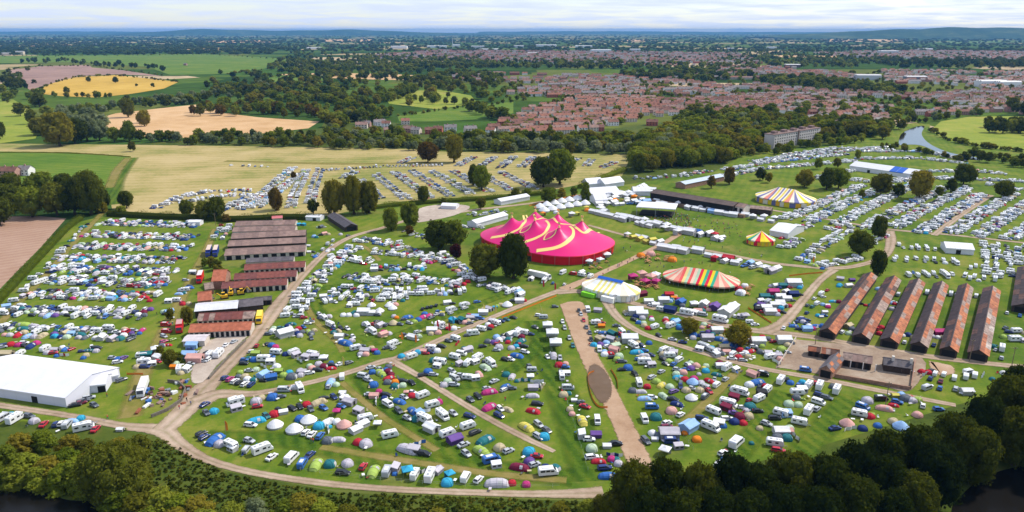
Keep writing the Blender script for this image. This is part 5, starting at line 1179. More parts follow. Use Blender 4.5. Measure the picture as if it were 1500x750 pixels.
# grandstand
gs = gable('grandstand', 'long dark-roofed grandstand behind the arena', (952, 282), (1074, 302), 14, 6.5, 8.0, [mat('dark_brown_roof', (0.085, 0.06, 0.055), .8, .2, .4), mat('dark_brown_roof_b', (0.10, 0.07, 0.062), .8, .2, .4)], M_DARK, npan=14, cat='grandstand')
mb = MB(); mb.box(-42, 42, -2.4, .25, 0, 2.2, mat('grandstand_terrace', (0.22, 0.14, 0.10), .8, .3, 1.0)); part('terrace', mb, gs)
gable('pavilion', 'grey pavilion at the right end of the grandstand', (1066, 300), (1090, 304), 10, 6, 7.5, M_ASB, M_RENDER, npan=4, cat='pavilion', open_front=3)
gable('pavilion', 'low pinkish-roofed building in front of the blue striped tent', (1090, 304), (1130, 308), 9, 4, 5.2, [RUST[4]], M_TIMBER, npan=5, cat='pavilion')
gable('shed', 'pale blue-roofed building beyond the grandstand', (1004, 270), (1062, 258), 10, 4, 5.4, [mat('pale_blue_roof', (0.45, 0.52, 0.62), .6, .1)], M_BRICKW, npan=8)
# apartment block among the trees
ap = empty('apartment_block', (G(1133, 219) + G(1200, 207)) / 2, math.atan2((G(1200, 207) - G(1133, 219)).y, (G(1200, 207) - G(1133, 219)).x)); tag(ap, 'long pale grey apartment block among the trees', 'building')
L_ = (G(1200, 207) - G(1133, 219)).length
M_PALE = mat('pale_grey_cladding', (0.55, 0.50, 0.47), .8, .1, .2)
mb = MB(); mb.box(-L_ / 2, L_ / 2, 0, 12, 0, 15, M_PALE); wl = part('wall', mb, ap)
mb = MB(); mb.box(-L_ / 2 - .3, L_ / 2 + .3, -.3, 12.3, 15, 15.6, M_ASB[2]); rf = part('roof', mb, ap)
for i in range(5): mb = MB(); x = -L_ / 2 + L_ * (i + .5) / 5; mb.box(x - 3, x + 3, 4, 9, 15.6, 18, M_ASB[0]); part('plant_room', mb, rf)
mb = MB(); mb.box(-1.2, 1.2, -.9, -.003, 0, 16.5, mat('stair_tower', (0.16, 0.12, 0.10), .8)); part('stair_tower', mb, wl)
wm = MB(); wm.box(-.8, .8, -.06, -.002, 0, 1.5, M_GLASS); wme = wm.mesh('window')
for f in range(5):
    for i in range(int(L_ / 4.5)):
        x = -L_ / 2 + 2.4 + i * 4.5
        if abs(x) < 2.2 or x > L_ / 2 - 1: continue
        link('window', wme, wl, (x, 0, 1.0 + f * 2.9))

# ------------------------------------------------------------------ lorries, buses, show vehicles
def lorry(name, label, px, py, ang, L, Wd, Hh, col, roofcol, cat):
    p = G(px, py, Hh / 2); root = empty(name, (p.x, p.y, 0), gang(px, py, ang)); tag(root, label, cat)
    b = MB(); b.box(-L / 2, L / 2 - 2.2, -Wd / 2, Wd / 2, .9, Hh, mat('body_' + name + str(px), col, .4)); b.box(-L / 2, L / 2, -.5, .5, .5, .9, M_DARK); part('body', b, root)
    r = MB(); r.box(-L / 2 + .15, L / 2 - 2.35, -Wd / 2 + .15, Wd / 2 - .15, Hh + .002, Hh + .12, mat('roof_' + name + str(px), roofcol, .6)); part('roof', r, root)
    c = MB(); prof = [(L / 2 - 2.1, .6), (L / 2 - 2.1, min(Hh, 2.9)), (L / 2 - .5, min(Hh, 2.85)), (L / 2, 1.6), (L / 2 + .05, .6)]; extrude_profile(c, prof, Wd - .1, mat('body_' + name + str(px), col, .4), .02); part('cab', c, root)
    w = MB(); w.loft([[(L / 2 - .46, -1, min(Hh, 2.85) - .1), (L / 2 - .46, 1, min(Hh, 2.85) - .1), (L / 2 - .02, 1, 1.7), (L / 2 - .02, -1, 1.7)], [(L / 2 - .40, -1, min(Hh, 2.85) - .1), (L / 2 - .40, 1, min(Hh, 2.85) - .1), (L / 2 + .04, 1, 1.7), (L / 2 + .04, -1, 1.7)]], M_GLASS); part('windscreen', w, root)
    for n_, wm_ in wheelset((-L / 2 + 1.4, -L / 2 + 2.6, L / 2 - 1.3), Wd / 2, .5): part('wheel', wm_, root)
lorry('lorry', 'left of two parallel lorries with cream roofs and blue tails', 306, 368, 248, 13, 2.5, 3.9, (0.02, 0.04, 0.22), (0.62, 0.47, 0.38), 'lorry')
lorry('lorry', 'right of two parallel lorries with cream roofs and blue tails', 316, 368, 252, 13, 2.5, 3.9, (0.02, 0.04, 0.23), (0.62, 0.48, 0.39), 'lorry')
lorry('bus', 'long red bus with a pale roof beside the worn lane', 293, 406, 248, 11, 2.5, 4.0, (0.62, 0.01, 0.02), (0.62, 0.58, 0.58), 'bus')
lorry('bus', 'yellow bus parked beside the red-roofed stables', 380, 465, 258, 10, 2.5, 3.2, (0.78, 0.50, 0.02), (0.80, 0.60, 0.08), 'bus')
lorry('lorry', 'red fairground lorry beside the orange-roofed stable', 263, 478, 260, 9, 2.6, 3.6, (0.55, 0.02, 0.03), (0.5, 0.3, 0.28), 'lorry')
lorry('bus', 'long white bus with a blue nose by the scrap heap', 209, 567, 250, 12, 2.5, 3.0, (0.70, 0.70, 0.70), (0.72, 0.66, 0.64), 'bus')
lorry('lorry', 'white trailer lorry parked below the dark trees', 790, 403, -12, 13, 2.5, 3.2, (0.72, 0.72, 0.72), (0.78, 0.78, 0.78), 'lorry')
for x, y in ((338, 429), (353, 428), (328, 434)):
    p = G(x, y, 1.2); rt = empty('digger', (p.x, p.y, 0), random.uniform(0, 6))
    tag(rt, {338: 'yellow digger in the middle behind the slate barn', 353: 'right one of the yellow diggers behind the barns', 328: 'left one of the yellow diggers behind the barns'}[x], 'digger')
    Y_ = mat('plant_yellow', (0.75, 0.42, 0.015), .5)
    mb = MB(); mb.box(-1.6, 1.2, -1, 1, .75, 1.9, Y_); part('body', mb, rt)
    mb = MB(); mb.box(-.5, .9, -.8, .3, 1.9, 3.0, M_GLASS); mb.box(-.55, .95, -.85, .35, 3.0, 3.12, Y_); part('cab', mb, rt)
    mb = MB(); mb.cyl((1.1, .6, 1.6), (3.0, .6, 3.4), .22, .18, Y_, 6); mb.cyl((3.0, .6, 3.4), (4.4, .6, 1.4), .18, .14, Y_, 6); mb.box(4.1, 4.9, .2, 1.0, .8, 1.5, M_STEEL); part('arm', mb, rt)
    for s in (-1, 1): mb = MB(); mb.box(-1.9, 1.5, s * 1.0 - .25, s * 1.0 + .25, 0, .74, M_TYRE); part('track', mb, rt)
# scrap heap
sh = empty('scrap_heap', G(240, 578)); tag(sh, 'rusty scrap heap inside the curved stone wall', 'scrap heap')
for i in range(60):
    x, y = random.gauss(0, 6), random.gauss(0, 5); mb = MB(); a, b, c = random.uniform(.3, 1.6), random.uniform(.2, .7), random.uniform(.2, 1.0)
    mb.box(-a, a, -b, b, -.12, c, random.choice([RUST[1], RUST[2], RUST[4], M_BRICKW, M_STEEL, M_ASB[1], paint('w'), paint('b')])); o = part('scrap_piece', mb, sh); o.location = (x, y, .12); o.rotation_euler = (random.gauss(0, .06), random.gauss(0, .06), random.uniform(0, 3))

# ------------------------------------------------------------------ fences, barriers, poles
def fence(name, label, pts, hgt=1.2, gap=4.0, m_=None, tape=None, cat='fence'):
    w = catmull([G(*p) for p in pts], 6); o = w[0]; root = empty(name, o); tag(root, label, cat)
    acc = 0; pm = MB(); pm.cyl((0, 0, 0), (0, 0, hgt), .05, .045, m_ or M_WOODPOST, 5); pme = pm.mesh('post')
    for a, b in zip(w, w[1:]):
        L = (b - a).length
        while acc < L:
            p = a + (b - a) * acc / L; link('post', pme, root, p - o); acc += gap
        acc -= L
    mb = MB()
    for a, b in zip(w, w[1:]):
        for z0, z1 in (tape or ((hgt - .14, hgt - .08), (hgt * .5 - .03, hgt * .5 + .03))):
            mb.poly([(a.x - o.x, a.y - o.y, z0), (b.x - o.x, b.y - o.y, z0), (b.x - o.x, b.y - o.y, z1), (a.x - o.x, a.y - o.y, z1)], m_ or M_WOODPOST)
    part('rail', mb, root)
M_FEN = mat('pale_fence_paint', (0.55, 0.53, 0.42), .7)
M_NET = mat('orange_barrier_net', (0.75, 0.20, 0.02), .7)
fence('wire_fence', 'pale wire fence along the left of the dirt strip', [(792, 450), (806, 505), (828, 580), (862, 692)], m_=M_FEN)
fence('wire_fence', 'pale wire fence right of the dirt strip', [(884, 452), (920, 500), (958, 552), (990, 620), (1016, 660)], m_=M_FEN)
fence('wire_fence', 'thin pale fence along the front row by the river', [(440, 690), (560, 704), (700, 714), (820, 714)], m_=M_FEN, gap=6)
net = ((.05, .75),)
for pts, lb in (([(735, 466), (775, 450), (815, 434)], 'orange net barrier beside the road fork'), ([(1096, 452), (1130, 474)], 'orange net barrier below the trade cluster'), ([(1156, 405), (1180, 402), (1205, 400)], 'orange net barrier beside the service road'), ([(870, 545), (861, 552), (866, 580), (876, 596), (890, 598)], 'orange net round the left of the muddy pool'), ([(895, 542), (903, 556), (905, 570)], 'orange net round the right of the muddy pool'), ([(775, 302), (845, 286)], 'orange net barrier behind the round white tents'), ([(186, 549), (210, 549)], 'orange net behind the long white bus')):
    fence('net_barrier', lb, pts, 1.15, 3, M_NET, net, 'barrier')
for x, y, hh, lb in ((1420, 529, 9, 'tall pole beside the sixth rusty shed'), (1481, 541, 9, 'brown telegraph pole at the right edge'), (1297, 595, 9, 'thin pole below the stable yard'), (900, 452, 7, 'thin pole at the fork by the dirt strip'), (1194, 505, 7, 'thin pole beside the first rusty shed'), (316, 330, 8, 'thin pole on the hedge behind the left field')):
    rt = empty('telegraph_pole', G(x, y)); tag(rt, lb, 'pole')
    mb = MB(); mb.cyl((0, 0, 0), (0, 0, hh), .16, .11, M_WOODPOST, 7); part('pole', mb, rt)
    mb = MB(); mb.box(-.9, .9, -.06, .06, hh - .7, hh - .55, M_WOODPOST); part('crossarm', mb, rt)
    for s in (-.7, 0, .7): mb = MB(); mb.cyl((s, 0, hh - .55), (s, 0, hh - .35), .06, .05, M_STEEL, 5); part('insulator', mb, rt)
# tall festival flags
for i, (x, y, c, lb) in enumerate(((588, 498, 'o', 'orange feather flag above the middle road'), (608, 502, 'o', 'second orange feather flag above the middle road'), (663, 474, 'c', 'turquoise feather flag above the middle road'), (708, 456, 'y', 'yellow feather flag above the middle road'), (725, 458, 'y', 'yellow feather flag nearer the big top'), (640, 480, 'r', 'red feather flag above the middle road'), (657, 485, 'r', 'second red feather flag above the middle road'), (812, 424, 'r', 'red feather flag at the road fork'), (795, 420, 'r', 'red feather flag left of the road fork'), (331, 632, 'o', 'orange feather flag in the lower left field'), (502, 535, 'y', 'yellow feather flag at the corner field'), (1190, 384, 'o', 'small orange flag at the upper service road'))):
    rt = empty('feather_flag', G(x, y + 3)); tag(rt, lb, 'flag')
    mb = MB(); mb.cyl((0, 0, 0), (0, 0, 4.4), .05, .03, M_STEEL, 5); part('pole', mb, rt)
    mb = MB(); mb.loft([[(.06, -.02, 1.0), (.06, .02, 1.0), (.85, .02, 1.1), (.85, -.02, 1.1)], [(.06, -.02, 3.6), (.06, .02, 3.6), (.8, .02, 3.6), (.8, -.02, 3.6)], [(.06, -.02, 4.35), (.06, .02, 4.35), (.3, .02, 4.35), (.3, -.02, 4.35)]], fabric(c)); part('banner', mb, rt)

# ------------------------------------------------------------------ foliage
def quads_mesh(name, pos, nor, size, core=None, mats=(), jit=.42):
    n = len(pos)
    nor = nor + rng.normal(0, jit, (n, 3)); nor /= np.linalg.norm(nor, axis=1)[:, None] + 1e-9
    ref = rng.normal(0, 1, (n, 3)); a = np.cross(nor, ref); a /= np.linalg.norm(a, axis=1)[:, None] + 1e-9
    b = np.cross(nor, a)
    s = (size * rng.uniform(.6, 1.35, n))[:, None]; s2 = s * rng.uniform(.45, .9, n)[:, None]
    # pointed, slightly folded leaf clumps
    v = np.stack([pos - a * s, pos - b * s2 + nor * s * .18, pos + a * s, pos + b * s2 + nor * s * .18], 1).reshape(-1, 3)
    f = np.arange(4 * n).reshape(-1, 4)
    cv = np.zeros((0, 3)); cf = []
    if core is not None: cv, cf = core
    me = bpy.data.meshes.new(name)
    allv = np.concatenate([v, cv]); nf = len(f) + len(cf)
    me.vertices.add(len(allv)); me.vertices.foreach_set('co', allv.astype(np.float32).ravel())
    loops = np.concatenate([f.ravel(), (np.array(cf, int) + 4 * n).ravel() if len(cf) else np.zeros(0, int)])
    me.loops.add(len(loops)); me.loops.foreach_set('vertex_index', loops.astype(np.int32))
    starts = np.concatenate([np.arange(len(f)) * 4, 4 * len(f) + np.arange(len(cf)) * 3]); tot = np.concatenate([np.full(len(f), 4), np.full(len(cf), 3)])
    me.polygons.add(nf); me.polygons.foreach_set('loop_start', starts.astype(np.int32)); me.polygons.foreach_set('loop_total', tot.astype(np.int32))
    for m in mats: me.materials.append(m)
    me.update(calc_edges=True); me.validate()
    return me
import bmesh
_b = bmesh.new(); bmesh.ops.create_icosphere(_b, subdivisions=2, radius=1.0); _b.verts.ensure_lookup_table()
ICO_V = np.array([v.co[:] for v in _b.verts]); ICO_F = np.array([[v.index for v in f.verts] for f in _b.faces]); _b.free()
_b = bmesh.new(); bmesh.ops.create_icosphere(_b, subdivisions=1, radius=1.0); _b.verts.ensure_lookup_table()
ICO1_V = np.array([v.co[:] for v in _b.verts]); ICO1_F = np.array([[v.index for v in f.verts] for f in _b.faces]); _b.free()
def crown_mesh(shape, nleaf, size, nlobe, seed, lod):
    """unit crown: 1 tall from the ground, about 1 wide"""
    r = np.random.default_rng(seed)
    base, top = {'round': (.22, 1.0), 'tall': (.16, 1.0), 'cone': (.10, 1.0), 'bush': (-.05, 1.0)}[shape]
    C = []; R = []
    for i in range(nlobe):
        t = (i + .5) / nlobe; z = base + (top - base) * t
        a = i * 2.4 + r.uniform(-.5, .5)
        prof = {'round': math.sin(math.pi * min(1, t * .86 + .12)) ** .7, 'tall': math.sin(math.pi * min(1, t * .8 + .16)) ** .8, 'cone': (1 - t) ** .8 + .05, 'bush': math.cos(t * 1.45) ** .6}[shape]
        rr = prof * r.uniform(.24, .38); q = r.uniform(.13, .21) * (.55 + .6 * prof) * (1.15 if nlobe < 12 else 1)
        C.append((math.cos(a) * rr, math.sin(a) * rr, min(z, top - q * .8))); R.append(q)
    C.append((0, 0, (base + top) * .55)); R.append(.27 if shape in ('round', 'bush') else .2)
    C = np.array(C); R = np.array(R)
    w = R ** 2 / (R ** 2).sum(); k = r.choice(len(R), nleaf, p=w)
    d = r.normal(0, 1, (nleaf, 3)); d /= np.linalg.norm(d, axis=1)[:, None]
    d[:, 2] = np.where(r.uniform(0, 1, nleaf) < .35, np.abs(d[:, 2]), d[:, 2])
    pos = C[k] + d * (R[k] * (r.uniform(.76, 1.10, nleaf) + .28 * r.uniform(0, 1, nleaf) ** 5))[:, None]
    pos[:, 2] = np.maximum(pos[:, 2], .02)
    V, Fc = (ICO_V, ICO_F) if lod < 2 else (ICO1_V, ICO1_F)
    cv = []; cf = []; off = 0
    for c, q in zip(C, R):
        vv = V * (q * .80) * (1 + r.normal(0, .08, (len(V), 1))) + c; vv[:, 2] = np.maximum(vv[:, 2], .015)
        cv.append(vv); cf.append(Fc + off); off += len(V)
    return quads_mesh('crown_' + shape, pos, d, np.full(nleaf, size), (np.concatenate(cv), np.concatenate(cf)), (LEAF['green'],), (.75, .6, .45, .4)[lod])
CROWNS = {}
def crown(shape, lod, var):
    key = (shape, lod, var)
    if key not in CROWNS:
        n, s, nl = ((8000, .027, 38), (2600, .042, 24), (520, .075, 13), (110, .13, 7))[lod]
        CROWNS[key] = crown_mesh(shape, n, s, nl, hash((shape == 'round', shape == 'tall', lod, var)) % 9999, lod)
    return CROWNS[key]
_tr = MB()
_tr.loft([[(.032 * math.cos(a) * k + ox, .032 * math.sin(a) * k, z) for a in [i * math.pi / 3.5 for i in range(7)]] for k, z, ox in ((1.5, 0, 0), (1.0, .08, .005), (.85, .28, -.008), (.6, .5, .01))], M_BARK)
for a, z, l in ((.3, .26, .2), (2.2, .3, .22), (4.1, .22, .2), (5.3, .34, .18)):
    _tr.cyl((0, 0, z), (math.cos(a) * l, math.sin(a) * l, z + .2), .016, .007, M_BARK, 5)
TRUNK = _tr.mesh('trunk', True)
TREES = []; BUSHES = []
def tree(x, y, h, w, pal, shape, area, cat='tree'):
    (BUSHES if cat == 'bush' else TREES).append(dict(x=x, y=y, h=h, w=w, pal=pal, shape=shape, area=area))
def tpx(txt, area):
    for e in txt.split(';'):
        e = e.split()
        if not e: continue
        px, py, wp, hp = map(float, e[:4]); pal = e[4]; shape = e[5] if len(e) > 5 else 'round'
        p = G(px, py); s = pix(p.x, p.y)[2]
        tree(p.x, p.y, hp / s * 1.03, wp / s, pal, shape, area)
tpx('643 366 42 40 dark;667 362 34 38 green;710 404 46 46 dark tall;752 408 46 64 dark tall;668 380 18 22 copper', 'left of the pink big top')
tpx('490 314 32 48 olive tall;519 314 28 54 olive tall;541 312 28 44 olive tall;459 313 18 20 dark;573 338 25 32 green tall;601 333 28 36 green tall;600 345 14 14 rust bush', 'near the black-roofed barn')
tpx('796 274 40 42 dark;820 270 44 48 green;706 278 26 34 lime;694 272 18 30 dark tall;627 238 28 28 rust;665 238 26 38 olive;620 298 18 24 dark;650 300 10 10 dark bush;803 298 26 22 green;822 292 14 16 olive;858 292 17 24 green cone;705 307 15 17 olive;840 288 12 14 green;756 290 14 14 dark;772 290 14 14 green', 'in the car park field')
tpx('1258 374 34 34 dark;1286 350 24 32 dark;1285 402 22 34 dark tall;1080 506 38 34 olive;1009 490 26 24 olive', 'beside the gravel roads on the right')
tpx('1178 274 26 24 olive;1210 278 22 30 dark;1228 276 26 28 lime;1290 286 30 30 olive;1316 288 20 18 dark;1346 292 36 40 olive;1411 270 30 28 dark;1392 282 18 20 dark;1470 290 26 24 dark;1113 264 18 18 dark;1126 268 12 14 olive;1068 270 18 24 rust;1042 276 14 18 rust;1198 248 13 16 green;1225 246 12 14 olive;1375 288 14 14 dark;1262 290 10 12 dark;1256 234 10 14 green', 'among the far caravans')
tpx('405 308 20 32 rust tall;274 318 20 24 dark;300 322 26 26 dark;318 322 26 32 dark;332 326 14 12 rust bush;186 305 20 24 dark;178 316 16 14 green bush;430 262 8 10 rust', 'on the hedge behind the left field')
tpx('250 470 14 18 olive;276 476 18 26 olive;322 408 22 20 olive bush;310 392 12 16 olive;318 396 14 16 dark;300 390 10 12 green;250 535 20 22 olive;235 520 12 14 olive bush;262 530 14 14 dark bush', 'beside the farm buildings')
tpx('15 312 46 40 dark;48 318 44 42 green;84 316 44 46 dark;62 290 36 36 green;20 292 36 36 dark;110 314 40 50 dark;134 314 44 60 dark;96 286 30 30 dark;152 306 22 26 dark;0 330 40 40 dark;30 306 30 24 olive bush;150 312 18 18 olive bush;-30 310 60 50 green;-60 320 60 60 dark', 'in the dark wood beyond the ploughed field')
tpx('88 214 46 46 olive;110 210 40 34 dark;60 198 30 24 olive;58 157 22 20 dark;30 170 20 18 dark;46 182 16 20 dark;70 170 18 14 green;128 206 28 36 willow;146 206 26 28 willow;168 208 20 20 green;190 207 22 28 green;96 190 34 30 willow;130 185 30 26 willow;152 188 26 20 willow;0 204 18 24 dark;212 185 18 22 olive;188 172 20 26 dark;194 222 12 14 olive bush', 'in the tree group at the left of the hay field')
# dark trees along the river, lower right (crown centres)
def riverside(txt, area, pal='deep', kind='tree'):
    for e in txt.split(';'):
        e = e.split()
        if not e: continue
        px, py, h, w = map(float, e[:4]); pl = e[4] if len(e) > 4 else pal; shp = e[5] if len(e) > 5 else ('tall' if kind == 'tree' else 'round')
        p = G(px, py, h * .6)
        tree(p.x, p.y, h, w, pl, shp, area, kind)
riverside('928 714 15.5 11.2;976 708 15.5 11.2;1024 716 15.5 11.2;1072 706 16.5 12.2;1112 716 15.5 11.2;1160 700 16.5 12.2;1212 706 16.5 12.2;1252 688 16.5 12.2;1296 668 16.5 12.2;1346 664 17.5 13.2;1302 708 15.5 11.2;1400 644 17.5 13.2;1372 690 16.5 12.2;1444 618 17.5 13.2;1432 662 16.5 12.2;1480 586 17.5 13.2;1494 634 17.5 13.2;1520 580 17.5 13.2;1540 620 17.5 14.2;1490 560 13.5 9.2;950 752 14.5 11.2;1000 756 14.5 11.2;1050 752 14.5 11.2;1100 756 14.5 11.2;1150 748 15.5 11.2;1200 752 15.5 11.2;1256 738 15.5 12.2;1340 728 14.5 11.2;1308 752 13.5 10.2;900 742 9.5 7.2 olive;1560 650 17.5 14.2', 'in the dark row along the lower right bank')
riverside('160 690 17 15 dark;180 680 14 12 dark;188 704 13 12 dark;140 704 9 10 green;168 706 10 11 dark', 'beside the river at the lower left')
riverside('30 648 6 9 olive;62 642 6 8 lime;100 650 6 8 olive;125 654 5 7 olive;8 668 7 8 green;40 680 7 10 lime;72 686 7 10 olive;96 672 7 9 lime;24 694 6 9 green;58 696 6 9 lime;90 696 7 9 lime;112 688 8 9 lime;122 702 6 8 green;130 678 7 8 olive;-20 690 8 10 green;-40 660 8 10 olive;150 664 6 7 dark;172 655 6 7 olive;205 650 6 7 dark', 'in the thicket by the lower left river', 'olive', 'bush')
riverside('176 738 8 10 green;205 742 8 11 olive;236 736 8 11 green;262 742 7 10 lime;290 744 7 9 olive;215 764 7 10 green;255 764 7 10 olive;300 765 7 10 green;372 742 5 7 willow;445 742 7 11 olive;470 746 6 9 lime;420 748 6 9 green;510 752 5 7 olive;560 750 3 5 green;640 752 3 5 olive;340 752 6 9 green;700 748 3 5 green;760 752 3 5 olive;820 746 4 6 olive;860 742 4 6 green;880 738 5 6 olive', 'on the rough bank at the bottom edge', 'olive', 'bush')
# belts
def belt(pts, n, jx, jy, h0, h1, pals, area, shapes=('round', 'round', 'tall'), wf=(.75, 1.1)):
    seg = [math.hypot(b[0] - a[0], b[1] - a[1]) for a, b in zip(pts, pts[1:])]; tot = sum(seg)
    for i in range(n):
        d = (i + random.uniform(.1, .9)) / n * tot; j = 0
        while j < len(seg) - 1 and d > seg[j]: d -= seg[j]; j += 1
        f = min(1, d / seg[j]); x = pts[j][0] + (pts[j + 1][0] - pts[j][0]) * f + random.gauss(0, jx); y = pts[j][1] + (pts[j + 1][1] - pts[j][1]) * f + random.uniform(-jy, jy)
        p = G(x, y); h = random.uniform(h0, h1)
        tree(p.x, p.y, h, h * random.uniform(*wf), random.choice(pals), random.choice(shapes), area)
MIXG = ['green', 'green', 'olive', 'lime', 'willow', 'dark']
belt([(180, 206), (300, 211), (480, 214)], 38, 2, 3, 8, 13, ['green', 'willow', 'willow', 'olive', 'dark'], 'in the belt along the top of the hay field')
belt([(290, 204), (400, 206), (500, 208)], 22, 3, 3, 8, 14, MIXG, 'in the belt below the stubble field')
belt([(480, 216), (560, 217), (640, 218)], 30, 2, 3, 6, 11, ['green', 'willow', 'olive', 'green'], 'in the belt below the roadside houses')
belt([(480, 206), (560, 200), (600, 206)], 16, 4, 4, 8, 14, MIXG, 'among the roadside houses')
belt([(640, 218), (760, 222), (930, 224)], 42, 2, 3, 9, 14, ['willow', 'willow', 'green', 'olive', 'willow'], 'in the grey-green belt behind the car park')
belt([(640, 206), (760, 209), (900, 211), (960, 206)], 34, 4, 3, 9, 15, ['green', 'dark', 'olive', 'green'], 'in the taller belt behind the car park')
belt([(930, 250), (960, 245), (1000, 238), (1045, 235)], 22, 5, 6, 11, 17, ['dark', 'olive', 'green', 'olive'], 'in the wood left of the far camping field')
belt([(940, 230), (1000, 222), (1060, 215)], 26, 6, 6, 11, 18, ['green', 'dark', 'green', 'willow'], 'in the wood above the far camping field')
belt([(960, 212), (1040, 202), (1120, 198)], 28, 6, 5, 11, 18, MIXG, 'in the wood left of the apartment block')
belt([(1050, 240), (1100, 226), (1140, 224), (1200, 214), (1270, 206)], 40, 3, 3, 6, 10, ['green', 'olive', 'green', 'lime'], 'in the low belt below the apartment block')
belt([(1060, 195), (1120, 184), (1200, 190), (1240, 196)], 26, 5, 5, 11, 17, ['dark', 'green', 'green', 'olive'], 'in the wood behind the apartment block')
belt([(1205, 205), (1250, 196), (1310, 190)], 24, 5, 6, 9, 15, ['green', 'dark', 'olive', 'green'], 'in the trees left of the river')
belt([(1290, 215), (1340, 222), (1400, 234)], 18, 3, 2, 4, 7, ['green', 'dark', 'olive'], 'along the near bank of the river bend')
belt([(1400, 236), (1450, 236), (1520, 246), (1600, 250)], 26, 4, 5, 6, 11, ['dark', 'green', 'olive', 'green'], 'along the bank at the right edge')
belt([(1445, 190), (1475, 193), (1520, 196)], 18, 4, 4, 12, 17, ['dark', 'dark', 'green'], 'in the clump on the round meadow')
belt([(1480, 168), (1500, 168), (1560, 166)], 12, 5, 5, 15, 22, ['dark'], 'in the dark trees at the upper right edge')
belt([(1330, 180), (1380, 174), (1440, 168)], 20, 4, 3, 6, 11, MIXG, 'between the town and the river meadow')
belt([(82, 168), (150, 164), (220, 152), (330, 138)], 40, 2, 2, 10, 15, ['willow', 'willow', 'willow', 'green'], 'in the grey-green line below the barley field')
belt([(330, 138), (400, 128), (480, 118)], 30, 4, 4, 9, 15, ['green', 'dark', 'green', 'olive'], 'in the woods left of centre')
belt([(285, 168), (330, 164), (400, 166), (470, 172)], 44, 4, 6, 10, 18, ['green', 'olive', 'green', 'rust', 'dark'], 'in the wood right of the stubble field')
belt([(180, 160), (250, 154), (300, 150)], 10, 4, 1, 6, 10, ['dark', 'green'], 'along the hedge across the stubble field')
belt([(45, 140), (100, 142), (170, 142)], 14, 4, 2, 8, 12, ['green', 'olive'], 'along the lower edge of the barley field')
belt([(0, 112), (20, 122), (40, 134)], 14, 8, 6, 12, 18, ['far', 'dark'], 'in the wood at the left edge')
belt([(30, 92), (100, 90), (140, 96), (200, 98), (240, 104)], 46, 4, 2, 10, 18, ['far', 'far', 'dark'], 'along the hedge above the bare soil field')
belt([(480, 150), (560, 146), (640, 128), (720, 126)], 60, 8, 8, 11, 18, ['green', 'olive', 'green', 'dark'], 'in the park woods left of the town')
belt([(480, 180), (540, 178), (575, 165)], 26, 8, 8, 10, 17, MIXG, 'in the woods behind the roadside houses')
belt([(690, 160), (712, 172), (740, 178)], 12, 5, 4, 12, 18, ['dark', 'green'], 'on the park lawn by the town')
belt([(615, 152), (650, 150), (700, 160)], 10, 6, 3, 9, 14, ['green', 'dark'], 'between the two park meadows')
for pts_, n_ in (([(46, 137), (80, 121), (112, 113.5), (170, 110.5), (262, 120.5)], 46), ([(12, 103), (60, 97), (135, 97), (240, 111)], 46), ([(0, 83), (150, 81.5), (300, 80), (420, 87), (410, 99), (330, 109)], 70), ([(382, 116), (420, 110), (486, 110), (484, 122), (388, 122)], 36), ([(0, 146), (45, 162), (60, 186), (52, 204)], 16), ([(110, 182), (170, 196), (250, 203)], 14), ([(582, 171), (690, 156), (752, 150)], 20), ([(1362, 192), (1392, 207), (1440, 217), (1500, 223)], 22)):
    belt(pts_, n_, 1.5, .6, 3, 6.5, ['green', 'olive', 'dark'], 'in the low field hedges', wf=(1.0, 2.0))
for x, y, h in ((98, 136, 14), (130, 118, 12), (170, 120, 15), (200, 125, 7), (224, 126, 9), (210, 178, 13), (140, 142, 9)):
    p = G(x, y + 2); tree(p.x, p.y, h, h * .95, 'dark', 'round', 'standing alone in the left fields')
# far tree cover sampled over areas of the plain
def cover(poly, n, h0, h1, pals, area, wf=1.0):
    xs = [p[0] for p in poly]; ys = [p[1] for p in poly]; c = 0; tries = 0
    while c < n and tries < n * 12:
        tries += 1
        x = random.uniform(min(xs), max(xs)); y = random.uniform(min(ys), max(ys))
        if inside(x, y, poly):
            p = G(x, y); h = random.uniform(h0, h1); tree(p.x, p.y, h, h * random.uniform(.85, 1.5) * wf, random.choice(pals), 'round', area); c += 1
def inside(x, y, poly):
    r = False; j = len(poly) - 1
    for i in range(len(poly)):
        (xi, yi), (xj, yj) = poly[i], poly[j]
        if (yi > y) != (yj > y) and x < (xj - xi) * (y - yi) / (yj - yi) + xi: r = not r
        j = i
    return r
FP = ['far', 'green', 'dark', 'green']; DL = 'in the distant woods'
cover([(W0, 50.5), (W1, 50.5), (W1, 62), (W0, 62)], 3200, 10, 18, ['far'], DL, 2.4)
cover([(W0, 61), (W1, 61), (W1, 76), (W0, 76)], 3400, 8, 15, ['far', 'far', 'dark'], DL, 1.9)
cover([(W0, 58), (420, 58), (400, 80), (W0, 82)], 1500, 9, 16, ['far'], DL, 2.0)
cover([(420, 76), (700, 84), (720, 100), (500, 106), (400, 96)], 420, 9, 17, FP, DL)
cover([(520, 84), (900, 92), (1100, 96), (1120, 104), (700, 100), (560, 98)], 460, 10, 17, FP, DL)
cover([(1000, 70), (1200, 74), (1320, 84), (1250, 100), (1080, 96)], 420, 9, 16, FP, DL)
cover([(1260, 88), (W1, 90), (W1, 102), (1320, 100)], 420, 13, 20, ['far', 'dark'], DL)
cover([(1100, 118), (1170, 112), (1260, 126), (1330, 134), (1300, 140), (1180, 128)], 190, 10, 17, FP, DL)
cover([(900, 108), (1060, 104), (1110, 112), (1030, 122), (920, 116)], 170, 10, 17, FP, DL)
cover([(480, 100), (640, 104), (740, 112), (740, 124), (600, 122), (470, 112)], 200, 9, 16, FP, DL)
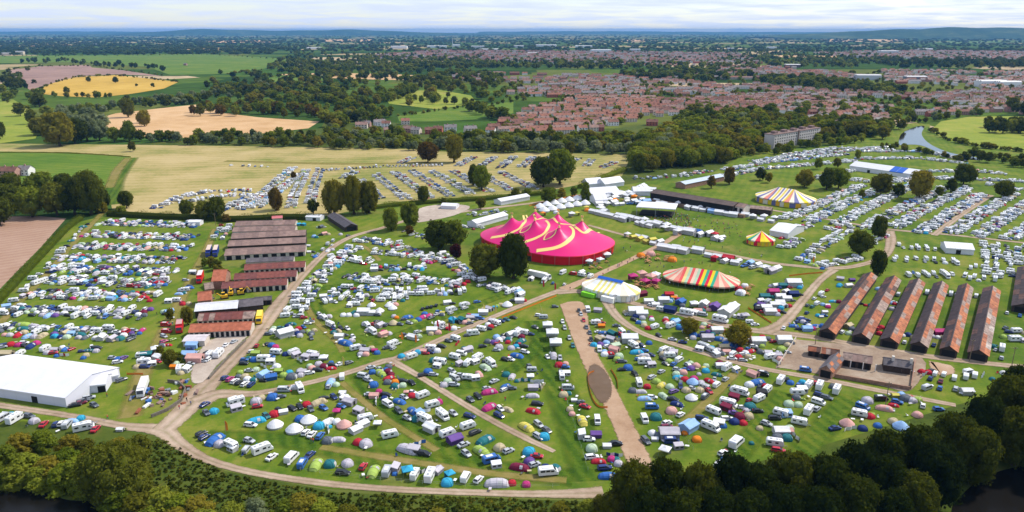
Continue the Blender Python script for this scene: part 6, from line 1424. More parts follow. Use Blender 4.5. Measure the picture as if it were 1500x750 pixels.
cover([(380, 98), (480, 88), (520, 96), (500, 110), (420, 108)], 110, 10, 18, FP, DL)
cover([(320, 108), (460, 100), (520, 118), (500, 150), (360, 150), (300, 130)], 150, 9, 16, FP + ['olive'], DL)
cover([(1000, 165), (1250, 158), (1330, 166), (1300, 188), (1060, 190)], 70, 9, 15, MIXG, 'in the trees at the edge of the town')
cover([(740, 120), (1500, 100), (1500, 160), (1330, 172), (1000, 172), (960, 150), (800, 146), (740, 150)], 1250, 5, 9.5, ['green', 'lime', 'green', 'olive'], 'in the gardens of the town')
cover([(330, 120), (480, 108), (600, 120), (740, 122), (745, 150), (560, 158), (480, 200), (470, 172), (320, 160)], 190, 8, 16, ['green', 'green', 'lime', 'olive'], 'in the woods left of the town')
cover([(480, 190), (580, 204), (720, 204), (900, 204), (940, 206), (930, 224), (640, 216), (480, 212)], 130, 7, 12, ['green', 'green', 'willow', 'olive', 'lime'], 'in the thick belt behind the car park')
cover([(930, 250), (945, 205), (1000, 180), (1120, 170), (1240, 184), (1330, 186), (1300, 206), (1200, 208), (1090, 222), (1045, 248)], 260, 9, 17, ['green', 'green', 'olive', 'olive', 'lime'], 'in the woods around the apartment block')
cover([(720, 194), (760, 165), (800, 148), (960, 148), (940, 176), (880, 190), (790, 198)], 150, 5, 9, ['green', 'green', 'olive', 'lime'], 'in the gardens of the nearest estate')
cover([(0, 110), (40, 100), (60, 140), (60, 160), (0, 150)], 26, 9, 16, ['dark', 'green'], 'in the woods at the left edge')
cover([(180, 150), (260, 148), (380, 124), (480, 112), (500, 122), (340, 144), (250, 158)], 60, 8, 14, ['green', 'willow', 'dark'], 'in the woods right of the barley field')
cover([(620, 72), (1500, 76), (1500, 96), (900, 92), (640, 84)], 700, 7, 13, FP, DL)

# ------------------------------------------------------------------ houses
H_WALL = {'brick': mat('pink_brick', (0.38, 0.22, 0.18), .9, .2, .5), 'cream': mat('cream_render', (0.60, 0.52, 0.44), .9, .08, .5), 'white': mat('white_render', (0.74, 0.73, 0.72), .8, .05, .5), 'red': mat('red_brick', (0.36, 0.11, 0.075), .9, .2, .5)}
H_ROOF = {'red-brown': mat('roof_red_brown', (0.185, 0.085, 0.062), .85, .25, .4), 'terracotta': mat('roof_terracotta', (0.27, 0.115, 0.078), .85, .22, .4), 'grey': mat('roof_grey', (0.20, 0.175, 0.175), .8, .2, .4), 'dusty pink': mat('roof_dusty_pink', (0.27, 0.165, 0.135), .85, .2, .4)}
def house_parts(typ, wl, rf):
    L, D, e, r = {'detached': (11, 8.5, 5.2, 8.2), 'semi': (15, 8.5, 5.2, 8.4), 'terrace': (27, 8.5, 5.4, 8.4)}[typ]; h = L / 2
    out = []
    w = MB(); w.box(-h, h, -D / 2, D / 2, 0, e, H_WALL[wl])
    for s in (-1, 1): w.poly([(s * h, -D / 2, e), (s * h, D / 2, e), (s * h, 0, r - .1)], H_WALL[wl])
    out.append(('wall', w))
    m = MB(); o = .4
    for s in (-1, 1): m.loft([[(-h - o, 0, r), (h + o, 0, r)], [(-h - o, s * (D / 2 + o), e - .15), (h + o, s * (D / 2 + o), e - .15)]], H_ROOF[rf], cap=False, closed=False)
    out.append(('roof', m))
    n = {'detached': 1, 'semi': 2, 'terrace': 4}[typ]
    for i in range(n):
        x = -h + L * (i + .5) / n; m = MB(); m.box(x - .5, x + .5, -.45, .45, r - .6, r + 1.1, H_WALL['brick']); out.append(('chimney', m))
    wm = MB()
    for s in (-1, 1):
        for i in range(2 * n + (1 if n == 1 else 0)):
            x = -h + L * (i + .5) / (2 * n + (1 if n == 1 else 0))
            for z in (1.0, 3.4):
                m = MB(); y = s * D / 2; m.box(x - .6, x + .6, min(y, y + s * .05), max(y, y + s * .05), z, z + 1.2, M_GLASS); out.append(('window', m))
    return out
_hp = {}; _hj = {}
def house_meshes(k):
    if k not in _hp: _hp[k] = [(n, mb.mesh('house_' + n)) for n, mb in house_parts(*k)]
    return _hp[k]
def house_joined(k):
    if k not in _hj:
        a = MB()
        for n, mb in house_parts(*k): a.add(mb)
        _hj[k] = a.mesh('house')
    return _hj[k]
HOUSES = []
HH = {}
def house(x, y, rz, k, area):
    g = (int(x // 14), int(y // 14))
    HOUSES.append(dict(x=x, y=y, rz=rz, k=k, area=area))
def town(poly, ang, dx, dy, fill, roofs, area, types=('detached', 'semi', 'semi', 'terrace')):
    W = [G(x, y) for x, y in poly]; x0, x1 = min(p.x for p in W), max(p.x for p in W); y0, y1 = min(p.y for p in W), max(p.y for p in W)
    ca, sa = math.cos(ang), math.sin(ang); R = math.hypot(x1 - x0, y1 - y0) / 2 + 20; cx, cy = (x0 + x1) / 2, (y0 + y1) / 2
    wp = [(p.x, p.y) for p in W]; v = -R; i = 0
    while v < R:
        u = -R + random.uniform(0, 10); br = random.uniform(-.05, .05)
        while u < R:
            t = random.choice(types); L = {'detached': 11, 'semi': 15, 'terrace': 27}[t]
            bend = 14 * math.sin(u / 130 + v / 90)
            X = cx + (u + L / 2) * ca - (v + bend) * sa; Y = cy + (u + L / 2) * sa + (v + bend) * ca
            if random.random() < fill and inside(X, Y, wp) and math.sin(X / 97 + 1.3) * math.sin(Y / 120) > -.75:
                wl = random.choice(['brick', 'cream', 'cream', 'white', 'white', 'red', 'cream'])
                house(X, Y, ang + br + random.gauss(0, .04), (t, wl, random.choice(roofs)), area)
            u += L + dx * random.uniform(.7, 1.6)
        v += dy * (1 if i % 2 else 1.35); i += 1
RR1 = ['red-brown', 'terracotta', 'terracotta', 'dusty pink']; RR2 = ['red-brown', 'dusty pink', 'red-brown', 'grey', 'grey', 'terracotta']
town([(716, 196), (742, 176), (778, 160), (800, 146), (880, 142), (960, 146), (950, 174), (880, 192), (790, 200)], .25, 5, 25, .95, ['terracotta', 'terracotta', 'red-brown', 'dusty pink'], 'in the nearest estate left of the town')
town([(940, 150), (1040, 146), (1130, 144), (1150, 160), (1040, 168), (950, 172)], -.1, 5, 22, .9, RR1, 'in the estate behind the centre woods')
town([(1060, 142), (1200, 140), (1320, 146), (1310, 164), (1240, 174), (1120, 166)], .15, 5, 22, .92, RR2, 'in the streets above the apartment block')
town([(1180, 172), (1290, 168), (1300, 184), (1240, 190), (1200, 184)], .4, 8, 24, .8, RR2, 'near the river bend')
town([(740, 138), (790, 126), (1000, 120), (1080, 130), (1060, 142), (900, 140), (800, 144)], .2, 6, 25, .9, RR2, 'in the middle town')
town([(1330, 172), (1380, 160), (1500, 150), (W1, 150), (W1, 166), (1440, 168)], .1, 7, 26, .85, RR2, 'behind the round meadow')
town([(1080, 132), (1100, 124), (1180, 132), (1330, 142), (1500, 130), (W1, 130), (W1, 150), (1330, 158), (1200, 140)], -.15, 7, 28, .85, RR2, 'in the upper town')
town([(1290, 104), (1420, 106), (W1, 108), (W1, 130), (1400, 132), (1300, 122)], .2, 8, 32, .85, RR2, 'in the right part of the town')
town([(640, 114), (700, 108), (900, 112), (1000, 108), (1010, 120), (820, 124), (700, 122)], .1, 8, 32, .8, RR2, 'in the far middle streets')
town([(1000, 108), (1060, 98), (1160, 100), (1240, 108), (1280, 118), (1170, 116), (1060, 118)], .0, 8, 34, .85, RR2, 'in the far middle streets')
town([(540, 82), (640, 74), (860, 76), (1080, 78), (1120, 94), (980, 98), (760, 92), (560, 88)], .05, 10, 46, .85, RR2, 'in the far town')
town([(1190, 78), (1320, 74), (1500, 76), (W1, 78), (W1, 88), (1400, 88), (1230, 84)], .1, 10, 46, .8, RR2, 'in the far right suburb')
for x, y, t, wl, rf in ((494, 184, 'semi', 'white', 'dusty pink'), (530, 188, 'semi', 'cream', 'dusty pink'), (537, 186, 'detached', 'brick', 'grey'), (556, 184, 'semi', 'white', 'grey'), (566, 186, 'detached', 'white', 'red-brown'), (572, 196, 'semi', 'brick', 'dusty pink'), (594, 182, 'detached', 'cream', 'terracotta'), (600, 194, 'semi', 'brick', 'dusty pink'), (610, 196, 'detached', 'cream', 'grey'), (632, 196, 'semi', 'red', 'red-brown'), (642, 194, 'detached', 'red', 'red-brown'), (660, 192, 'semi', 'white', 'grey'), (689, 194, 'semi', 'cream', 'grey'), (719, 196, 'detached', 'white', 'terracotta'), (878, 192, 'detached', 'red', 'red-brown'), (828, 188, 'detached', 'white', 'grey'), (955, 184, 'semi', 'red', 'red-brown'), (4, 274, 'detached', 'red', 'terracotta'), (16, 258, 'semi', 'brick', 'red-brown'), (39, 256, 'detached', 'white', 'grey'), (366, 142, 'semi', 'white', 'grey'), (272, 96, 'detached', 'brick', 'grey'), (1242, 190, 'semi', 'white', 'dusty pink'), (1285, 178, 'terrace', 'cream', 'dusty pink'), (1255, 170, 'semi', 'white', 'dusty pink')):
    p = G(x, y); house(p.x, p.y, random.gauss(0, .25), (t, wl, rf), 'along the road behind the hay field' if 480 < x < 730 else ('at the left edge beyond the dark wood' if x < 60 else 'standing apart among the trees'))
# large industrial buildings
IND = [(585, 71, 110, 'white'), (640, 70, 140, 'white'), (668, 68, 60, 'white'), (700, 71, 90, 'pale grey'), (716, 74, 120, 'white'), (760, 70, 70, 'pale grey'), (800, 68, 160, 'white'), (855, 70, 120, 'white'), (880, 77, 110, 'white'), (930, 76, 60, 'pale grey'), (780, 80, 50, 'cream'), (1300, 79, 100, 'pale grey'), (1355, 74, 80, 'white'), (1160, 99, 50, 'dark'), (1270, 117, 60, 'pale grey'), (1340, 118, 50, 'slate'), (1450, 127, 60, 'white'), (1475, 128, 50, 'white'), (1130, 72, 60, 'white'), (460, 72, 90, 'white'), (10, 81, 50, 'cream'), (30, 80, 40, 'cream'), (140, 66, 40, 'white'), (1070, 74, 40, 'white')]
IC = {'white': (0.75, 0.75, 0.76), 'pale grey': (0.5, 0.5, 0.53), 'cream': (0.62, 0.52, 0.40), 'dark': (0.10, 0.07, 0.07), 'slate': (0.16, 0.17, 0.22)}
for i, (x, y, L, c) in enumerate(IND):
    p = G(x, y); rt = empty('warehouse', p, random.gauss(0, .08))
    tag(rt, f'{c} flat warehouse, {ordn[i] if i < 12 else str(i + 1) + "th"} on the plain counted across the distant town', 'warehouse', 'warehouses in the distant town')
    hh = random.uniform(9, 16); D = L * .4
    mb = MB(); mb.box(-L / 2, L / 2, -D / 2, D / 2, 0, hh, mat('warehouse_' + c.replace(' ', '_'), IC[c], .6, .05, .05)); part('wall', mb, rt)
    mb = MB()
    for k in range(3):
        y0 = -D / 2 + D * k / 3; mb.loft([[(-L / 2, y0, hh), (L / 2, y0, hh)], [(-L / 2, y0 + D / 6, hh + 2), (L / 2, y0 + D / 6, hh + 2)], [(-L / 2, y0 + D / 3, hh), (L / 2, y0 + D / 3, hh)]], mat('warehouse_roof', (0.55, 0.54, 0.55), .6), cap=False, closed=False)
    part('roof', mb, rt)
p = G(663, 70); rt = empty('chimney_stack', p); tag(rt, 'thin pale chimney stack above the distant white factory', 'chimney')
mb = MB(); mb.cyl((0, 0, 0), (0, 0, 62), 3, 2, IC and mat('warehouse_pale_grey', IC['pale grey']), 10); part('shaft', mb, rt)
mb = MB(); mb.cyl((0, 0, 62), (0, 0, 63.5), 2.6, 2.6, mat('warehouse_white', IC['white']), 10); part('rim', mb, rt)

# ------------------------------------------------------------------ hedges
def hedge(label, pts, w, h, pal, n_per_m=26, size=.28):
    W = catmull([G(*p) for p in pts], 6); o = W[0]
    segs = [(a, b, (b - a).length) for a, b in zip(W, W[1:])]
    P = []; Nn = []
    for a, b, L in segs:
        d = (b - a).normalized(); nn = Vector((-d.y, d.x, 0)); k = int(L * n_per_m) + 1
        t = rng.uniform(0, 1, k); an = rng.uniform(0, math.pi, k); wob = 1 + .25 * np.sin((a.x + t * L) * .35) + rng.normal(0, .08, k)
        ox = np.cos(an) * w / 2 * wob; oz = np.sin(an) ** .6 * h * wob
        base = np.array([a.x - o.x, a.y - o.y, 0]) + t[:, None] * np.array([b.x - a.x, b.y - a.y, 0])
        P.append(base + ox[:, None] * np.array([nn.x, nn.y, 0]) + np.stack([0 * oz, 0 * oz, oz], 1)); Nn.append(np.cos(an)[:, None] * np.array([nn.x, nn.y, 0]) + np.stack([0 * an, 0 * an, np.sin(an)], 1))
    P = np.concatenate(P); Nn = np.concatenate(Nn)
    rt = empty('hedge', o); tag(rt, label, 'hedge')
    me = quads_mesh('hedge_foliage', P, Nn, np.full(len(P), size), None, (LEAF[pal],)); link('foliage', me, rt)
    mb = MB()
    rings = []
    for i, p in enumerate(W):
        t = (W[min(i + 1, len(W) - 1)] - W[max(i - 1, 0)]).normalized(); nn = Vector((-t.y, t.x, 0)); q = p - o
        rings.append([(q.x + nn.x * x, q.y + nn.y * x, z) for x, z in ((-w * .42, 0), (-w * .4, h * .6), (-w * .15, h * .88), (w * .15, h * .88), (w * .4, h * .6), (w * .42, 0))])
    mb.loft(rings, LEAF[pal]); part('inner_branches', mb, rt)
hedge('tall trimmed hedge between the ploughed field and the tents', [(-60, 500), (-6, 446), (30, 408), (64, 372), (96, 338), (118, 322)], 4.5, 3.0, 'green')
hedge('dark hedge behind the left camping field', [(160, 316), (230, 320), (300, 322), (345, 324), (420, 321), (470, 322)], 6, 4.0, 'dark')
hedge('hedge between the car park and the paved yard', [(548, 306), (600, 300), (660, 296), (730, 291), (792, 285)], 5, 3.2, 'green')
hedge('scrubby hedge along the right of the hay field', [(850, 276), (884, 262), (915, 250)], 6, 4, 'green')
hedge('low field hedge left of the bright pasture', [(W0, 226), (0, 223.5), (110, 225), (190, 230)], 1.6, .8, 'olive', 10)

# ------------------------------------------------------------------ instanced background masses
def gn_stuff(name, label, cat, pts, protos):
    """pts: list of (x, y, z, rz, (sx,sy,sz), proto index)"""
    col = bpy.data.collections.new(name + '_kinds')
    for i, (me, mt) in enumerate(protos):
        o = bpy.data.objects.new('%s_kind_%03d' % (name, i), me)
        if mt is not None:
            o.material_slots[0].link = 'OBJECT'; o.material_slots[0].material = mt
        col.objects.link(o)
    me = bpy.data.meshes.new(name); n = len(pts)
    me.vertices.add(n); me.vertices.foreach_set('co', np.array([p[:3] for p in pts], np.float32).ravel())
    a = me.attributes.new('idx', 'INT', 'POINT'); a.data.foreach_set('value', np.array([p[5] for p in pts], np.int32))
    a = me.attributes.new('rotz', 'FLOAT', 'POINT'); a.data.foreach_set('value', np.array([p[3] for p in pts], np.float32))
    a = me.attributes.new('scl', 'FLOAT_VECTOR', 'POINT'); a.data.foreach_set('vector', np.array([p[4] for p in pts], np.float32).ravel())
    me.update()
    ng = bpy.data.node_groups.new(name + '_nodes', 'GeometryNodeTree')
    ng.interface.new_socket('Geometry', in_out='INPUT', socket_type='NodeSocketGeometry'); ng.interface.new_socket('Geometry', in_out='OUTPUT', socket_type='NodeSocketGeometry')
    N = ng.nodes.new; L = ng.links.new
    gi = N('NodeGroupInput'); go = N('NodeGroupOutput'); ip = N('GeometryNodeInstanceOnPoints'); ci = N('GeometryNodeCollectionInfo')
    ci.inputs['Collection'].default_value = col; ci.inputs['Separate Children'].default_value = True; ci.inputs['Reset Children'].default_value = True
    na_ = N('GeometryNodeInputNamedAttribute'); na_.data_type = 'INT'; na_.inputs['Name'].default_value = 'idx'
    nr2 = N('GeometryNodeInputNamedAttribute'); nr2.data_type = 'FLOAT'; nr2.inputs['Name'].default_value = 'rotz'
    ns = N('GeometryNodeInputNamedAttribute'); ns.data_type = 'FLOAT_VECTOR'; ns.inputs['Name'].default_value = 'scl'
    cx = N('ShaderNodeCombineXYZ'); er = N('FunctionNodeEulerToRotation')
    ip.inputs['Pick Instance'].default_value = True
    L(gi.outputs[0], ip.inputs['Points']); L(ci.outputs[0], ip.inputs['Instance']); L(na_.outputs['Attribute'], ip.inputs['Instance Index'])
    L(nr2.outputs['Attribute'], cx.inputs['Z']); L(cx.outputs[0], er.inputs[0]); L(er.outputs[0], ip.inputs['Rotation']); L(ns.outputs['Attribute'], ip.inputs['Scale'])
    L(ip.outputs[0], go.inputs[0])
    o = link(name, me); md = o.modifiers.new('instances', 'NODES'); md.node_group = ng
    return tag(o, label, cat, None, 'stuff')

# ------------------------------------------------------------------ camp furniture beside the nearer pitches
def k_chair(c):
    s = MB(); s.box(-.28, .28, -.3, .3, .40, .45, fabric(c)); b = MB(); b.loft([[(-.28, -.3, .45), (-.28, .3, .45), (-.23, .3, .45), (-.23, -.3, .45)], [(-.5, -.28, 1.0), (-.5, .28, 1.0), (-.46, .28, 1.0), (-.46, -.28, 1.0)]], fabric(c))
    out = [('seat', s), ('backrest', b)]
    for x in (-.25, .25):
        for y in (-.27, .27): m = MB(); m.cyl((x, y, 0), (x, y, .42), .025, .025, M_STEEL, 4); out.append(('leg', m))
    return out
def k_break(c):
    out = []
    for i in range(4):
        x0 = -2.4 + 1.2 * i; y0 = .5 * (i % 2); y1 = .5 * ((i + 1) % 2); m = MB(); m.loft([[(x0, y0 - .01, .05), (x0 + 1.2, y1 - .01, .05), (x0 + 1.2, y1 + .01, .05), (x0, y0 + .01, .05)], [(x0, y0 - .01, 1.2), (x0 + 1.2, y1 - .01, 1.2), (x0 + 1.2, y1 + .01, 1.2), (x0, y0 + .01, 1.2)]], fabric(c if i % 2 else 'w')); out.append(('panel', m))
        m = MB(); m.cyl((x0, y0, 0), (x0, y0, 1.35), .03, .03, M_WOODPOST, 4); out.append(('stake', m))
    return out
def k_table(c):
    m = MB(); m.box(-.6, .6, -.4, .4, .68, .72, fabric(c)); out = [('tabletop', m)]
    for x in (-.5, .5):
        for y in (-.32, .32): m = MB(); m.cyl((x, y, 0), (x, y, .69), .025, .025, M_STEEL, 4); out.append(('leg', m))
    return out
KIND['h'] = (k_chair, 'camp chair', 'camp_chair', 'camp chair', .5, .5)
KIND['w'] = (k_break, 'windbreak', 'windbreak', 'striped windbreak', .6, 1.2)
KIND['o'] = (k_table, 'camp table', 'camp_table', 'camp table', .4, .6)
for it in [i for i in ITEMS if i['k'] in 'vmtdbfka' and pix(i['x'], i['y'])[1] > 470]:
    if random.random() < .62:
        for q in range(random.choice((1, 1, 2, 3))):
            a = random.uniform(0, 6.28); d = KIND[it['k']][5] * it['s'] * .9 + random.uniform(.6, 2.2); x, y = it['x'] + math.cos(a) * d, it['y'] + math.sin(a) * d
            k = random.choice('hhhoow')
            if clear(x, y, KIND[k][5] + .5): reserve(x, y, KIND[k][5]); item(k, random.choice('bgrewwnlt' if k != 'o' else 'wwts'), x, y, random.uniform(0, 6.28), it['area'])

def k_picnic(c):
    w = mat('picnic_table_wood', (0.36, 0.17, 0.07), .8, .2, 3); out = []
    m = MB(); m.box(-1.0, 1.0, -.4, .4, .72, .78, w); out.append(('tabletop', m))
    for y in (-.75, .75): m = MB(); m.box(-1.0, 1.0, y - .14, y + .14, .42, .47, w); out.append(('bench', m))
    for x in (-.7, .7):
        for s_ in (-1, 1): m = MB(); m.cyl((x, s_ * .85, 0), (x, s_ * .25, .73), .05, .05, w, 4); out.append(('leg', m))
    return out
KIND['q'] = (k_picnic, 'picnic table', 'picnic_table', 'wooden picnic table', .4, 1.1)
def litter(poly, n, ks, cols, area, s0=1.0):
    xs = [p[0] for p in poly]; ys = [p[1] for p in poly]; c = 0; t = 0
    while c < n and t < n * 40:
        t += 1; x = random.uniform(min(xs), max(xs)); y = random.uniform(min(ys), max(ys))
        if not inside(x, y, poly): continue
        p = G(x, y); k = random.choice(ks); s_ = s0 * random.uniform(.85, 1.2)
        if clear(p.x, p.y, KIND[k][5] * s_): reserve(p.x, p.y, KIND[k][5] * s_); item(k, random.choice(cols), p.x, p.y, random.uniform(0, 6), area, s_); c += 1
litter([(922, 402), (962, 408), (964, 424), (930, 420)], 22, 'qqqg', 'wipu', 'beside the cream and yellow tent', 1.2)
litter([(936, 376), (980, 370), (990, 384), (945, 388)], 14, 'qqqd', 'roit', 'on the lawn above the striped tent', 1.4)
litter([(1084, 416), (1104, 420), (1096, 436), (1080, 430)], 8, 'qqd', 'rww', 'right of the striped tent', 1.2)
litter([(860, 378), (900, 372), (880, 396), (845, 396)], 9, 'qqg', 'wro', 'in front of the pink big top', 1.2)
litter([(868, 296), (930, 290), (940, 300), (880, 306)], 10, 'gqg', 'wwo', 'in the food area behind the big top', 1.2)
litter([(770, 318), (860, 306), (866, 314), (850, 318)], 6, 'gd', 'oyw', 'behind the pink big top', 1.1)

# ------------------------------------------------------------------ labels that single things out
def make_labels(L):
    """L: dicts with noun, area, x, y -> adds label"""
    if not L: return
    P = np.array([[t['x'], t['y']] for t in L])
    for i, t in enumerate(L):
        t['px'] = pix(t['x'], t['y'])[0]
        d = ((P - P[i]) ** 2).sum(1); d[i] = 1e12
        t['near'] = None
        for j in np.argsort(d)[:3]:
            if L[j]['noun'] != t['noun'] and d[j] < 144: t['near'] = L[j]['noun']; break
    def art(n): return ('an ' if n[0] in 'aeiou' else 'a ') + n
    g = {}
    for t in L: g.setdefault((t['noun'], t['area']), []).append(t)
    for (noun, area), ts in g.items():
        if len(ts) == 1: ts[0]['label'] = f'{noun} {area}'; continue
        nb = {}
        for t in ts: nb.setdefault(t['near'], []).append(t)
        ts = sorted(ts, key=lambda t: t['px'])
        for i, t in enumerate(ts):
            a = f'{noun} beside {art(t["near"])} {area}' if t['near'] and len(nb[t['near']]) == 1 else None
            if a and len(a.split()) <= 16: t['label'] = a
            else: t['label'] = f'{noun}, {ordw(i)} from left of its kind {area}' if len((noun + ' ' + area).split()) <= 9 else f'{noun}, {ordw(i)} from left, {area}'
    for t in L:
        if len(t['label'].split()) > 16:
            w = t['label'].split(); t['label'] = ' '.join(x for x in w if x not in ('the',))

# ---- campers' things
bycat = {}
for it in ITEMS:
    _, _, it['sz'] = pix(it['x'], it['y'])
    cn = CNAME[it['c']]
    if it['c'] == 's' and KIND[it['k']][1] in ('tent', 'awning', 'gazebo'): cn = 'grey'
    if it['c'] == 'g' and KIND[it['k']][1] in ('tent', 'awning', 'gazebo'): cn = 'dark grey'
    it['noun'] = (cn + ' ' if it['k'] != 'q' else '') + KIND[it['k']][3]
    bycat.setdefault(KIND[it['k']][1], []).append(it)
indiv = []; rest = {}
LIMIT = {'car': 300, 'caravan': 300, 'tent': 300}
for c, L in bycat.items():
    L.sort(key=lambda t: -t['sz']); n = LIMIT.get(c, 300)
    indiv += L[:n]; rest[c] = L[n:]
make_labels(indiv)
GRP = {'car': 'cars parked on the festival site', 'caravan': 'caravans on the camping fields', 'tent': 'tents on the camping fields', 'motorhome': 'motorhomes on the camping fields', 'campervan': 'campervans on the camping fields', 'gazebo': 'gazebos on the festival site', 'awning': 'awnings on the camping fields', 'camp chair': 'camp chairs on the pitches', 'windbreak': 'windbreaks on the pitches', 'camp table': 'camp tables on the pitches', 'picnic table': 'picnic tables round the arena'}
for t in indiv:
    k, c = t['k'], t['c']; _, cat, nm, _, _, _ = KIND[k]
    loc = (t['x'], t['y'], .09); s = (t['s'],) * 3
    if t['sz'] > 2.75:
        rt = empty(nm, loc, t['rz']); rt.scale = s
        for pn, me in parts_of(k, c):
            if pn == 'headlight' and t['sz'] < 3.6: continue
            link(pn, me, rt)
    else:
        rt = link(nm, joined(k, c), None, loc, t['rz'], s)
    tag(rt, t['label'], cat, GRP[cat])
for c, L in rest.items():
    if not L: continue
    keys = sorted({(t['k'], t['c']) for t in L}); ix = {k: i for i, k in enumerate(keys)}
    nm = {'car': 'distant_cars', 'caravan': 'distant_caravans', 'tent': 'distant_tents'}.get(c, 'distant_' + c + 's')
    gn_stuff(nm, {'car': 'mass of small parked cars in the farthest fields', 'caravan': 'mass of small white caravans in the farthest fields', 'tent': 'mass of small tents and stalls in the farthest fields'}.get(c, f'mass of small {c}s in the farthest fields'), c,
             [(t['x'], t['y'], .09, t['rz'], (t['s'],) * 3, ix[(t['k'], t['c'])]) for t in L], [(joined(*k), None) for k in keys])

# ---- trees
PN = {'green': 'mid-green tree', 'dark': 'dark-green tree', 'olive': 'olive-yellow tree', 'willow': 'grey-green tree', 'lime': 'lime-green tree', 'rust': 'rusty-brown tree', 'copper': 'deep maroon tree', 'far': 'blue-green tree', 'deep': 'shade-darkened tree'}
def build_trees(L, cat, name):
    for t in L: t['noun'] = PN[t['pal']].replace('tree', 'bush' if cat == 'bush' else 'tree')
    make_labels(L)
    for i, t in enumerate(L):
        lod = 0 if t['ppx'] > 55 else (1 if t['ppx'] > 21 else 2)
        rt = empty(name, (t['x'], t['y'], 0), random.uniform(0, 6.28))
        tag(rt, t['label'], cat, 'bushes by the river' if cat == 'bush' else 'trees')
        sx = t['w'] * random.uniform(.93, 1.07); sy = t['w'] * random.uniform(.93, 1.07)
        c = link('crown', crown(t['shape'], lod, i % 3), rt, (0, 0, 0), 0, (sx, sy, t['h']))
        c.material_slots[0].link = 'OBJECT'; c.material_slots[0].material = LEAF[t['pal']]
        link('trunk', TRUNK, rt, (0, 0, 0), 0, (t['h'],) * 3 if cat == 'tree' else (t['h'] * .6, t['h'] * .6, t['h'] * .8))
for t in TREES + BUSHES: t['ppx'] = pix(t['x'], t['y'])[2] * t['h']
# keep crowns off the vehicles' ground: drop nothing, trees were placed from the photograph
TREES.sort(key=lambda t: -t['ppx'])
build_trees(TREES[:300], 'tree', 'tree')
for b in BUSHES: b['shape'] = 'bush'
build_trees(BUSHES, 'bush', 'bush')
TK = ['green', 'dark', 'olive', 'willow', 'lime', 'rust', 'copper', 'far', 'deep']; protos = []; pidx = {}
for pal in TK:
    for v in range(3):
        for lod in (2, 3):
            pidx[(pal, v, lod)] = len(protos); protos.append((crown('round' if v < 2 else 'tall', lod, v), LEAF[pal]))
pts = []
for t in TREES[300:]:
    lod = 2 if t['ppx'] > 7 else 3
    pts.append((t['x'], t['y'], 0, random.uniform(0, 6.28), (t['w'] * 1.05, t['w'] * 1.05, t['h']), pidx[(t['pal'], random.randrange(3), lod)]))
gn_stuff('distant_trees', 'mass of far-off trees and woods on the plain', 'woodland', pts, protos)

# ---- houses
for h in HOUSES: h['sz'] = pix(h['x'], h['y'])[2]; h['noun'] = f"{h['k'][2]}-roofed {h['k'][1].replace('red', 'red brick').replace('cream', 'cream').replace('white', 'white')} {h['k'][0]} house".replace('semi house', 'twin house').replace('terrace house', 'terrace').replace('detached house', 'house')
HOUSES.sort(key=lambda h: -h['sz'])
make_labels(HOUSES[:300])
for i, h in enumerate(HOUSES[:300]):
    rt = empty('house', (h['x'], h['y'], .05), h['rz']); tag(rt, h['label'], 'house', 'houses of the town')
    for pn, me in house_meshes(h['k']):
        if pn == 'window' and i >= 110: continue
        link(pn, me, rt)
keys = sorted({h['k'] for h in HOUSES[300:]}); ix = {k: i for i, k in enumerate(keys)}
gn_stuff('distant_houses', 'mass of small red-roofed houses of the far town', 'houses', [(h['x'], h['y'], .05, h['rz'], (1, 1, random.uniform(.9, 1.15)), ix[h['k']]) for h in HOUSES[300:]], [(house_joined(k), None) for k in keys])

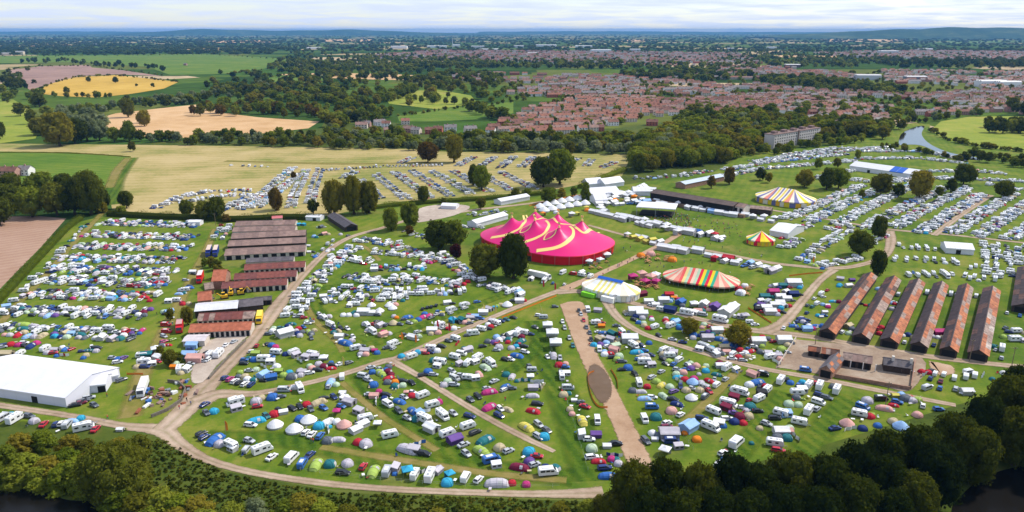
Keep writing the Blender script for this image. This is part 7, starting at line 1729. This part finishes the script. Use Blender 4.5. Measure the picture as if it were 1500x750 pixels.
# ---- people
def person_mesh(pose):
    me = bpy.data.meshes.new('person_skeleton')
    if pose == 'stand':
        v = [(0, 0, .95), (0, 0, 1.2), (0, 0, 1.42), (.01, 0, 1.53), (.02, 0, 1.68), (0, .1, .92), (0, .11, .5), (0, .11, .06), (.13, .11, .03), (0, -.1, .92), (.05, -.11, .5), (.02, -.12, .06), (.15, -.12, .03), (0, .2, 1.4), (-.02, .26, 1.12), (.08, .26, .88), (0, -.2, 1.4), (.04, -.27, 1.13), (.16, -.24, .92)]
    elif pose == 'walk':
        v = [(0, 0, .94), (.02, 0, 1.2), (.03, 0, 1.42), (.05, 0, 1.53), (.07, 0, 1.68), (0, .1, .91), (.2, .1, .52), (.28, .1, .06), (.41, .1, .05), (0, -.1, .91), (-.08, -.1, .5), (-.34, -.1, .12), (-.26, -.1, .03), (.03, .2, 1.4), (-.14, .25, 1.15), (-.16, .24, .9), (.03, -.2, 1.4), (.16, -.25, 1.15), (.34, -.22, 1.0)]
    else:
        v = [(0, 0, .14), (-.04, 0, .4), (-.06, 0, .62), (-.05, 0, .74), (-.03, 0, .88), (.05, .1, .14), (.38, .16, .34), (.62, .14, .06), (.74, .14, .08), (.05, -.1, .14), (.4, -.15, .30), (.62, -.14, .06), (.74, -.14, .08), (-.06, .2, .6), (0, .25, .36), (.22, .2, .3), (-.06, -.2, .6), (-.14, -.24, .34), (-.2, -.22, .08)]
    e = [(0, 1), (1, 2), (2, 3), (3, 4), (0, 5), (5, 6), (6, 7), (7, 8), (0, 9), (9, 10), (10, 11), (11, 12), (2, 13), (13, 14), (14, 15), (2, 16), (16, 17), (17, 18)]
    r = [.15, .14, .15, .06, .115, .1, .075, .055, .045, .1, .075, .055, .045, .075, .055, .045, .075, .055, .045]
    me.from_pydata(v, e, [])
    o = bpy.data.objects.new('person_skeleton', me); ROOT.objects.link(o)
    o.modifiers.new('skin', 'SKIN')
    for sv, q in zip(me.skin_vertices[0].data, r): sv.radius = (q, q)
    me.skin_vertices[0].data[0].use_root = True
    sb = o.modifiers.new('sub', 'SUBSURF'); sb.levels = 1; sb.render_levels = 1
    dg = bpy.context.evaluated_depsgraph_get(); dg.update()
    out = bpy.data.meshes.new_from_object(o.evaluated_get(dg))
    bpy.data.objects.remove(o); 
    return out, v
SKIN = mat('skin', (0.45, 0.25, 0.17), .6); HAIR = mat('dark_hair', (0.05, 0.03, 0.02), .7)
TOPS = {'red': (0.5, 0.02, 0.03), 'white': (0.75, 0.75, 0.75), 'blue': (0.03, 0.10, 0.35), 'black': (0.02, 0.02, 0.022), 'green': (0.05, 0.16, 0.06), 'orange': (0.6, 0.2, 0.03), 'purple': (0.18, 0.06, 0.25), 'pink': (0.6, 0.15, 0.25)}
PM = {}
for pose in ('stand', 'walk', 'sit'):
    base, sk = person_mesh(pose)
    hip, neck = sk[0][2], sk[3][2]
    for tn, tcol in TOPS.items():
        me = base.copy(); me.name = 'person_body'; me.materials.clear()
        for m_ in (mat('top_' + tn, tcol, .8), mat('trousers_' + ('denim' if tn in ('red', 'white', 'pink', 'orange') else 'dark'), (0.05, 0.08, 0.16) if tn in ('red', 'white', 'pink', 'orange') else (0.05, 0.045, 0.04), .8), SKIN, HAIR): me.materials.append(m_)
        idx = []
        for p in me.polygons:
            c = p.center
            if c.z > neck + .12 or (c.z > neck + .04 and c.x < sk[4][0] - .03): k = 3
            elif c.z > neck - .04: k = 2
            elif (pose != 'sit' and c.z < hip - .03 and abs(c.y) < .2) or (pose == 'sit' and c.x > .08): k = 1
            elif abs(c.y) > .215 and c.z < hip + .12: k = 2
            else: k = 0
            idx.append(k)
        me.polygons.foreach_set('material_index', idx); me.polygons.foreach_set('use_smooth', [True] * len(idx))
        PM[(pose, tn)] = me
PEOPLE = []
def crowd(poly, n, area, poses):
    xs = [p[0] for p in poly]; ys = [p[1] for p in poly]; c = 0
    while c < n:
        x = random.uniform(min(xs), max(xs)); y = random.uniform(min(ys), max(ys))
        if not inside(x, y, poly): continue
        p = G(x, y)
        if not clear(p.x, p.y, .5): 
            c += .2; continue
        reserve(p.x, p.y, .35); PEOPLE.append((p.x, p.y, random.choice(poses), random.choice(list(TOPS)), area)); c += 1
crowd([(945, 322), (1000, 312), (1018, 322), (1010, 334), (960, 328)], 130, 'in the crowd around the white stage canopy', ['stand', 'stand', 'sit'])
crowd([(1015, 315), (1080, 325), (1090, 350), (1060, 345), (1020, 335)], 46, 'on the arena lawn', ['sit', 'sit', 'stand', 'walk'])
crowd([(930, 390), (985, 372), (1080, 400), (1090, 430), (1000, 430), (950, 412)], 50, 'on the grass around the striped tent', ['stand', 'walk', 'sit'])
crowd([(880, 375), (930, 360), (900, 390), (840, 400)], 16, 'on the grass below the pink big top', ['walk', 'stand', 'sit'])
crowd([(830, 424), (975, 355), (980, 358), (836, 428)], 14, 'on the straight footpath', ['walk'])
crowd([(1000, 350), (1140, 378), (1140, 384), (1000, 358)], 14, 'on the service road', ['walk'])
crowd([(850, 425), (930, 442), (930, 448), (850, 432)], 8, 'on the gravel road below the pink big top', ['walk'])
for x, y, ps, tn in ((274, 589, 'walk', 'black'), (280, 594, 'walk', 'blue'), (263, 600, 'walk', 'red'), (456, 648, 'stand', 'orange'), (459, 649, 'stand', 'red'), (158, 615, 'walk', 'red'), (157, 582, 'stand', 'orange'), (1098, 606, 'stand', 'white'), (1102, 605, 'stand', 'red'), (580, 575, 'stand', 'white'), (575, 572, 'sit', 'white'), (740, 588, 'stand', 'red'), (1320, 548, 'stand', 'black'), (230, 462, 'walk', 'black')):
    p = G(x, y); PEOPLE.append((p.x, p.y, ps, tn, 'in the front camping area'))
pl = [dict(x=a, y=b, noun=f'{"seated" if ps == "sit" else ("walking" if ps == "walk" else "standing")} person in {tn}', area=ar, ps=ps, tn=tn) for a, b, ps, tn, ar in PEOPLE]
make_labels(pl)
for t in pl:
    o = link('person', PM[(t['ps'], t['tn'])], None, (t['x'], t['y'], .15), random.uniform(0, 6.28), (random.uniform(.94, 1.06),) * 3)
    tag(o, t['label'].replace('beside a person', 'next to a person'), 'person', 'festival visitors')

# ---- rough tufts on the river bank
tuft = []
for c in ('dark', 'green', 'deep', 'olive'):
    n = 16; a = rng.uniform(0, 6.28, n); l = rng.uniform(.3, 1, n)
    pos = np.stack([np.cos(a) * l * .5, np.sin(a) * l * .5, rng.uniform(.1, .6, n)], 1)
    tuft.append((quads_mesh('tuft', pos, np.stack([np.cos(a), np.sin(a), np.full(n, .9)], 1), np.full(n, .35), None, (LEAF[c],)), None))
pts = []
bank = [(150, 646), (240, 645), (330, 694), (480, 722), (870, 736), (880, 760), (150, 760), (130, 700)]
while len(pts) < 3000:
    x = random.uniform(130, 900); y = random.uniform(640, 760)
    if not inside(x, y, bank): continue
    p = G(x, y); s = random.uniform(.4, 1.0); n_ = math.sin(p.x * .12) + math.sin(p.y * .17 + p.x * .05)
    pts.append((p.x, p.y, 0.02, random.uniform(0, 6), (s, s, s * random.uniform(.5, 1.1)), random.choice([0, 2, 0, 2]) if n_ > -.7 else random.choice([1, 0, 3, 0])))
gn_stuff('bank_weeds', 'rough weeds and long grass covering the river bank', 'weeds', pts, tuft)

# ------------------------------------------------------------------ air
hz = MB(); hz.box(-44900, 44900, -590, 41900, -1.0, 185, None)
hme = bpy.data.meshes.new('haze'); hme.from_pydata(hz.v, [], hz.f)
hm = bpy.data.materials.new('blue_haze'); hm.use_nodes = True
hm.node_tree.nodes.clear()
ho = hm.node_tree.nodes.new('ShaderNodeOutputMaterial'); pv = hm.node_tree.nodes.new('ShaderNodeVolumePrincipled')
pv.inputs['Color'].default_value = (0.16, 0.44, 0.88, 1); pv.inputs['Density'].default_value = 0.000038; pv.inputs['Anisotropy'].default_value = 0.0
hm.node_tree.links.new(pv.outputs[0], ho.inputs['Volume'])
hme.materials.append(hm); hme.update()
hzo = link('haze', hme); tag(hzo, 'thin blue haze over the distant plain', 'haze', None, 'stuff')
print('COUNTS', len(bpy.data.objects), len(indiv), {c: len(L) for c, L in rest.items()}, len(TREES), len(BUSHES), len(HOUSES), len(PEOPLE))
